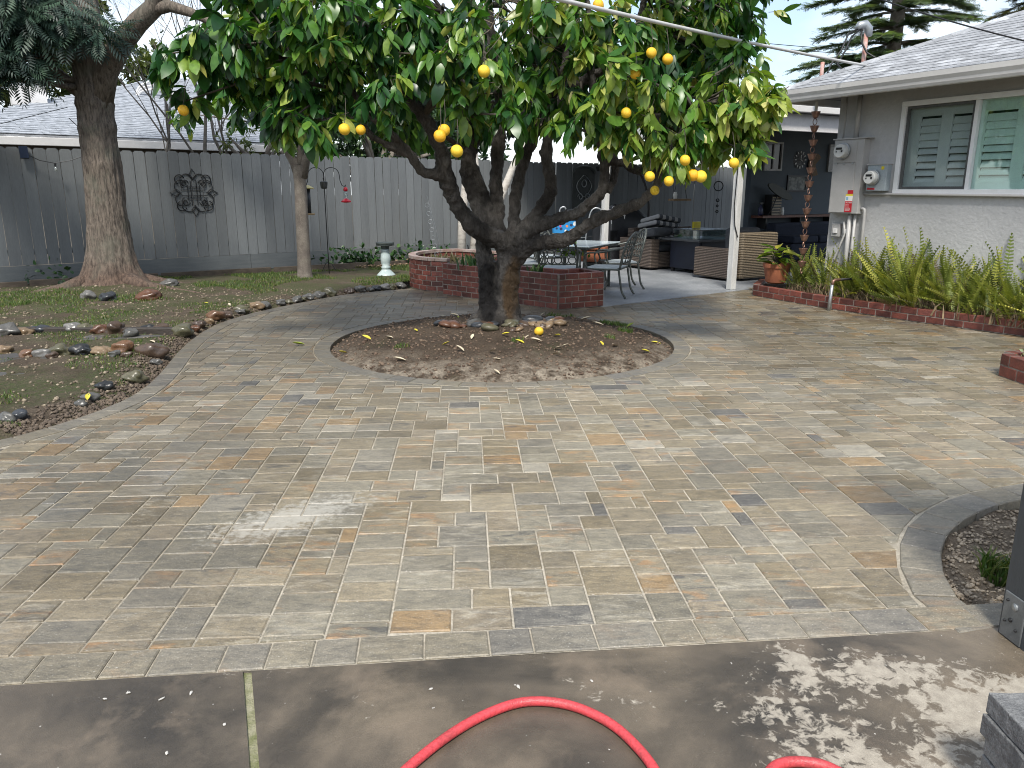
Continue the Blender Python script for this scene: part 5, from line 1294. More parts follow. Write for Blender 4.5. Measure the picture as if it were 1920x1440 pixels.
# twigs, and boughs that carry the clumps from the limbs
b = MB()
limb_pts = [(Vector(p[:3]), p[3]) for l in LIMBS[2:] for p in l[3:]]
for x, y, z, r, kind in CLUMPS:
    c = Vector((x, y, z))
    q, rq = min(limb_pts, key=lambda t: (t[0] - c).length + (0.6 if t[0].z > z + .3 else 0))
    mid = q.lerp(c, .55) + Vector((random.uniform(-.08, .08), random.uniform(-.08, .08), .10 * (c - q).length))
    b.tube([q, q.lerp(mid, .5) + Vector((0, 0, .04)), mid, c], [min(.026, rq * .6), .018, .013, .006], 5)
for a, c in twf + twb: b.tube([a, (a + c) / 2 + np.array((0, 0, .01)), c], .0035, 3, cap=False)
b.build('boughs', mat('bough_bark', (.085, .072, .055), (.05, .045, .035), scale=20, rough=.7), tree, smooth=True)
b = MB()
for i in range(60):
    p = Vector((random.uniform(-.6, .7), random.uniform(7.2, 7.9), random.uniform(2.9, 3.6)))
    d = Vector((random.uniform(-1, 1), random.uniform(-.6, .3), random.uniform(-.6, .9))).normalized()
    b.tube([p, p + d * .2 + Vector((0, 0, random.uniform(-.04, .04))), p + d * random.uniform(.3, .55)], [.005, .004, .0015], 4)
b.build('bare_twigs', mat('bare_twig', (.17, .14, .10), (.11, .09, .07), scale=20, rough=.8), tree)
def mat_fruit():
    m, N, L, bs = nodes('orange_peel')
    v = coords(N, L, 'obj'); oi = N.new('ShaderNodeObjectInfo')
    col = mixc(N, L, oi.outputs['Random'], (.80, .40, .015), (.86, .62, .045))
    col = mixc(N, L, math_(N, L, 'MULTIPLY', ramp(N, L, tex(N, L, v, 1.6, 4), .5, .72), .35), col, (.72, .60, .07))
    L.new(col, bs.inputs['Base Color']); bs.inputs['Roughness'].default_value = .42
    bump(N, L, bs, tex(N, L, v, 24, 3), .35, .02)
    return m
m_fruit = mat_fruit()
q = MB(); q.blob((0, 0, 0), (1, 1, .96), 3, .03, 1); me_fr = bpy.data.meshes.new('orange'); me_fr.from_pydata(q.v, [], q.f); me_fr.polygons.foreach_set('use_smooth', [True] * len(q.f)); me_fr.materials.append(m_fruit)
b = MB()
for i, p in enumerate(FRUITS):
    o = link('orange', me_fr, tree, Vector(p) - WL[tree]); s_ = random.uniform(.043, .054) * (p[1] / 6.8) ** .5; o.scale = (s_, s_, s_); o.rotation_euler = (random.random(), random.random(), random.random())
    b = MB(); b.tube([Vector(p) + Vector((0, 0, .045)), Vector(p) + Vector((.01, .03, .12)), Vector(p) + Vector((0, .1, .26))], .003, 4)
    b.build('fruit_stalk', bpy.data.materials['bough_bark'], tree)
o = link('fallen_orange', me_fr, None, (.27, 7.62, mound_h(.27, 7.62) + .042)); o.scale = (.047,) * 3
tag(o, 'bright yellow-orange fruit lying on the soil below the trunk', 'orange')

# ---------------------------------------------------------------- big trunk on the left
def bark_trunk(name, parent, axis, radf, mat_, n=72, rings=110, ridge=.028, seed=0):
    """axis(t) -> centre, radf(t, angle) -> radius"""
    V, F = [], []
    for i in range(rings + 1):
        t = i / rings; c = axis(t)
        for k in range(n):
            a = 2 * math.pi * k / n
            r = radf(t, a)
            q = Vector((math.cos(a) * 5.5, math.sin(a) * 5.5, c.z * .9 + seed))
            w = noise.noise(Vector((math.cos(a) * 2, math.sin(a) * 2, c.z * 2))) * .8
            rg = abs(noise.noise(q + Vector((w, w, 0)))) + .5 * abs(noise.noise(q * 2.3 + Vector((w * 2, 0, 0))))
            fine_ = noise.noise(Vector((math.cos(a) * 16, math.sin(a) * 16, c.z * 6)))
            r += ridge * (rg - .35) + ridge * .25 * fine_
            V.append((c.x + r * math.cos(a), c.y + r * math.sin(a), c.z))
    for i in range(rings):
        for k in range(n):
            l = (k + 1) % n; F.append((i * n + k, i * n + l, (i + 1) * n + l, (i + 1) * n + k))
    return np_mesh(name, V, F, mat_, parent, smooth=True)
def mat_bark_big():
    m, N, L, bs = nodes('furrowed_bark')
    v = coords(N, L, 'pos', (1, 1, .22)); p = coords(N, L)
    f = tex(N, L, v, 34, 6, .7, .3)
    col = mixc(N, L, ramp(N, L, f, .35, .62), (.048, .038, .030), (.20, .165, .132))
    z = N.new('ShaderNodeSeparateXYZ'); L.new(p, z.inputs[0])
    # reddish worn patch low on the trunk, lighter weathered middle
    red = math_(N, L, 'MULTIPLY', ramp(N, L, math_(N, L, 'ADD', math_(N, L, 'MULTIPLY', z.outputs['Z'], .5), math_(N, L, 'MULTIPLY', tex(N, L, p, 2.2, 4), .25)), .28, .42, (1, 1, 1, 1), (0, 0, 0, 1)), .6)
    col = mixc(N, L, red, col, mixc(N, L, ramp(N, L, f, .35, .62), (.035, .016, .010), (.12, .062, .038)))
    col = mixc(N, L, math_(N, L, 'MULTIPLY', ramp(N, L, tex(N, L, p, 3.0, 5), .52, .66), .45), col, (.12, .125, .095))
    L.new(col, bs.inputs['Base Color']); bs.inputs['Roughness'].default_value = .85
    bump(N, L, bs, f, 1.0, .03)
    return m
m_bark_big = mat_bark_big()
bt = empty('shade_tree', (-6.1, 11.8, .05), 'thick furrowed tree trunk with dark feathery foliage in the left bed', 'tree')
def rad_big(t, a):
    z = -.15 + t * 9.0
    r = .262 + .075 * math.exp(-z / .8) - .012 * min(z, 3.5) - .03 * max(0, z - 4)
    fl = .36 * math.exp(-max(z, 0) / .20) * (.55 + .45 * math.cos(3 * a + .9) + .25 * math.cos(5 * a + .3)) + .10 * math.exp(-max(z, 0) / .5)
    r += max(fl, -.03)
    for zz, amp in ((2.42, .02), (2.75, .025), (2.95, .02), (1.9, .012)): r += amp * math.exp(-((z - zz) / .06) ** 2)
    return r
bark_trunk('trunk', bt, lambda t: Vector((-6.1 + .05 * math.sin(t * 5), 11.8, -.15 + t * 9.0)), rad_big, m_bark_big, 84, 190, .042)
b = MB()
b.tube([(-6.0, 11.8, 2.75), (-5.80, 11.75, 3.2), (-5.5, 11.68, 3.55), (-5.2, 11.6, 3.80), (-4.95, 11.55, 3.97), (-4.8, 11.5, 4.25), (-4.7, 11.5, 4.8), (-4.4, 11.5, 5.5)], [.20, .17, .15, .135, .125, .115, .10, .07], 14)
b.tube([(-4.98, 11.55, 3.95), (-4.7, 11.5, 3.99), (-4.4, 11.45, 3.90), (-4.0, 11.4, 3.72), (-3.5, 11.3, 3.8)], [.09, .08, .065, .05, .03], 10)
b.tube([(-6.2, 11.75, 2.9), (-6.6, 11.5, 3.3), (-7.3, 11.3, 3.5)], [.10, .08, .05], 8)
b.build('limb', m_bark_big, bt, smooth=True)
# roots running out over the ground
b = MB()
for pts in ([(-6.3, 11.6, .26), (-6.6, 11.3, .16), (-6.95, 11.1, .10), (-7.3, 10.95, .03)], [(-5.85, 11.65, .28), (-5.5, 11.5, .19), (-5.1, 11.5, .12), (-4.7, 11.45, .07), (-4.3, 11.3, .02)], [(-5.9, 12.0, .22), (-5.4, 12.15, .13), (-4.9, 12.25, .03)]):
    b.tube([(p[0], p[1], p[2] - .035) for p in pts], [.15, .085, .055, .04, .025][:len(pts)], 9)
b.build('root', m_bark_big, bt, smooth=True)
# feathery fronds
def frond_base(npair=8):
    V, F = [], []
    for i in range(npair):
        t = (i + .5) / npair; l = .34 * math.sin(math.pi * (t * .8 + .15)); 
        for s_ in (-1, 1):
            o_ = len(V); V += [(0, t - .025, 0), (s_ * l * .55, t + .07 * .6, .02), (s_ * l, t + .20, -.05), (s_ * l * .45, t + .12, .02)]; F.append((o_, o_ + 1, o_ + 2, o_ + 3) if s_ > 0 else (o_ + 3, o_ + 2, o_ + 1, o_))
    return np.array(V), np.array(F)
FB = frond_base()
m_feather = mat_leaf('feathery_leaf', [(0, (.012, .030, .024)), (.5, (.024, .056, .040)), (1, (.050, .095, .055))], rough=.5, trans=.15)
rg = np.random.default_rng(8)
P, Y, Nn, S = [], [], [], []
clr = [(-6.75, 11.2, 3.55, .45), (-7.25, 11.0, 3.55, .45), (-6.3, 11.0, 3.80, .40), (-5.9, 11.1, 3.75, .36), (-7.6, 11.2, 3.2, .38), (-7.0, 10.9, 3.18, .36), (-6.55, 11.0, 3.2, .30), (-5.55, 11.2, 3.62, .25), (-7.2, 10.8, 3.95, .5), (-6.4, 10.9, 4.2, .5), (-7.9, 11.1, 3.75, .5), (-6.9, 11.8, 8.2, .9), (-5.3, 12, 8.0, .9), (-6.1, 12.2, 9.0, 1.0), (-6.2, 11.0, 8.4, .8), (-6.0, 12.6, 7.6, .8), (-8.0, 10.6, 2.95, .35), (-7.5, 10.5, 2.85, .25)]
for cx, cy, cz, r in clr:
    for _ in range(int(150 * (r / .45) ** 2)):
        d = rg.normal(size=3); d /= np.linalg.norm(d)
        P.append(np.array((cx, cy, cz)) + d * r * rg.uniform(.2, 1)); y = d * np.array((1, .6, .3)) + np.array((0, 0, -.55)) + rg.normal(size=3) * .25
        Y.append(y); Nn.append(np.array((0, -.5, .8)) + rg.normal(size=3) * .4); S.append(rg.uniform(.22, .38))
P, Y, Nn, S = map(np.array, (P, Y, Nn, S))
Vv, Ff = scatter(FB, P, Y, Nn, S)
o = np_mesh('crown', Vv, Ff, m_feather, bt, attr={'tone': np.repeat(rg.random(len(P)), len(FB[0]))}); o['kind'] = 'stuff'
for cx, cy, cz, r in clr:
    b = MB(); b.tube([(-6.1, 11.7, min(cz + .1, 8.7)), ((cx - 6.1) / 2, (cy + 11.7) / 2, cz + .15), (cx, cy, cz)], [.05, .03, .01], 6)
    b.build('branch', m_bark_big, bt, smooth=True)

# ---------------------------------------------------------------- slim tree before the fence
m_bark_slim = mat('slim_bark', (.20, .175, .145), (.13, .11, .092), scale=7, rough=.85, bmp=.8, bscale=60, fine=.3)
stt = empty('slim_tree', (-3.66, 13.6, 0), 'slim forked tree with grey-brown trunk in front of the fence', 'tree')
bark_trunk('trunk', stt, lambda t: Vector((-3.65 + .03 * t, 13.6, -.05 + t * 2.0)), lambda t, a: .118 - .022 * t + .08 * math.exp(-t * 22) + .03 * max(0, t - .85) * 6, m_bark_slim, 30, 50, .012, 3)
b = MB()
b.tube([(-3.62, 13.6, 1.75), (-3.70, 13.58, 2.0), (-3.85, 13.5, 2.3), (-4.1, 13.4, 2.8), (-4.3, 13.2, 3.4)], [.10, .08, .06, .05, .03], 9)
b.tube([(-3.60, 13.6, 1.75), (-3.50, 13.6, 2.05), (-3.22, 13.55, 2.35), (-3.05, 13.4, 2.9), (-3.0, 13.3, 3.5)], [.10, .08, .065, .05, .03], 9)
b.tube([(-3.6, 13.6, 1.8), (-3.58, 13.6, 2.3), (-3.5, 13.5, 3.0)], [.09, .05, .03], 9)
b.build('limb', m_bark_slim, stt, smooth=True)
cl2 = [(-4.3 + rg.uniform(-.9, 1.9), 13.1 + rg.uniform(-.8, .6), 3.25 + rg.uniform(-.6, .9), .34, .14) for _ in range(34)]
p_, y_, n_, s_, t_, tw_ = twig_leaves(cl2, 7, 8, .14, seed=9)
Vv, Ff = scatter(LB, p_, y_, n_, s_)
o = np_mesh('crown', Vv, Ff, m_leaf, stt, smooth=True, attr={'tone': np.repeat(t_, kk)}); o['kind'] = 'stuff'
b = MB()
for a, c in tw_: b.tube([a, c], .004, 3, cap=False)
for c in cl2: b.tube([(-3.5, 13.5, 2.4), ((c[0] - 3.5) / 2, (c[1] + 13.5) / 2, c[2] - .1), c[:3]], [.02, .014, .006], 4)
b.build('twigs', m_bark_slim, stt)

# ---------------------------------------------------------------- white-stemmed tree behind the round planter
m_white_bark = mat('white_bark', (.52, .49, .44), (.30, .27, .23), scale=6, rough=.8, bmp=.5, bscale=60, stretch=(1, 1, 2.2), p=(.48, .72), fine=.15)
wt = empty('white_trunk_tree', (-.85, 14.9, 0), 'pale multi-stemmed tree behind the rounded brick planter', 'tree')
for pts, r in (([(-.98, 14.9, 0), (-.95, 14.9, .9), (-.86, 14.9, 1.8), (-.80, 14.9, 2.5), (-.7, 15, 3.4)], .085), ([(-.80, 14.95, 0), (-.70, 14.95, .8), (-.64, 14.95, 1.6), (-.70, 14.95, 2.4), (-.5, 15, 3.3)], .075), ([(-.62, 14.85, 0), (-.42, 14.9, .9), (-.15, 14.95, 1.55), (.10, 15, 2.15), (.45, 15, 2.6), (.8, 15, 3.2)], .095)):
    b = MB(); b.tube(pts, [r, r * .95, r * .8, r * .6, r * .45, r * .3][:len(pts)], 12); b.build('trunk', m_white_bark, wt, smooth=True)

# ---------------------------------------------------------------- greenery beyond the fence
def bush(name, label, cat, cl, lsz, stops, seed, nleaf=8, per=7, trunk=None, group=None, base=None):
    root = empty(name, base or (cl[0][0], cl[0][1], 0), label, cat, group)
    p_, y_, n_, s_, t_, tw_ = twig_leaves(cl, per, nleaf, lsz, droop=.3, seed=seed)
    Vv, Ff = scatter(leaf_base(rows=3), p_, y_, n_, s_)
    o = np_mesh('crown', Vv, Ff, mat_leaf(name + '_leaf', stops, rough=.5, trans=.2), root, attr={'tone': np.repeat(t_, 9)}); o['kind'] = 'stuff'
    b = MB()
    bx, by = root.location.x, root.location.y
    for c in cl[:14]: b.tube([(bx, by, 0), (bx, by, 1.6), ((c[0] + bx) / 2, (c[1] + by) / 2, c[2] - .3), c[:3]], [.10, .09, .05, .015], 6)
    b.build('trunk', m_bark_slim, root, smooth=True)
    return root
def fcl(s0, s1, b0, b1, z0, z1, r, n, tone=.5):
    out = []
    for _ in range(n):
        p = fq(random.uniform(s0, s1), random.uniform(b0, b1), random.uniform(z0, z1)); out.append((p.x, p.y, p.z, r, tone))
    return out
GY = [(0, (.03, .055, .016)), (.5, (.085, .115, .028)), (1, (.17, .19, .05))]
GD = [(0, (.012, .035, .012)), (.5, (.03, .07, .02)), (1, (.09, .13, .03))]
bush('yellow_green_tree', 'yellow-green tree above the neighbour roof at the left edge', 'tree', fcl(-6, 4.5, 10, 14, 3.0, 7.2, .8, 70), .26, GY, 31, base=fq(0, 12, 0))
bush('olive_green_tree', 'olive-green tree behind the roof right of the big trunk', 'tree', fcl(5.2, 10.5, 10.5, 14, 3.0, 5.7, .6, 28, .4), .24, GY, 32, base=fq(7, 12, 0))
bush('citrus_behind_fence', 'dense citrus bush showing over the fence beside the slim tree', 'tree', fcl(5.6, 9.8, .5, 1.6, 1.8, 3.2, .34, 74, .35), .14, GD, 33, base=fq(7.5, 1.0, 0))
bush('hedge_bush', 'leafy bush above the fence left of the slim tree', 'bush', fcl(3.9, 5.6, .4, 1.2, 1.9, 2.75, .24, 20, .5), .10, GY, 34, base=fq(4.8, .8, 0))
bush('far_dark_tree', 'dark tree far behind the orange tree crown', 'tree', fcl(11, 18, 6, 11, 2.5, 5.5, .8, 34, .3), .28, GD, 35, base=fq(14, 8, 0))

# bare trees behind the fence
def bare(name, base, label, seed, h=3.2, spread=.5, group=None):
    rd = random.Random(seed); root = empty(name, base, label, 'tree', group); b = MB(); tips = []
    def grow(p, d, L_, r, lev):
        pts = [p]; q = p.copy(); dd = d.copy(); n = 4
        for i in range(n):
            dd = (dd + Vector((rd.gauss(0, .12), rd.gauss(0, .12), rd.gauss(.03, .08)))).normalized(); q = q + dd * L_ / n; pts.append(q.copy())
        b.tube(pts, [r * (1 - .16 * i) for i in range(n + 1)], 6 if lev < 2 else 4, cap=False)
        if lev >= 4: tips.append(q); return
        for _ in range(rd.randint(2, 4) if lev else 5):
            k = rd.randint(1 if lev else 2, n); nd = (dd + Vector((rd.gauss(0, spread), rd.gauss(0, spread), rd.gauss(.15, spread * .7)))).normalized()
            grow(pts[k], nd, L_ * rd.uniform(.55, .8), r * (1 - .16 * k) * .6, lev + 1)
    grow(Vector(base), Vector((rd.gauss(0, .1), 0, 1)).normalized(), h * .55, .055, 0)
    b.build('branches', mat(name + '_bark', (.16, .14, .115), (.09, .08, .066), scale=9, rough=.85), root)
    if tips:
        n = len(tips); P = np.array([tuple(t) for t in tips])[rng.random(n) < .35]
        if len(P):
            Vv, Ff = scatter(leaf_base(rows=3), P, rng.normal(size=P.shape), rng.normal(size=P.shape), np.full(len(P), .07)); o = np_mesh('leaves', Vv, Ff, bpy.data.materials['hedge_bush_leaf'], root, attr={'tone': np.repeat(rng.random(len(P)), 9)}); o['kind'] = 'stuff'
bare('bare_tree', fq(2.6, .9, 0), 'bare twiggy tree just right of the big trunk', 51, 6.0, group='bare trees behind the fence')
bare('bare_tree', fq(3.6, 1.0, 0), 'bare twiggy tree in front of the neighbour roof vent', 52, 7.0, group='bare trees behind the fence')
bare('bare_tree', fq(4.9, 1.2, 0), 'bare twiggy tree half hidden by the orange leaves', 53, 6.5, group='bare trees behind the fence')

# conifers beyond the house
def conifer(name, base, h, label, seed, z0=.25, col=None):
    rd = random.Random(seed); root = empty(name, base, label, 'tree')
    b = MB(); B = Vector(base); b.tube([B, B + Vector((.1, 0, h * .5)), B + Vector((0, 0, h))], [.30, .20, .03], 10)
    P, Y, Nn, S = [], [], [], []
    z = h * z0
    while z < h * .98:
        k = 1 - z / h
        for _ in range(8):
            a = rd.uniform(0, 6.28); L_ = (1.0 + 3.6 * k) * rd.uniform(.7, 1.1)
            d = Vector((math.cos(a), math.sin(a), 0)); pts = []
            for i in range(7):
                t = i / 6; pts.append(B + Vector((0, 0, z)) + d * L_ * t + Vector((0, 0, .35 * t * L_ * .3 - .55 * t * t * L_ * .35)))
            b.tube(pts, [.05 * (1 - .13 * i) * (.4 + k) for i in range(7)], 5, cap=False)
            for i in range(int(85 * L_)):
                t = rd.uniform(.15, 1); j = min(5, int(t * 6)); q = pts[j].lerp(pts[j + 1], t * 6 - j)
                sd = d.cross(Vector((0, 0, 1))) * rd.choice((-1, 1)); y = d * .8 + sd * rd.uniform(.3, 1.1) + Vector((0, 0, rd.uniform(-.45, .1)))
                P.append(tuple(q)); Y.append(tuple(y)); Nn.append((rd.gauss(0, .25), rd.gauss(0, .25), 1)); S.append(rd.uniform(.22, .42))
        z += h * .032
    P, Y, Nn, S = map(np.array, (P, Y, Nn, S))
    nb_ = []; nf_ = []
    for i in range(7):
        t = .1 + i * .13
        for s_ in (-1, 1):
            o_ = len(nb_); nb_ += [(0, t, 0), (s_ * .16, t + .13, -.02), (s_ * .13, t + .17, -.02), (0, t + .05, 0)]; nf_.append((o_, o_ + 1, o_ + 2, o_ + 3))
    nb_ += [(-.02, 0, 0), (.02, 0, 0), (.012, 1, 0), (-.012, 1, 0)]; nf_.append((len(nb_) - 4, len(nb_) - 3, len(nb_) - 2, len(nb_) - 1))
    Vv, Ff = scatter((np.array(nb_), np.array(nf_)), P, Y, Nn, S)
    o = np_mesh('crown', Vv, Ff, mat_leaf(name + '_needles', col or [(0, (.07, .115, .075)), (.6, (.13, .19, .10)), (1, (.20, .25, .12))], rough=.6, trans=.35), root, attr={'tone': np.repeat(rng.random(len(P)), len(nb_))}); o['kind'] = 'stuff'
    b.build('trunk', m_bark_slim, root, smooth=True)
conifer('cedar_tree', (11.9, 26.0, 0), 14.5, 'tall cedar with level drooping branches behind the house roof', 61, .22)
conifer('cypress_tree', (18.5, 27.5, 0), 13, 'darker conifer at the upper right corner above the roof', 62, .25, [(0, (.06, .065, .04)), (.6, (.11, .11, .06)), (1, (.16, .14, .07))])
bare('bare_tree', (14.6, 23.5, 3.2), 'bare pale branches above the house roof', 54, 5.0, group='bare trees above the house')
# ---------------------------------------------------------------- river rocks in the left bed
ROCK_C = {'grey': ((0.099, 0.096, 0.089), (0.066, 0.065, 0.059)), 'tan': ((0.218, 0.155, 0.092), (0.145, 0.099, 0.059)), 'slate': ((0.040, 0.044, 0.050), (0.023, 0.026, 0.030)), 'pale grey': ((0.172, 0.168, 0.158), (0.112, 0.109, 0.102)), 'mossy': ((0.112, 0.099, 0.063), (0.066, 0.066, 0.036)), 'rust': ((0.125, 0.056, 0.030), (0.066, 0.033, 0.020)), 'brown': ((0.083, 0.056, 0.038), (0.050, 0.033, 0.024)), 'black': ((0.020, 0.021, 0.022), (0.012, 0.013, 0.013)), 'orange': ((0.165, 0.085, 0.042), (0.10, 0.055, 0.032))}
m_rock = {k: mat('rock_' + k.replace(' ', '_'), a, b_, scale=7, rough=.50, rough2=.24, bmp=.5, bscale=26, fine=.3, coord='obj', p=(.30, .70)) for k, (a, b_) in ROCK_C.items()}
ORD = ['first', 'second', 'third', 'fourth', 'fifth', 'sixth', 'seventh', 'eighth', 'ninth', 'tenth', 'eleventh', 'twelfth', 'thirteenth', 'fourteenth', 'fifteenth', 'sixteenth', 'seventeenth', 'eighteenth', 'nineteenth', 'twentieth', 'twenty-first', 'twenty-second']
def ordinal(n):
    tens = {2: 'twent', 3: 'thirt', 4: 'fort', 5: 'fift'}
    if n <= 19: return ORD[n - 1]
    t, u = divmod(n, 10)
    return tens[t] + 'ieth' if u == 0 else tens[t] + 'y-' + ORD[u - 1]
def number_off(objs, fmt):
    """labels that count a row of look-alikes from the left"""
    for i, (o, w) in enumerate(sorted(objs, key=lambda t: t[0].location.x / t[0].location.y)): o['label'] = fmt % (w, ordinal(i + 1))
ROWN = {'u': 'in the upper stone row of the left bed', 'l': 'in the lower stone row of the left bed', 'b': 'on the soil below the stone rows', 'c': 'in the stone line beside the curved path', 't': 'at the foot of the big trunk'}
cnt = {}
for row in 'ulbct':
    rs = sorted([r for r in ROCKS if r[0] == row], key=lambda r: r[1] / r[2])
    for i, (_, x, y, w, c) in enumerate(rs):
        nd, na, nb2, nq = seg_near((x, y), BED_S)
        need = w * .45 + .06
        if -sdist((x, y), BED_S) < need:
            L_ = math.hypot(nb2[0] - na[0], nb2[1] - na[1]); nx_, ny_ = (nb2[1] - na[1]) / L_, -(nb2[0] - na[0]) / L_
            x, y = nq[0] + nx_ * need, nq[1] + ny_ * need
        h, d = bed_height(x, y); k = w * random.uniform(.26, .33)
        b = MB(); w *= 1.15; k *= 1.15
        b.blob((0, 0, 0), (w * .5, w * random.uniform(.33, .46), k), 3, .55, x * 7 + y)
        o = b.build('river_rock', m_rock[c], local=True, smooth=True); o.location = (x, y, max(h, -.0) + k * .55); o.rotation_euler = (random.uniform(-.15, .15), random.uniform(-.15, .15), random.uniform(-.5, .5))
        tag(o, '%s river rock, %s from left %s' % (c, ORD[i], ROWN[row]), 'rock', 'river rocks ' + ROWN[row])
# timber and stepping slabs between the rows
def gpoly(mb, pts, z0, z1): return mb.prism(pts, z0, z1)
for i, (a, c_, zt) in enumerate((((-6.9, 8.22), (-5.15, 8.25), .085), ((-5.10, 8.25), (-3.62, 8.22), .08))):
    b = MB(); b.beam((a[0], a[1], .03), (c_[0], c_[1], .03), .09, .14); tag(b.build('bed_timber', mat('wet_timber%d' % i, (.045, .036, .028), (.028, .022, .018), scale=7, rough=.6, bmp=.6, bscale=40, stretch=(1, 4, 4)), base=(a[0], a[1], 0), bevel=.01), 'dark wet timber edging under the upper stone row, ' + ('left piece' if i == 0 else 'right piece'), 'garden edging', 'dark timbers in the left bed')
m_flag = mat('flagstone', (.10, .095, .088), (.06, .057, .053), scale=5, rough=.5, rough2=.3, bmp=.5, bscale=40, rand=.15)
for pts, lab_ in (([(-6.3, 7.75), (-5.0, 7.8), (-4.9, 8.14), (-6.2, 8.14)], 'wet flagstone between the stone rows, left one'), ([(-4.85, 7.8), (-4.2, 7.82), (-3.72, 8.1), (-4.8, 8.14)], 'wet flagstone between the stone rows, right one'), ([(-5.0, 6.55), (-4.35, 6.75), (-4.05, 7.05), (-4.7, 7.15), (-5.2, 6.9)], 'pale flagstone sunk in the soil near the left edge'), ([(-4.6, 6.15), (-4.1, 6.3), (-4.15, 6.55), (-4.7, 6.5)], 'smaller flagstone sunk in the soil near the left edge')):
    b = MB(); b.prism(pts, -.02, .030 + bed_height(*pts[1])[0] * .3); tag(b.build('flagstone', m_flag, base=(pts[0][0], pts[0][1], 0), bevel=.012), lab_, 'flagstone', 'flagstones in the left bed')

# pebbles round the orange trunk
pile = []
for i in range(44):
    a = random.uniform(R(190), R(370)); rr = random.uniform(.28, .62)
    x, y = -.12 + rr * math.cos(a) * 1.15, 8.30 + rr * math.sin(a) * .9
    w = random.uniform(.045, .10); c = random.choice(['grey', 'brown', 'rust', 'slate', 'brown', 'mossy', 'tan', 'brown'])
    b = MB(); b.blob((0, 0, 0), (w, w * .75, w * .42), 2, .35, i); o = b.build('pebble', m_rock[c], local=True, smooth=True)
    o.location = (x, y, mound_h(x, y) + w * .22); o.rotation_euler = (random.uniform(-.3, .3), random.uniform(-.3, .3), random.uniform(0, 3))
    tag(o, 'stone', 'stone', 'stones round the orange trunk'); pile.append((o, c))
b = MB(); b.blob((0, 0, 0), (.115, .08, .045), 3, .1, 3); o = b.build('pebble', m_rock['slate'], local=True, smooth=True); o.location = (.22, 8.18, mound_h(.22, 8.18) + .04)
tag(o, 'largest smooth dark green stone right of the orange trunk', 'stone')
number_off(pile, 'small wet %s stone, %s from left in the pile round the orange trunk')

# fallen leaves: curled, yellow and pale
LBf = leaf_base(w=.40, fold=.9, curl=-.25)
fl_meshes = []
for nm, col in (('yellow', (.58, .50, .05)), ('pale', (.62, .54, .40)), ('green', (.30, .38, .05))):
    me = bpy.data.meshes.new('fallen_leaf'); me.from_pydata([tuple(v) for v in LBf[0]], [], [tuple(int(j) for j in f) for f in LBf[1]]); me.polygons.foreach_set('use_smooth', [True] * len(me.polygons))
    me.materials.append(mat('fallen_leaf_' + nm, col, tuple(x * .75 for x in col), scale=20, rough=.6, coord='obj', rand=.15)); fl_meshes.append((nm, me))
isl, bedl = [], []
for i in range(46):
    if i < 40:
        a = random.uniform(0, 6.28); rr = RING_R * .93 * math.sqrt(random.random()); x, y = RING_C[0] + rr * math.cos(a), RING_C[1] + rr * math.sin(a); z = mound_h(x, y); grp = 'fallen leaves on the soil island'; place_ = 'lying on the soil under the orange tree'
    else:
        x, y = random.uniform(-5.6, -3.6), random.uniform(7.5, 11.2); z = bed_height(x, y)[0]; grp = 'fallen leaves in the left bed'; place_ = 'lying in the left garden bed'
    nm, me = random.choices(fl_meshes, [3, 5, 1])[0]
    o = link('fallen_leaf', me, None, (x, y, z + .012)); s_ = random.uniform(.06, .12); o.scale = (s_, s_, s_); o.rotation_euler = (random.uniform(-.2, .2), random.uniform(-.2, .2), random.uniform(0, 6.28))
    tag(o, 'leaf', 'leaf', grp); (isl if i < 40 else bedl).append((o, nm))
number_off(isl, '%s curled leaf, %s from left of those on the soil island'); number_off(bedl, '%s curled leaf, %s from left of those in the left bed')
o = link('fallen_leaf', fl_meshes[2][1], None, (-2.13, 7.75, .008)); o.scale = (.12, .12, .12); o.rotation_euler = (0, 0, 1.9); tag(o, 'yellow-green leaf on the pavers left of the soil island', 'leaf')
o = link('fallen_leaf', fl_meshes[0][1], None, (-3.12, 5.45, .05)); o.scale = (.10, .10, .10); o.rotation_euler = (0, 0, .4); tag(o, 'yellow leaf at the bed edge by the near end of the path', 'leaf')

# crumbs of soil on the island and on the bed edge
q = leaf_base
ico = MB(); ico.blob((0, 0, 0), (1, 1, .7), 1, .5, 2); IV = np.array(ico.v); IF = np.array(ico.f)
def crumbs(name, pts, sizes, m_, label):
    n = len(pts); rot = rng.uniform(0, 6.28, n); c, s_ = np.cos(rot), np.sin(rot)
    V = IV[None] * sizes[:, None, None]
    X = V[:, :, 0] * c[:, None] - V[:, :, 1] * s_[:, None]; Y = V[:, :, 0] * s_[:, None] + V[:, :, 1] * c[:, None]
    V = np.stack([X, Y, V[:, :, 2]], 2) + pts[:, None, :]
    F = (IF[None] + (np.arange(n) * len(IV))[:, None, None]).reshape(-1, 3)
    return tag(np_mesh(name, V.reshape(-1, 3), F, m_), label, 'soil', kind='stuff')
pts = []
for i in range(2600):
    a = random.uniform(0, 6.28); rr = RING_R * .99 * math.sqrt(random.random()); x, y = RING_C[0] + rr * math.cos(a), RING_C[1] + rr * math.sin(a); pts.append((x, y, mound_h(x, y) + .003))
m_crumb = mat('soil_crumb', (.085, .055, .037), (.16, .115, .08), scale=9, rough=.9, fine=.4)
crumbs('soil_crumbs', np.array(pts), np.abs(rng.normal(.007, .005, len(pts))) + .003, m_crumb, 'crumbly brown soil clods under the orange tree')
pts = []
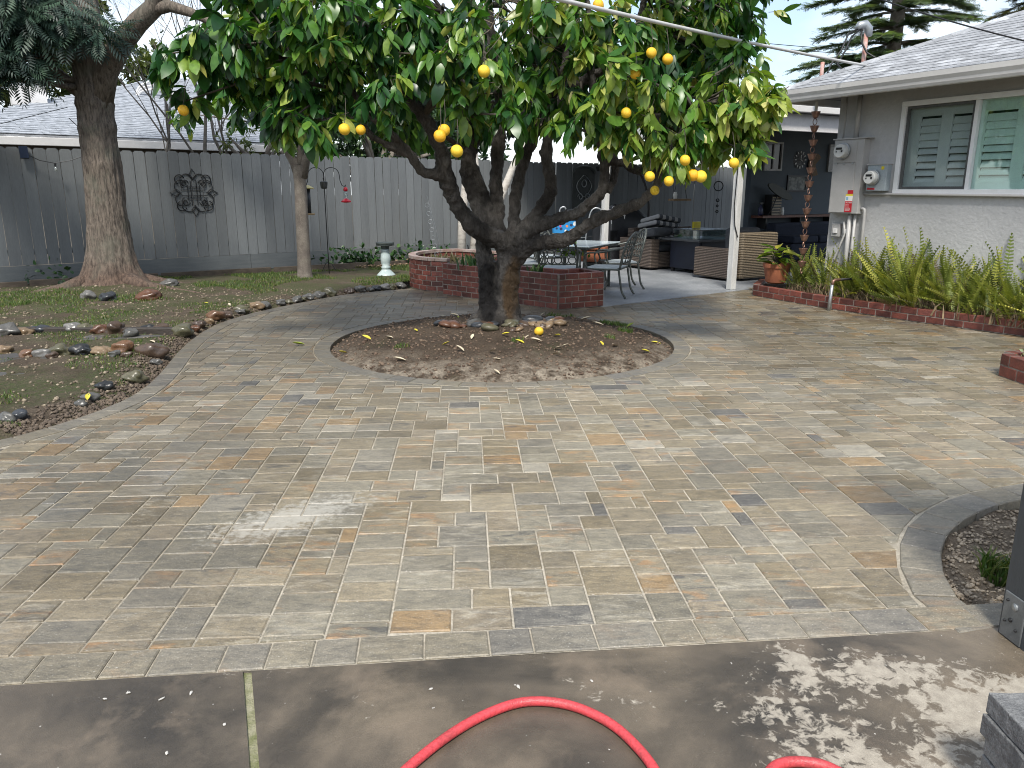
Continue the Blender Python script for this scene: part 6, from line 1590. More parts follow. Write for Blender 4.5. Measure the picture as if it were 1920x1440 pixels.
while len(pts) < 5200:
    s_ = random.random() * (len(BED_S) - 12); i = int(s_); t = s_ - i; a, c = BED_S[i], BED_S[i + 1]; L_ = math.hypot(c[0] - a[0], c[1] - a[1])
    if L_ < 1e-4: continue
    n = ((c[1] - a[1]) / L_, -(c[0] - a[0]) / L_); w = abs(random.gauss(.05, .14)) + .01
    x, y = a[0] + t * (c[0] - a[0]) + n[0] * w, a[1] + t * (c[1] - a[1]) + n[1] * w
    pts.append((x, y, bed_height(x, y)[0] + .004))
crumbs('bed_crumbs', np.array(pts), np.abs(rng.normal(.005, .006, len(pts))) + .003, mat('bed_crumb', (.07, .052, .038), (.13, .10, .072), scale=9, rough=.9, fine=.4), 'crumbly soil along the edge of the left bed')
pts = []
while len(pts) < 2600:
    x, y = random.uniform(-8.0, -2.9), random.uniform(4.4, 12.0)
    if -sdist((x, y), BED_S) < .1 or abs(x) > .72 * y + .3: continue
    pts.append((x, y, bed_height(x, y)[0] + .002))
crumbs('bed_debris', np.array(pts), np.abs(rng.normal(.006, .006, len(pts))) + .003, mat('bed_debris_bits', (.13, .10, .07), (.30, .25, .18), scale=30, rough=.9, fine=.4, p=(.45, .6)), 'small twigs and bits of bark on the left bed')
pts = [(x, y, rbed_h(x, y) + .004) for x, y in [(random.uniform(1.78, 3.0), random.uniform(2.45, 3.7)) for _ in range(4200)] if sdist((x, y), RBED_S) < -.01]
crumbs('gate_bed_crumbs', np.array(pts), np.abs(rng.normal(.0035, .004, len(pts))) + .002, mat('gate_crumb', (.24, .19, .135), (.42, .35, .26), scale=9, rough=.9, fine=.4), 'loose dry soil in the bed beside the gate post')

# grass
def grass(name, pts, hmin, hmax, m_, label, kind='stuff', cat='grass', base=None):
    n = len(pts); P = np.array(pts); a = rng.uniform(0, 6.28, n); h = rng.uniform(hmin, hmax, n); w = h * .055 + .0016
    lean = rng.normal(0, .35, (n, 2)) * h[:, None]
    dx, dy = np.cos(a) * w, np.sin(a) * w; z = np.zeros(n)
    v0 = P + np.stack([-dx, -dy, z], 1); v1 = P + np.stack([dx, dy, z], 1)
    mid = P + np.stack([lean[:, 0] * .4, lean[:, 1] * .4, h * .6], 1); v2 = mid + np.stack([dx, dy, z], 1) * .8; v3 = mid - np.stack([dx, dy, z], 1) * .8
    tip = P + np.stack([lean[:, 0] * 1.2, lean[:, 1] * 1.2, h], 1)
    V = np.stack([v0, v1, v2, v3, tip, tip + 1e-4], 1).reshape(-1, 3)
    o_ = (np.arange(n) * 6)[:, None]; F = np.concatenate([o_ + np.array([0, 1, 2, 3]), o_ + np.array([3, 2, 4, 5])])
    return tag(np_mesh(name, V, F, m_, base=base, attr={'tone': np.repeat(rng.random(n), 6)}), label, cat, kind=kind)
m_grass = mat_leaf('grass_blade', [(0, (.04, .085, .018)), (.6, (.085, .15, .03)), (1, (.22, .22, .07))], rough=.5, trans=.3)
pts = []
while len(pts) < 26000:
    s_, off = random.uniform(-1.5, 9.3), random.uniform(.6, 3.6)
    p = fpt(s_, off)
    d = -sdist((p.x, p.y), BED_S)
    if d < .25 or (p.x + 6.1) ** 2 + (p.y - 11.8) ** 2 < .6: continue
    k = noise.noise(Vector((p.x * .8, p.y * .8, 9))) + .35 * noise.noise(Vector((p.x * 3, p.y * 3, 2)))
    if k < (-.02 if off < 2.2 else .12): continue
    pts.append((p.x, p.y, bed_height(p.x, p.y)[0] - .002))
grass('lawn_grass', pts, .02, .05, m_grass, 'short patchy grass in front of the fence')
pts = []
while len(pts) < 16000:
    x, y = random.uniform(-7.5, -3.0), random.uniform(4.6, 10.6)
    d = -sdist((x, y), BED_S)
    if d < .15: continue
    if noise.noise(Vector((x * 1.1, y * 1.1, 4))) + .5 * noise.noise(Vector((x * 4, y * 4, 2))) < .12: continue
    pts.append((x, y, bed_height(x, y)[0] - .002))
grass('bed_grass', pts, .012, .034, m_grass, 'thin grass and moss on the soil of the left bed')
def tuft(cx, cy, zf, n, r, h, label, name='grass_tuft'):
    pts = []
    for _ in range(n):
        a = random.uniform(0, 6.28); q_ = r * math.sqrt(random.random()); x, y = cx + q_ * math.cos(a), cy + q_ * math.sin(a); pts.append((x, y, zf(x, y) - .003))
    o = grass(name, pts, h * .5, h, m_grass, label, kind='thing', cat='grass tuft', base=(cx, cy, 0)); o['group'] = 'grass tufts'
tuft(.62, 9.40, mound_h, 170, .20, .07, 'grass tuft at the back of the island before the brick planter')
tuft(1.18, 8.75, mound_h, 260, .17, .06, 'greener grass tuft at the right rear rim of the island')
tuft(1.22, 8.20, mound_h, 130, .08, .06, 'small round grass tuft near the right rim of the island')
tuft(.98, 7.62, mound_h, 50, .06, .05, 'tiny grass tuft inside the right of the island')
tuft(.05, 7.35, mound_h, 60, .07, .05, 'tiny bluish grass tuft in the middle of the island')
tuft(-1.05, 7.2, mound_h, 60, .08, .045, 'tiny grass tuft at the left front of the island')
tuft(2.08, 2.98, rbed_h, 190, .075, .095, 'bright grass tuft in the bed beside the gate post')
b = MB(); b.tube([(2.02, 2.75, -.04), (2.03, 2.78, .05), (2.05, 2.85, .10), (2.06, 2.9, .09)], .005, 6); tag(b.build('drip_tube', m_black, base=(2.02, 2.75, -.04)), 'thin black drip tube in the bed beside the gate post', 'tube')

# ivy and mulch at the fence
def leafy(name, c, r, n, lsz, m_, label, cat='plant', up=.5, group=None):
    P = np.array(c) + rng.normal(size=(n, 3)) * np.array((r[0], r[1], r[2])) * .5; P[:, 2] = np.abs(P[:, 2] - c[2]) + c[2]
    Y = rng.normal(size=(n, 3)) + np.array((0, -.2, up)); Nn = rng.normal(size=(n, 3)) * .6 + np.array((0, -.4, .8))
    Vv, Ff = scatter(leaf_base(w=.75, rows=4), P, Y, Nn, rng.uniform(.6, 1.2, n) * lsz)
    return tag(np_mesh(name, Vv, Ff, m_, base=c, smooth=True, attr={'tone': np.repeat(rng.random(n), 12)}), label, cat, group)
m_ivy = mat_leaf('ivy_leaf', [(0, (.010, .035, .012)), (.7, (.03, .085, .022)), (1, (.08, .15, .04))], rough=.3, trans=.12)
for s_, off, n, lab_ in ((.75, .30, 46, 'small ivy clump by the fence left of the big trunk'), (6.0, .62, 260, 'ivy clump at the fence left of the slim tree'), (6.65, .75, 160, 'ivy clump directly behind the slim tree'), (7.75, .6, 320, 'ivy clump between the slim tree and the birdbath')):
    p = fpt(s_, off, .06); leafy('ivy', tuple(p), (.55, .2, .30), n, .10, m_ivy, lab_, group='ivy along the fence')
m_mulch = mat('wood_mulch', (.42, .30, .185), (.25, .165, .10), scale=14, rough=.9, bmp=.8, bscale=60, fine=.4)
b = MB(); b.prism([tuple(fpt(s_, o_))[:2] for s_, o_ in ((5.9, .9), (7.9, .95), (7.9, .2), (5.9, .1))], -.05, .075); tag(b.build('mulch_bed', m_mulch), kind='structure')
pts = [tuple(fpt(random.uniform(5.9, 7.9), random.uniform(.15, 1.25), .08 if random.random() < .75 else .06)) for _ in range(700)]
crumbs('mulch_chips', np.array(pts), rng.uniform(.008, .022, len(pts)), m_mulch, 'tan wood mulch chips at the fence foot')
wp = []
for i in range(26):
    p = fpt(random.uniform(8.2, 10.0), random.uniform(.2, .9), .09); w = random.uniform(.03, .06)
    b = MB(); b.blob((0, 0, 0), (w, w * .8, w * .6), 2, .3, i + 40); o = b.build('white_pebble', m_rock['pale grey'], local=True, smooth=True); o.location = p; tag(o, 'pebble', 'stone', 'pale pebbles behind the birdbath'); wp.append((o, 'pale'))
number_off(wp, '%s pebble at the fence foot behind the birdbath, %s from left')
b = MB(); p = fpt(9.0, .45, .05); b.tube([p, p + Vector((-.03, 0, .12)), p + Vector((-.05, 0, .28))], .015, 6); tag(b.build('garden_stake', m_black, base=p), 'short black stake among the pale pebbles', 'stake')

# birdbath
bb = empty('birdbath', (-2.28, 14.0, .03), 'pale blue-green pedestal birdbath with a dark bowl', 'birdbath')
m_glaze = mat('celadon_glaze', (.46, .53, .52), (.36, .44, .44), scale=7, rough=.28, fine=.05)
b = MB(); b.lathe([(.165, 0), (.17, .02), (.15, .04), (.09, .10), (.07, .13), (.085, .145), (.085, .165), (.065, .18), (.085, .24), (.092, .31), (.085, .38), (.065, .43), (.075, .45), (.075, .47), (.06, .48)], (-2.28, 14.0, .03), 28); b.build('pedestal', m_glaze, bb, smooth=True)
b = MB(); b.lathe([(.07, .48), (.075, .53), (.16, .545), (.165, .56), (.155, .565), (.165, .58), (.165, .60), (.15, .60), (.12, .575)], (-2.28, 14.0, .03), 28); b.build('bowl', mat('dark_bowl', (.07, .085, .08), (.05, .06, .058), rough=.45), bb)

# wrought-iron scrollwork on the fence
AS = None
for k in range(400):
    s_ = k * .02; p = fpt(s_, .03, 1.55); 
    if abs(p.x / (p.y * .969 + .0) - (367 - 960) / 1442) < .004: AS = s_; break
AS = AS or 2.9
art = empty('iron_scrollwork', fpt(AS, .03, 1.5), 'black wrought-iron quatrefoil scrollwork hung on the fence', 'wall art')
AM = Matrix((FD, FN, Vector((0, 0, 1)))).transposed()
AC = fpt(AS, .035, 1.49)
def ap(u, w): return AC + FD * u + Vector((0, 0, w))
AR = .42
for k in range(4):
    ca, sa = math.cos(k * math.pi / 2), math.sin(k * math.pi / 2)
    rt = lambda u, w: ap((u * ca - w * sa) * AR, (u * sa + w * ca) * AR)
    b = MB(); b.tube([rt(.16, .72), rt(0, 1.0), rt(-.16, .72), rt(0, .55)], .0085, 6, closed=True); b.build('point', m_darkmetal, art)
    for sg in (-1, 1):
        b = MB()
        b.tube([rt(sg * (.27 + .27 * math.cos(a)), .52 + .27 * math.sin(a)) for a in [R(-60) + R(240) * i / 16 for i in range(17)]], .009, 6)
        b.tube([rt(sg * (.36 - (.16 - .010 * i) * math.cos(i * .55)), .40 + (.16 - .010 * i) * math.sin(i * .55)) for i in range(14)], .0075, 6)
        b.build('scroll', m_darkmetal, art)
        b = MB(); b.tube([rt(sg * (.55 + .20 * math.cos(a)), .55 + .20 * math.sin(a)) for a in [R(-70) + R(230) * i / 14 for i in range(15)]], .009, 6); b.build('lobe', m_darkmetal, art)
    b = MB(); b.tube([rt(-.12, -.45), rt(-.12, .5)], .0068, 6); b.tube([rt(.12, .2), rt(.12, .55)], .0068, 6); b.tube([rt(-.32, .25), rt(.32, .25)], .0068, 6); b.build('bar', m_darkmetal, art)

# shepherd's hook with feeders
hk = empty('shepherd_hook', (-3.37, 14.25, 0), "double shepherd's hook standing before the fence", 'plant hook')
b = MB(); b.tube([(-3.37, 14.25, 0), (-3.37, 14.25, 1.55), (-3.38, 14.25, 1.75)], .008, 6)
for sg in (-1, 1): b.tube([(-3.37, 14.25, 1.62)] + [(-3.37 + sg * (.14 - .14 * math.cos(a)), 14.25, 1.80 + .13 * math.sin(a)) for a in [math.pi * i / 10 for i in range(11)]] + [(-3.37 + sg * .29, 14.25, 1.70), (-3.37 + sg * .32, 14.25, 1.62), (-3.37 + sg * .36, 14.25, 1.60), (-3.37 + sg * .39, 14.25, 1.63)], .007, 6)
b.build('pole', m_darkmetal, hk, smooth=True)
b = MB(); b.tube([(-3.49, 14.25, .10), (-3.43, 14.25, .22), (-3.37, 14.25, .27), (-3.31, 14.25, .22), (-3.24, 14.25, .10)], .007, 6); b.build('foot', m_darkmetal, hk)
b = MB(); b.lathe([(.045, 0), (.06, .02), (.07, .12), (.06, .13)], (-3.37, 14.23, 1.56), 12); b.build('cup', mat('smoky_cup', (.05, .055, .055), rough=.3), hk)
tf = empty('tube_feeder', (-3.74, 14.2, 1.1), 'dark tube bird feeder with a yellow cap beside the slim trunk', 'bird feeder')
b = MB(); b.lathe([(.10, 0), (.105, .015), (.07, .035), (.02, .06)], (-3.60, 14.0, 1.56), 16); b.build('cap', mat('yellow_plastic', (.62, .53, .20), rough=.4, fine=.05), tf)
b = MB(); b.lathe([(.036, 0), (.036, .42)], (-3.60, 14.0, 1.14), 14); b.build('tube', mat('smoky_tube', (.03, .035, .045), rough=.25, fine=.1), tf, smooth=True)
b = MB(); b.lathe([(.09, 0), (.095, .02), (.09, .03)], (-3.60, 14.0, 1.11), 16); b.build('tray', mat('tan_tray', (.36, .25, .13), rough=.6), tf)
hb = empty('hummingbird_feeder', (-2.99, 14.25, 1.3), 'red hummingbird feeder hanging from the hook', 'bird feeder')
m_redp = mat('red_plastic', (.60, .015, .03), (.45, .012, .025), scale=12, rough=.25, fine=.03)
b = MB(); b.lathe([(.035, 0), (.04, .03), (.03, .06), (.01, .07)], (-2.99, 14.25, 1.52), 14); b.build('cap', m_redp, hb, smooth=True)
b = MB(); b.lathe([(.02, 0), (.035, .03), (.035, .10), (.025, .13)], (-2.99, 14.25, 1.39), 14); b.build('bottle', mat_glass('feeder_glass', (.8, .85, .85), .2), hb, smooth=True)
b = MB(); b.lathe([(.03, 0), (.085, .01), (.09, .03), (.05, .06), (.025, .075)], (-2.99, 14.25, 1.315), 18); b.build('base', m_redp, hb)
b = MB(); b.tube([(-2.99, 14.25, 1.59), (-2.99, 14.25, 1.62)], .004, 5); b.build('wire', m_darkmetal, hb)

# string lights at the upper left
sl_ = empty('string_lights', fpt(.5, .05, 2.1), 'string lights with clear bulbs and a small solar panel on the fence top', 'string lights')
b = MB(); p = fpt(.60, .10, 2.12); b.box(p, (.12, .05, .19), M=AM @ Matrix.Rotation(.25, 3, 'X')); b.build('solar_panel', mat('solar_blue', (.02, .03, .055), rough=.25, fine=0), sl_)
WP = [fpt(.62, .12, 2.1), fpt(.80, .16, 2.0), fpt(1.0, .2, 1.96), fpt(1.2, .25, 2.0), fpt(1.42, .3, 2.08), fpt(1.6, .35, 2.3), Vector((-6.42, 11.75, 2.55))]
b = MB(); b.tube(WP, .006, 5); b.tube([Vector((-6.42, 11.75, 2.7)), Vector((-7.4, 11.3, 2.38)), Vector((-8.6, 10.9, 2.12))], .005, 5); b.build('wire', m_black, sl_)
m_bulb = mat_glass('bulb_glass', (.95, .95, .92), .18)
for p in (WP[2], WP[4], fpt(.12, .2, 2.22)):
    b = MB(); b.lathe([(.016, 0), (.018, -.05)], p, 10); b.build('socket', m_black, sl_)
    b = MB(); b.lathe([(.014, -.05), (.03, -.075), (.034, -.10), (.022, -.13), (.004, -.138)], p, 14); b.build('bulb', m_bulb, sl_, smooth=True)
    b = MB(); b.tube([p + Vector((0, 0, -.06)), p + Vector((.01, 0, -.09)), p + Vector((-.008, 0, -.11))], .006, 5); b.build('filament', m_stwhite, sl_)

# wire spiral ornament in the round planter
b = MB()
for k in range(7): b.tube([(-1.42 + .045 * k * .5 + .035 * math.cos(a), 13.2, .55 + .135 * (7 - k) - .2 + .035 * math.sin(a)) for a in [2 * math.pi * i / 10 for i in range(10)]], .004, 4, closed=True)
b.tube([(-1.30, 13.2, .36), (-1.32, 13.2, .9), (-1.42, 13.2, 1.45)], .004, 4); b.tube([(-1.18, 13.2, .36), (-1.28, 13.2, .9), (-1.42, 13.2, 1.45)], .004, 4)
tag(b.build('wire_ornament', m_galv, base=(-1.3, 13.2, .36)), 'thin wire garden ornament rising from the rounded brick planter', 'garden ornament')
def spikes(name, c, n, h, spread, stops, label, w=.02):
    P = np.array(c) + np.stack([rng.normal(0, spread[0], n), rng.normal(0, spread[1], n), np.zeros(n)], 1)
    Y = np.stack([rng.normal(0, .4, n), rng.normal(0, .4, n), np.ones(n)], 1); Nn = rng.normal(size=(n, 3))
    Vv, Ff = scatter(leaf_base(w=w / h * 2, fold=.3, curl=.25), P, Y, Nn, rng.uniform(.6, 1.1, n) * h)
    return tag(np_mesh(name, Vv, Ff, mat_leaf(name + '_leaf' + str(len(bpy.data.materials)), stops, rough=.45, trans=.2), base=c, attr={'tone': np.repeat(rng.random(n), kk)}), label, 'plant')
G1 = [(0, (.02, .06, .02)), (.6, (.05, .12, .035)), (1, (.16, .22, .06))]
spikes('strap_leaf_plant', (-.45, 11.55, .40), 70, .26, (.16, .12), G1, 'green strap-leaf plant in the angled brick planter left of the trunk')
spikes('shoots', (.35, 10.72, .40), 22, .16, (.045, .03), G1, 'sparse green shoots in the angled brick planter right of the trunk')
spikes('dry_plant', (-1.15, 12.9, .38), 60, .16, (.18, .14), [(0, (.10, .08, .05)), (.5, (.20, .16, .10)), (1, (.12, .16, .05))], 'half-dry low plant in the rounded brick planter')

# ---------------------------------------------------------------- ferns, pot and standpipe on the right
def fern_frond():
    V, F = [], []
    n = 26
    for i in range(n):
        t = (i + .5) / n; l = .058 * math.sin(math.pi * min(1, t * .86 + .14)) ** .6
        for s_ in (-1, 1):
            o_ = len(V); V += [(0, t - .012, -.20 * t * t), (s_ * l, t + .004, -.20 * t * t + .014), (s_ * l * .95, t + .020, -.20 * t * t + .010), (0, t + .012, -.20 * t * t)]
            F.append((o_, o_ + 1, o_ + 2, o_ + 3))
    for i in range(6):
        t0, t1 = i / 6, (i + 1) / 6; o_ = len(V); V += [(-.006, t0, -.20 * t0 * t0 - .001), (.006, t0, -.20 * t0 * t0 - .001), (.004, t1, -.20 * t1 * t1 - .001), (-.004, t1, -.20 * t1 * t1 - .001)]; F.append((o_, o_ + 1, o_ + 2, o_ + 3))
    return np.array(V), np.array(F)
FFB = fern_frond()
m_fern = mat_leaf('fern_frond', [(0, (.10, .075, .035)), (.08, (.07, .105, .024)), (.35, (.17, .215, .04)), (.75, (.32, .35, .07)), (1, (.50, .47, .12))], rough=.45, trans=.25)
FT = [(4.34, 11.48, 0.57, 58, 'fern left of the standpipe, right of the potted plant'), (4.56, 10.98, 0.63, 65, 'fern directly under the electrical panel'), (4.68, 10.48, 0.57, 69, 'fern right of the standpipe with fronds over the bricks'), (4.94, 10.29, 0.76, 92, 'tall fern right of the conduits'), (5.08, 9.84, 0.83, 102, 'tallest fern with fronds rising under the window sill'), (5.01, 9.59, 0.60, 81, 'bushy low fern in the middle of the brick edging'), (5.40, 9.38, 0.71, 86, 'fern under the left pane of the window'), (5.34, 8.98, 0.63, 81, 'fern spilling forward right of the middle'), (5.68, 8.88, 0.80, 92, 'upright fern against the wall near the right edge'), (5.66, 8.48, 0.60, 75, 'fern with yellow frond tips near the right edge'), (6.01, 8.29, 0.76, 92, 'fern touching the right edge by the wall'), (5.91, 7.88, 0.63, 75, 'fern hanging over the bricks at the right edge')]
for x, y, h, n, lab_ in FT:
    az = rng.uniform(0, 6.28, n); el = np.clip(rng.normal(.80, .22, n), .25, 1.08)
    Y = np.stack([np.cos(az) * (1.15 - el), np.sin(az) * (1.15 - el), el * 1.1], 1)
    Y += rng.normal(0, .16, Y.shape)
    Nn = np.stack([-np.cos(az) * .6, -np.sin(az) * .6, np.ones(n) * .8], 1) + rng.normal(0, .55, (n, 3))
    P = np.array((x, y, .09)) + np.stack([rng.normal(0, .11, n), rng.normal(0, .11, n), np.zeros(n)], 1)
    # leaning back over the wall is not possible: push those fronds along it
    wallside = (Y[:, 0] * HN.x + Y[:, 1] * HN.y) > .25
    Y[wallside, 0] *= .3; Y[wallside, 1] *= .3
    Y[:, 2] *= rng.uniform(.45, 1.1, n)
    Vv, Ff = scatter(FFB, P, Y, Nn, rng.uniform(.6, 1.25, n) * h)
    tag(np_mesh('fern', Vv, Ff, m_fern, base=(x, y, .09), attr={'tone': np.repeat(np.clip(rng.normal(.46, .30, n), 0, 1), len(FFB[0]))}), lab_, 'fern', 'ferns along the house wall')
# dead thatch between them
pts = []
for _ in range(1800):
    t = random.random(); x, y = 4.15 + 1.8 * t + random.gauss(0, .12), 11.2 - 3.4 * t + random.gauss(0, .12); pts.append((x, y, .10))
o = grass('fern_thatch', pts, .05, .20, mat_leaf('thatch', [(0, (.07, .05, .03)), (1, (.20, .15, .085))], rough=.8, trans=.1), 'dry brown fern stems and litter between the ferns', cat='fern litter')
pt = empty('potted_plant', (4.02, 11.75, .17), 'terracotta pot with broad yellow-green leaves at the end of the brick edging', 'potted plant')
m_terra = mat('terracotta', (.33, .115, .055), (.25, .085, .042), scale=6, rough=.7, fine=.12)
b = MB(); b.lathe([(.12, 0), (.15, .02), (.19, .24), (.205, .24), (.21, .30), (.185, .30), (.175, .26)], (4.02, 11.75, .165), 28); b.build('pot', m_terra, pt)
n = 26; az = rng.uniform(0, 6.28, n); Y = np.stack([np.cos(az), np.sin(az), rng.uniform(-.2, .9, n)], 1); Nn = np.stack([np.cos(az) * -.3, np.sin(az) * -.3, np.ones(n)], 1) + rng.normal(0, .2, (n, 3))
P = np.array((4.02, 11.75, .55)) + np.stack([np.cos(az) * .08, np.sin(az) * .08, rng.uniform(-.12, .14, n)], 1)
Vv, Ff = scatter(leaf_base(w=.55, fold=.25, curl=.35), P, Y, Nn, rng.uniform(.18, .30, n)); np_mesh('leaves', Vv, Ff, mat_leaf('pot_leaf', [(0, (.06, .13, .02)), (.6, (.15, .24, .03)), (1, (.42, .40, .05))], rough=.35, trans=.3), pt, smooth=True, attr={'tone': np.repeat(rng.random(n), kk)})
b = MB()
for p_, y_ in zip(P, Y): b.tube([(4.02, 11.75, .43), p_], .006, 4)
b.build('stems', bpy.data.materials['bough_bark'], pt)
sp_ = empty('standpipe', (4.17, 10.06, 0), 'galvanised standpipe with a copper elbow beside the brick edging', 'pipe')
b = MB(); b.tube([(4.17, 10.06, -.02), (4.19, 10.07, .34)], .022, 12); b.build('riser', m_galv, sp_, smooth=True)
b = MB(); b.tube([(4.19, 10.07, .33), (4.195, 10.07, .385), (4.22, 10.08, .40), (4.30, 10.12, .40)], .02, 12); b.build('elbow', m_copper, sp_, smooth=True)
b = MB(); b.tube([(4.29, 10.12, .40), (4.6, 10.3, .40), (4.85, 10.45, .38)], .016, 10); b.build('branch_pipe', m_darkmetal, sp_, smooth=True)
# white flowers in the little planter
n = 620; P = np.stack([rng.uniform(4.28, 4.9, n), rng.uniform(5.7, 6.42, n), .175 + np.abs(rng.normal(0, .035, n))], 1)
Vv, Ff = scatter(leaf_base(w=.6, rows=3), P, rng.normal(size=(n, 3)) + np.array((0, 0, .6)), rng.normal(size=(n, 3)) + np.array((0, 0, 1)), rng.uniform(.025, .06, n))
tag(np_mesh('alyssum', Vv, Ff, mat_leaf('alyssum_leaf', [(0, (.08, .13, .06)), (.6, (.20, .26, .14)), (.7, (.6, .62, .55)), (1, (.72, .73, .68))], rough=.6, trans=.2), base=(4.5, 6.15, .17), attr={'tone': np.repeat(rng.random(n), 9)}), 'low grey-green plant with white flowers in the small brick planter', 'plant')

# ---------------------------------------------------------------- foreground: gate post, block stack, hose
gp = empty('gate_post', (1.82, 2.42, 0), 'dark grey gate post with a steel bracket at the right edge', 'post')
m_gate = mat('gate_paint', (.052, .058, .064), (.042, .047, .052), scale=3, rough=.5, bmp=.25, bscale=40, stretch=(3, 3, .5), fine=.08)
b = MB(); b.box((1.838, 2.425, .99), (.14, .14, 2.0), rz=.10); b.build('post', m_gate, gp, bevel=.006)
b = MB(); b.box((1.7655, 2.425, .085), (.006, .10, .17), rz=.10); br = b.build('bracket', mat('bracket_steel', (.20, .21, .215), (.15, .16, .165), scale=14, rough=.42, metal=.5), gp, bevel=.003)
for y, z, r in ((2.42, .13, .014), (2.455, .14, .005), (2.455, .06, .005), (2.40, .05, .005), (2.43, .075, .008)):
    b = MB(); b.lathe([(r, 0), (r, .005), (r * .5, .008)], (1.7655 - (y - 2.425) * .1 - .002, y, z), 12, Matrix.Rotation(R(-90), 3, 'Y')); b.build('bolt', m_galv if r > .01 else m_black, br)
gt = empty('gate', (2.2, 2.40, 0), 'dark grey gate boards beyond the post at the right edge', 'gate')
b = MB(); b.box((2.42, 2.43, .12), (.98, .05, .16), rz=.10); b.build('rail', m_gate, gt, bevel=.004)
b = MB(); b.box((2.42, 2.43, 1.6), (.98, .05, .14), rz=.10); b.build('rail', m_gate, gt, bevel=.004)
for i in range(6):
    b = MB(); b.box((2.02 + i * .155, 2.47 + i * .0155, .95), (.148, .02, 1.8), rz=.10); b.build('board', m_gate, gt)
ps_ = empty('paver_stack', (1.5, 1.68, 0), 'stack of spare grey pavers at the lower right corner', 'paver stack')
m_split = mat('split_face_grey', (.17, .172, .17), (.11, .112, .113), scale=16, rough=.7, bmp=1.0, bscale=50, fine=.35, rand=.12)
zz = 0
for k in range(5):
    b = MB(); ox, oy = random.uniform(-.012, .012), random.uniform(-.01, .01)
    x0, x1, y0, y1 = 1.215 + ox + .008 * (4 - k) * .3, 1.62 + ox, 1.40 + oy, 1.72 + oy
    nn = 8; poly = []
    for (xa, ya), (xb, yb) in zip([(x0, y0), (x1, y0), (x1, y1), (x0, y1)], [(x1, y0), (x1, y1), (x0, y1), (x0, y0)]):
        for j in range(nn): poly.append((xa + (xb - xa) * j / nn + random.uniform(-.004, .004), ya + (yb - ya) * j / nn + random.uniform(-.004, .004)))
    b.prism(poly, zz, zz + .058); zz += .0605
    o = b.build('paver', m_split, ps_, bevel=.003)
m_hose = mat('red_hose', (.56, .055, .065), (.40, .05, .055), scale=9, rough=.5, rough2=.3, bmp=.3, bscale=140, fine=.22)
def cat(pts, per=8):
    P = [Vector(p) for p in pts]; out = []
    for i in range(len(P) - 1):
        p0, p1, p2, p3 = P[max(i - 1, 0)], P[i], P[i + 1], P[min(i + 2, len(P) - 1)]
        for k in range(per):
            t = k / per; out.append(.5 * ((2 * p1) + (p2 - p0) * t + (2 * p0 - 5 * p1 + 4 * p2 - p3) * t * t + (3 * p1 - p0 - 3 * p2 + p3) * t ** 3))
    return out + [P[-1]]
b = MB(); hz = .012
b.tube(cat([(-.75, 1.15, hz), (-.50, 1.45, hz), (-.29, 1.78, hz), (-.15, 1.95, hz), (-.02, 2.045, hz), (.08, 2.07, hz), (.19, 2.045, hz), (.29, 1.97, hz), (.355, 1.87, hz), (.395, 1.76, hz), (.42, 1.6, hz), (.46, 1.45, hz), (.56, 1.50, hz), (.66, 1.70, hz), (.72, 1.79, hz), (.80, 1.81, hz), (.88, 1.78, hz), (.96, 1.66, hz), (1.0, 1.4, hz), (.9, 1.1, hz)]), .0145, 14)
tag(b.build('garden_hose', m_hose, base=(.08, 2.0, 0), smooth=True), 'red garden hose looped on the wet concrete', 'hose')
flk = []; m_flake = mat('flake_offwhite', (.50, .48, .44), rough=.7)
for i, (x, y) in enumerate(((-1.28, 2.10), (-1.22, 2.13), (-1.10, 2.10), (-.98, 1.86), (-1.02, 2.13), (-.86, 1.98), (.26, 2.19), (-.26, 2.15), (.02, 2.16))):
    b = MB(); b.blob((0, 0, 0), (random.uniform(.006, .013), .005, .003), 1, .5, i); o = b.build('litter_flake', m_flake, local=True); o.location = (x, y, -.001); o.rotation_euler[2] = random.uniform(0, 3); tag(o, 'flake', 'flake', 'white flakes on the concrete'); flk.append((o, 'white'))
number_off(flk, 'tiny %s flake on the wet concrete in front, %s from left')
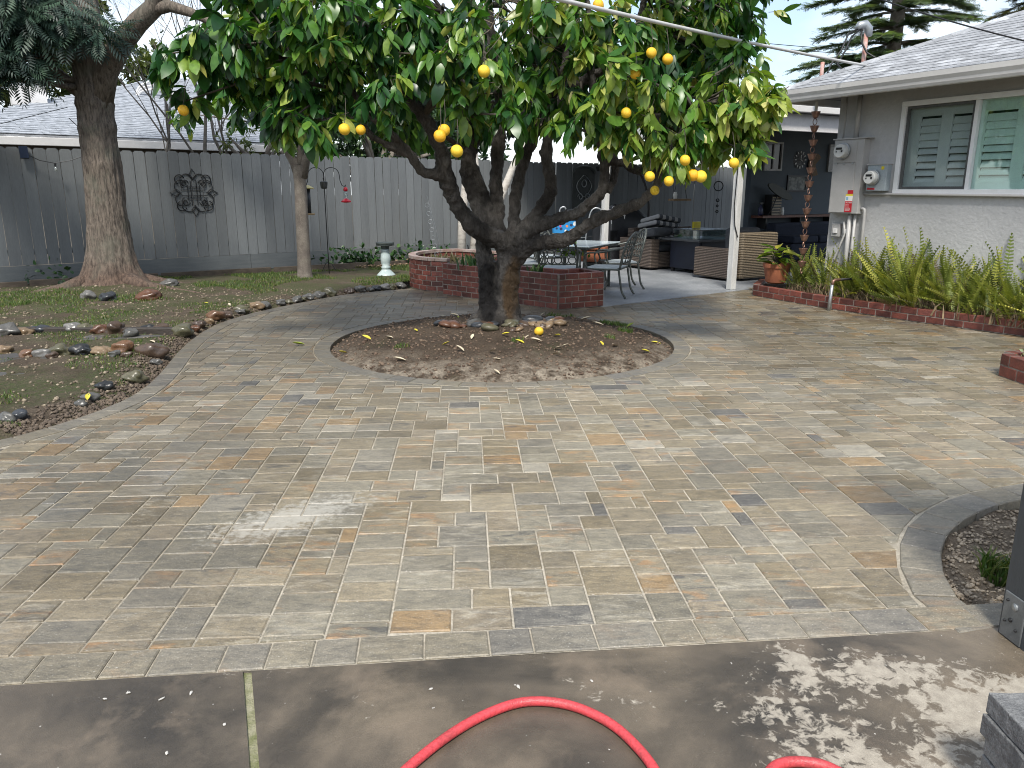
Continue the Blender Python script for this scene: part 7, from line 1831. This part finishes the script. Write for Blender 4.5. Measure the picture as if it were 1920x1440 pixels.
# ---------------------------------------------------------------- patio furniture
m_cast = mat('cast_aluminium', (.105, .115, .105), (.065, .072, .066), scale=14, rough=.45, metal=.35, fine=.15)
m_seat = mat('seat_pad', (.33, .37, .39), (.27, .31, .33), scale=12, rough=.8)
def make_chair():
    root = empty('patio_chair', (0, 0, 0))
    W, D = .27, .25
    b = MB(); pts = [(-D, -W), (D, -W * .95), (D, W * .95), (-D, W)]; b.prism(pts, .41, .435); b.build('seat', m_seat, root, bevel=.012)
    b = MB(); b.tube([(-D, -W, .41), (D, -W, .41), (D, W, .41), (-D, W, .41)], .013, 6, closed=True); b.build('seat_frame', m_cast, root)
    for sy in (-1, 1):
        b = MB(); b.tube(cat([(D, sy * W, .44), (D + .02, sy * W, .25), (D - .005, sy * W, .10), (D + .03, sy * W, .0)], 4), [.016] * 13, 8); b.build('leg', m_cast, root, smooth=True)
        b = MB(); b.tube(cat([(-D, sy * W, .44), (-D - .03, sy * W, .25), (-D - .06, sy * W, .10), (-D - .12, sy * W, .0)], 4), [.016] * 13, 8); b.build('leg', m_cast, root, smooth=True)
        b = MB(); b.tube(cat([(D - .02, sy * W, .42), (D + .02, sy * W, .55), (D - .03, sy * W * 1.08, .64), (0, sy * W * 1.08, .66), (-D - .04, sy * W, .72)], 4), .014, 8); b.build('armrest', m_cast, root, smooth=True)
    def bp(v, z): return (-D - .02 - (z - .42) * .22 - .04 * (1 - (v / W) ** 2), v, z)
    b = MB(); b.tube(cat([bp(-W, .42), bp(-W * 1.04, .65), bp(-W * .85, .82), bp(-W * .4, .91), bp(0, .935), bp(W * .4, .91), bp(W * .85, .82), bp(W * 1.04, .65), bp(W, .42)], 5), .017, 8); b.build('back_frame', m_cast, root, smooth=True)
    b = MB(); b.tube([bp(-W, .50), bp(0, .50), bp(W, .50)], .010, 6)
    for z, n, r in ((.56, 5, .052), (.655, 5, .052), (.75, 5, .05), (.84, 3, .052)):
        for i in range(n):
            v = (i - (n - 1) / 2) * .103
            b.tube([bp(v + r * math.cos(a), z + r * math.sin(a)) for a in [2 * math.pi * k / 14 for k in range(14)]], .0075, 5, closed=True)
    b.build('back_rings', m_cast, root, smooth=True)
    return root
chair = make_chair()
spots = [((1.42, 11.62), R(158), 'cast metal armchair nearest the brick planter corner, back to the patio'), ((1.72, 12.55), R(186), 'cast metal armchair behind the nearest one, its arched back showing'), ((.18, 12.3), R(10), 'cast metal armchair left of the table behind the orange trunk'), ((.72, 11.52), R(80), 'cast metal armchair in front of the table, behind the brick planter'), ((.55, 13.5), R(-70), 'cast metal armchair on the far side of the patio table')]
for i, ((x, y), a, lab_) in enumerate(spots):
    c = chair if i == 0 else copy_tree(chair)
    c.location = (x, y, 0); c.rotation_euler = (0, 0, a); tag(c, lab_, 'chair', 'cast metal patio chairs')
tb = empty('patio_table', (1.0, 12.4, 0), 'patio table with pale glass top among the cast chairs', 'table')
b = MB(); b.box((1.0, 12.45, .715), (1.05, 1.3, .02), rz=-.5); b.build('table_top', mat('pale_glass_top', (.62, .70, .72), (.55, .63, .66), scale=3, rough=.12, fine=0), tb, bevel=.006)
b = MB(); b.box((1.0, 12.45, .69), (1.0, 1.25, .03), rz=-.5); b.build('apron', m_cast, tb)
for dx, dy in ((-.4, -.5), (.4, -.5), (-.4, .5), (.4, .5)):
    q = Matrix.Rotation(-.5, 3, 'Z') @ Vector((dx, dy, 0)); b = MB(); b.tube([(1.0 + q.x, 12.45 + q.y, 0), (1.0 + q.x, 12.45 + q.y, .68)], .025, 8); b.build('leg', m_cast, tb)
for z, r in ((.22, .33), (.25, .28)):
    b = MB(); b.tube([(1.0 + r * math.cos(a), 12.45 + r * math.sin(a), z) for a in [2 * math.pi * k / 20 for k in range(20)]], .012, 6, closed=True); b.build('stretcher_ring', m_cast, tb)
def mat_floral():
    m, N, L, bs = nodes('blue_floral_cloth')
    v = coords(N, L); vo = N.new('ShaderNodeTexVoronoi'); vo.inputs['Scale'].default_value = 13; L.new(v, vo.inputs['Vector'])
    spot = ramp(N, L, vo.outputs['Distance'], .30, .36, (1, 1, 1, 1), (0, 0, 0, 1))
    sp2 = N.new('ShaderNodeSeparateColor'); L.new(vo.outputs['Color'], sp2.inputs[0])
    fl = N.new('ShaderNodeValToRGB'); fl.color_ramp.interpolation = 'CONSTANT'; e = fl.color_ramp.elements
    e[0].position = 0; e[0].color = (.65, .03, .10, 1); e[1].position = .3; e[1].color = (.75, .72, .66, 1); x = e.new(.5); x.color = (.02, .03, .08, 1); x = e.new(.65); x.color = (.75, .22, .04, 1); x = e.new(.85); x.color = (.70, .50, .05, 1)
    L.new(sp2.outputs[0], fl.inputs[0])
    L.new(mixc(N, L, spot, (.02, .21, .48), fl.outputs['Color']), bs.inputs['Base Color']); bs.inputs['Roughness'].default_value = .7
    return m
b = MB(); b.box((.86, 12.95, .93), (.40, .10, .36), rz=-.35, M=Matrix.Rotation(-.35, 3, 'Z') @ Matrix.Rotation(.18, 3, 'X')); 
tag(b.build('floral_cushion', mat_floral(), base=(.86, 12.95, .74), bevel=.04), 'blue cushion with a bright bird and flower pattern behind the table', 'cushion')
tp = empty('terracotta_planter', (1.35, 13.3, 0), 'terracotta planter box with a thick rim under the patio table', 'planter')
b = MB(); b.box((1.42, 13.35, .46), (.42, .30, .22), rz=-.4); b.build('box', m_terra, tp, bevel=.01)
b = MB(); b.box((1.42, 13.35, .585), (.47, .35, .05), rz=-.4); b.build('rim', m_terra, tp, bevel=.008)
b = MB(); b.box((1.42, 13.35, .17), (.34, .24, .34), rz=-.4); b.build('stand', m_cast, tp, bevel=.01)
leafy('table_plant', (.92, 12.05, .56), (.22, .15, .12), 70, .07, mat_leaf('bright_leaf', [(0, (.07, .16, .02)), (.6, (.16, .28, .03)), (1, (.45, .40, .05))], rough=.4, trans=.3), 'bright green plant below the edge of the patio table')

# covered grill
gr = empty('covered_grill', (2.35, 16.9, 0), 'barbecue grill under a black fabric cover', 'grill')
m_cover = mat('black_cover', (.022, .023, .026), (.014, .015, .017), scale=5, rough=.55, bmp=.4, bscale=9)
V = MB()
prof = [(.62, .34, .10), (.60, .33, .85), (.55, .30, .98), (.36, .22, 1.12), (.26, .10, 1.20)]
ca, sa = math.cos(.55), math.sin(.55); rings = []
for w, d, z in prof:
    ring = []
    for i in range(40):
        a = 2 * math.pi * i / 40; sx = math.copysign(abs(math.cos(a)) ** .45, math.cos(a)) * w; sy = math.copysign(abs(math.sin(a)) ** .45, math.sin(a)) * d
        f = 1 + .03 * math.sin(a * 9 + z * 3); zz2 = z + (.05 * math.sin(a * 2 + .6) if z > .9 else 0)
        ring.append((2.35 + (sx * ca - sy * sa) * f, 16.9 + (sx * sa + sy * ca) * f, zz2))
    rings += ring
V.add(rings, [(i * 40 + k, i * 40 + (k + 1) % 40, (i + 1) * 40 + (k + 1) % 40, (i + 1) * 40 + k) for i in range(4) for k in range(40)] + [tuple(range(160, 200))])
V.build('cover', m_cover, gr, smooth=True)
for dx in (-.45, .45):
    b = MB(); x, y = 2.35 + dx * ca + .25 * sa, 16.9 + dx * sa - .25 * ca; b.lathe([(.07, -.02), (.085, -.015), (.085, .015), (.07, .02)], (x, y, .085), 18, Matrix.Rotation(R(90), 3, 'X')); b.build('wheel', m_greypaint, gr)

# wicker sofa, fire-pit table, wicker armchair
def mat_wicker(name, c1, c2):
    m, N, L, bs = nodes(name)
    v = coords(N, L, 'obj'); w = N.new('ShaderNodeTexWave'); w.wave_type = 'BANDS'; w.bands_direction = 'Z'; w.inputs['Scale'].default_value = 11; w.inputs['Distortion'].default_value = .6; w.inputs['Detail'].default_value = 2; L.new(v, w.inputs['Vector'])
    col = mixc(N, L, w.outputs['Fac'], c1, c2); f = ramp(N, L, tex(N, L, v, 40, 3), .3, .7, (.7, .7, .7, 1), (1.25, 1.25, 1.25, 1))
    L.new(mixc(N, L, 1.0, col, f, 'MULTIPLY'), bs.inputs['Base Color']); bs.inputs['Roughness'].default_value = .6
    bump(N, L, bs, w.outputs['Fac'], .8, .01); return m
m_wick = mat_wicker('brown_wicker', (.065, .048, .037), (.155, .120, .095)); m_wick2 = mat_wicker('tan_wicker', (.11, .085, .055), (.24, .19, .128))
def pbox(mb, s0, s1, o0, o1, z0, z1): return mb.box(pc((s0 + s1) / 2, (o0 + o1) / 2, (z0 + z1) / 2), (s1 - s0, o1 - o0, z1 - z0), M=Matrix((-HD, HN, Vector((0, 0, 1)))).transposed())
ws = empty('wicker_sofa', pc(3.8, .9), 'brown wicker sofa with grey cushions behind the fire-pit table', 'sofa')
# it stands with its arm towards the yard
b = MB(); pbox(b, 2.95, 3.95, .80, 1.02, .04, .60); b.build('armrest', m_wick, ws, bevel=.02)
b = MB(); pbox(b, 3.0, 3.95, 1.02, 2.6, .04, .34); b.build('base', m_wick, ws, bevel=.02)
b = MB(); pbox(b, 3.78, 3.98, 1.02, 2.6, .34, .78); b.build('backrest', m_wick, ws, bevel=.02)
m_greycush = mat('charcoal_cushion', (.055, .06, .068), (.04, .045, .052), scale=12, rough=.9, bmp=.2, bscale=100)
b = MB(); pbox(b, 3.05, 3.78, 1.03, 2.58, .345, .48); b.build('seat_cushion', m_greycush, ws, bevel=.04)
b = MB(); b.box(pc(3.2, 1.05, .70), (.62, .5, .16), M=Matrix((-HD, HN, Vector((0, 0, 1)))).transposed() @ Matrix.Rotation(.18, 3, 'Y')); tag(b.build('loose_cushion', m_greycush, base=pc(3.2, 1.05, .62), bevel=.06), 'charcoal seat cushion lying over the wicker sofa arm', 'cushion')
def mat_stripe():
    m, N, L, bs = nodes('striped_fabric'); v = coords(N, L, 'obj'); w = N.new('ShaderNodeTexWave'); w.bands_direction = 'Y'; w.inputs['Scale'].default_value = 2.0; L.new(v, w.inputs['Vector'])
    L.new(mixc(N, L, ramp(N, L, w.outputs['Fac'], .42, .5), (.30, .30, .30), (.055, .06, .07)), bs.inputs['Base Color']); bs.inputs['Roughness'].default_value = .85; return m
m_str = mat_stripe()
for i, (o_, z_, tilt, lab_) in enumerate(((1.35, .60, .10, 'bottom'), (1.42, .72, .20, 'middle'), (1.38, .83, .30, 'upper'), (1.45, .93, .36, 'topmost'))):
    b = MB(); b.box((0, 0, 0), (.60, .62, .10)); o = b.build('striped_cushion', m_str if i != 3 else m_str, local=True, bevel=.045)
    o.location = pc(3.45, o_, z_); o.rotation_euler = (Matrix((-HD, HN, Vector((0, 0, 1)))).transposed() @ Matrix.Rotation(tilt * .6, 3, 'Y') @ Matrix.Rotation(tilt * .5, 3, 'X')).to_euler(); tag(o, 'grey striped cushion, %s of the pile on the wicker sofa' % lab_, 'cushion', 'pile of striped cushions')
fp = empty('fire_pit_table', pc(2.35, 1.35), 'dark navy fire-pit table with a glass wind guard', 'fire pit')
m_navym = mat('navy_metal', (.012, .018, .036), (.010, .014, .028), scale=5, rough=.4)
b = MB(); pbox(b, 1.95, 2.75, 1.12, 1.92, .07, .60); b.build('cabinet', m_navym, fp, bevel=.008)
b = MB(); pbox(b, 1.82, 2.88, 0.99, 2.05, .60, .64); b.build('top', mat('fire_top', (.075, .08, .085), rough=.3), fp, bevel=.006)
b = MB(); pbox(b, 1.94, 1.955, 1.17, 1.50, .10, .57); b.build('door', m_navym, fp)
b = MB(); pbox(b, 1.925, 1.945, 1.46, 1.48, .32, .38); b.build('handle', m_galv, fp)
for o0, o1, s0, s1 in ((1.15, 1.17, 2.0, 2.7), (1.89, 1.91, 2.0, 2.7)):
    b = MB(); pbox(b, s0, s1, o0, o1, .64, .80); b.build('glass_guard', mat_glass('guard_glass%.2f' % o0, (.55, .62, .62), .25), fp)
b = MB(); pbox(b, 1.97, 2.73, 1.14, 1.92, .80, .815); b.build('lid', mat('guard_lid', (.10, .11, .115), rough=.2), fp)
for s_ in (2.0, 2.7):
    for o_ in (1.17, 1.87): b = MB(); pbox(b, s_ - .03, s_ + .03, o_ - .03, o_ + .03, 0, .07); b.build('foot', m_black, fp)
b = MB(); pbox(b, 2.55, 2.6, 1.52, 1.69, .82, .94); tag(b.build('yellow_box', m_styel, base=pc(2.57, 1.43, .815)), 'small yellow box on the fire-pit table', 'box')
wa = empty('wicker_armchair', pc(1.05, .75), 'tan wicker armchair with high back behind the white post', 'armchair')
b = MB(); pbox(b, .75, 1.65, 0.72, 0.92, .04, .55); b.build('armrest', m_wick, wa, bevel=.02)
b = MB(); pbox(b, .98, 1.62, 0.92, 1.45, .04, .34); b.build('base', m_wick, wa, bevel=.02)
b = MB(); pbox(b, .70, .94, 0.93, 1.80, .04, .82); b.build('backrest', m_wick2, wa, bevel=.03)
b = MB(); pbox(b, .96, 1.14, 0.92, 1.65, .36, .90); b.build('back_cushion', m_greycush, wa, bevel=.06)
b = MB(); pbox(b, 1.1, 1.62, 0.93, 1.60, .34, .47); b.build('seat_cushion', m_greycush, wa, bevel=.04)
# lantern behind the cushions
ln = empty('white_lantern', pc(4.4, .98, .35), 'white house-shaped lantern behind the striped cushions', 'lantern')
M6 = Matrix((-HD, HN, Vector((0, 0, 1)))).transposed(); L0 = pc(4.4, .98, .72)
b = MB()
for sx in (-.14, .14):
    for sy in (-.17, .17): b.tube([L0 + M6 @ Vector((sx, sy, 0)), L0 + M6 @ Vector((sx, sy, .30))], .012, 5)
for sy in (-.17, 0, .17): b.tube([L0 + M6 @ Vector((-.16, sy, .29)), L0 + M6 @ Vector((0, sy, .42)), L0 + M6 @ Vector((.16, sy, .29))], .012, 5)
for sx, z in ((-.14, 0), (.14, 0), (-.15, .30), (.15, .30), (0, .42), (-.14, .15), (.14, .15)): b.tube([L0 + M6 @ Vector((sx, -.17, z)), L0 + M6 @ Vector((sx, .17, z))], .011, 5)
b.build('frame', m_white, ln)
b = MB(); b.tube([L0 + M6 @ Vector((0, .06 * math.cos(a), .42 + .07 * math.sin(a))) for a in [math.pi * i / 8 for i in range(9)]], .007, 5); b.build('handle', m_white, ln)
b = MB(); q0 = L0 + Vector((0, 0, -.37)); b.box(q0 + Vector((0, 0, .185)), (.34, .40, .365), M=M6); b.build('stand', m_darkmetal, ln)

# hanging things near the fence
hx = empty('hanging_tray_feeder', (3.52, 16.6, 1.3), 'wooden tray bird feeder hanging under the orange branches', 'bird feeder')
m_tray = mat('tray_wood', (.30, .20, .10), (.20, .13, .07), scale=8, rough=.7)
b = MB(); b.box((3.52, 16.6, 1.34), (.40, .26, .04), rz=.3); b.build('tray', m_tray, hx)
for dx in (-.15, .15):
    b = MB(); b.tube([(3.52 + dx, 16.6, 1.36), (3.52 + dx * .7, 16.6, 1.55), (3.52, 16.6, 2.2), (3.52, 16.6, 2.6)], .006, 5); b.build('hanger', m_darkmetal, hx)
b = MB(); b.lathe([(.04, 0), (.045, .08), (.03, .14)], (3.42, 16.6, 1.36), 12); b.build('seed_cup', m_stwhite, hx)
b = MB(); b.tube(cat([(3.0, 17.6, 0), (3.05, 17.6, .9), (3.02, 17.6, 1.4), (2.85, 17.6, 1.85), (2.55, 17.6, 2.05)], 5), .028, 8); tag(b.build('curved_pole', m_black, base=(3.0, 17.6, 0), smooth=True), 'curved black pole standing behind the lantern', 'pole')
mo = empty('hanging_mobile', (4.55, 17.3, 1.0), 'small dark hanging mobile in front of the fence left of the post', 'mobile')
b = MB(); b.tube([(4.5, 17.3, 2.5), (4.5, 17.3, 1.0)], .003, 4)
b.build('thread', m_darkmetal, mo)
for z, r in ((1.62, .10), (1.32, .03), (1.2, .02), (1.08, .025)):
    b = MB(); b.tube([(4.5 + r * math.cos(a), 17.3, z + r * math.sin(a)) for a in [2 * math.pi * i / 12 for i in range(12)]], .012, 5, closed=True); b.build('ring', m_darkmetal, mo)
# arched plaque on the fence
pqs = 0
for k in range(900):
    p = fpt(10 + k * .01, .03, 1.7)
    if p.x / (p.y * .969 - .03) > (1094 - 960) / 1442: pqs = 10 + k * .01; break
pq = empty('arched_plaque', fpt(pqs, .03, 1.2), 'arched iron and wood plaque hanging on the fence behind the tree', 'wall art')
def qp(u, z, off=.05): return fpt(pqs + u, off, z)
b = MB(); pts = [(-.38, 1.0), (.38, 1.0), (.38, 1.95)] + [(.38 * math.cos(a), 1.95 + .17 * math.sin(a)) for a in [math.pi * i / 12 for i in range(1, 12)]] + [(-.38, 1.95)]
b.extrude(pts, Matrix.Translation(fpt(pqs, .02)) @ FM, .02); b.build('panel', mat('plaque_dark', (.055, .062, .06), (.04, .045, .044), rough=.6), pq)
b = MB(); b.tube([qp(.38 * math.cos(a), 1.95 + .17 * math.sin(a)) for a in [math.pi * i / 14 for i in range(15)]], .028, 7); b.build('arch', m_cast, pq, smooth=True)
for sg in (-1, 1):
    b = MB(); b.tube([qp(sg * (.02 + .24 * math.sin(i * .35)), 1.9 - i * .06) for i in range(10)], .011, 5); b.tube([qp(sg * (.12 + (.1 - .006 * i) * math.cos(i * .6)), 1.36 + (.1 - .006 * i) * math.sin(i * .6)) for i in range(13)], .011, 5); b.build('scroll', m_galv, pq)
b = MB(); b.tube([qp(.08 * math.cos(a), 1.7 + .09 * math.sin(a)) for a in [2 * math.pi * i / 14 for i in range(14)]], .013, 5, closed=True); b.build('rosette', m_galv, pq)
hl = empty('hanging_candle_cup', fpt(pqs + .36, .12, 1.9), 'little metal candle cup hanging at the right of the arched plaque', 'candle holder')
b = MB(); b.lathe([(.03, 0), (.06, .10), (.065, .12)], qp(.40, 2.0, .14), 10); b.build('cup', m_darkmetal, hl)
b = MB(); b.tube([qp(.40, 2.12, .14), qp(.40, 2.3, .14)], .006, 5); b.build('hanger', m_darkmetal, hl)
# chrome frame of a folded garden chair by the table
b = MB(); b.tube(cat([(1.30, 14.2, .1), (1.34, 14.2, .7), (1.42, 14.2, 1.15), (1.55, 14.2, 1.22), (1.62, 14.2, 1.1), (1.60, 14.2, .5), (1.60, 14.2, .05)], 5), .014, 8); b.tube(cat([(.92, 14.25, .1), (.90, 14.25, .7), (.86, 14.25, 1.15), (.93, 14.25, 1.24), (.99, 14.25, 1.15), (1.12, 14.25, .6), (1.2, 14.25, .1)], 5), .014, 8)
b.tube([(.90, 14.25, .7), (1.34, 14.2, .7)], .010, 6); tag(b.build('tubular_frame', m_galv, base=(1.2, 14.2, .05), smooth=True), 'bent tubular steel frame standing behind the patio table', 'chair frame')
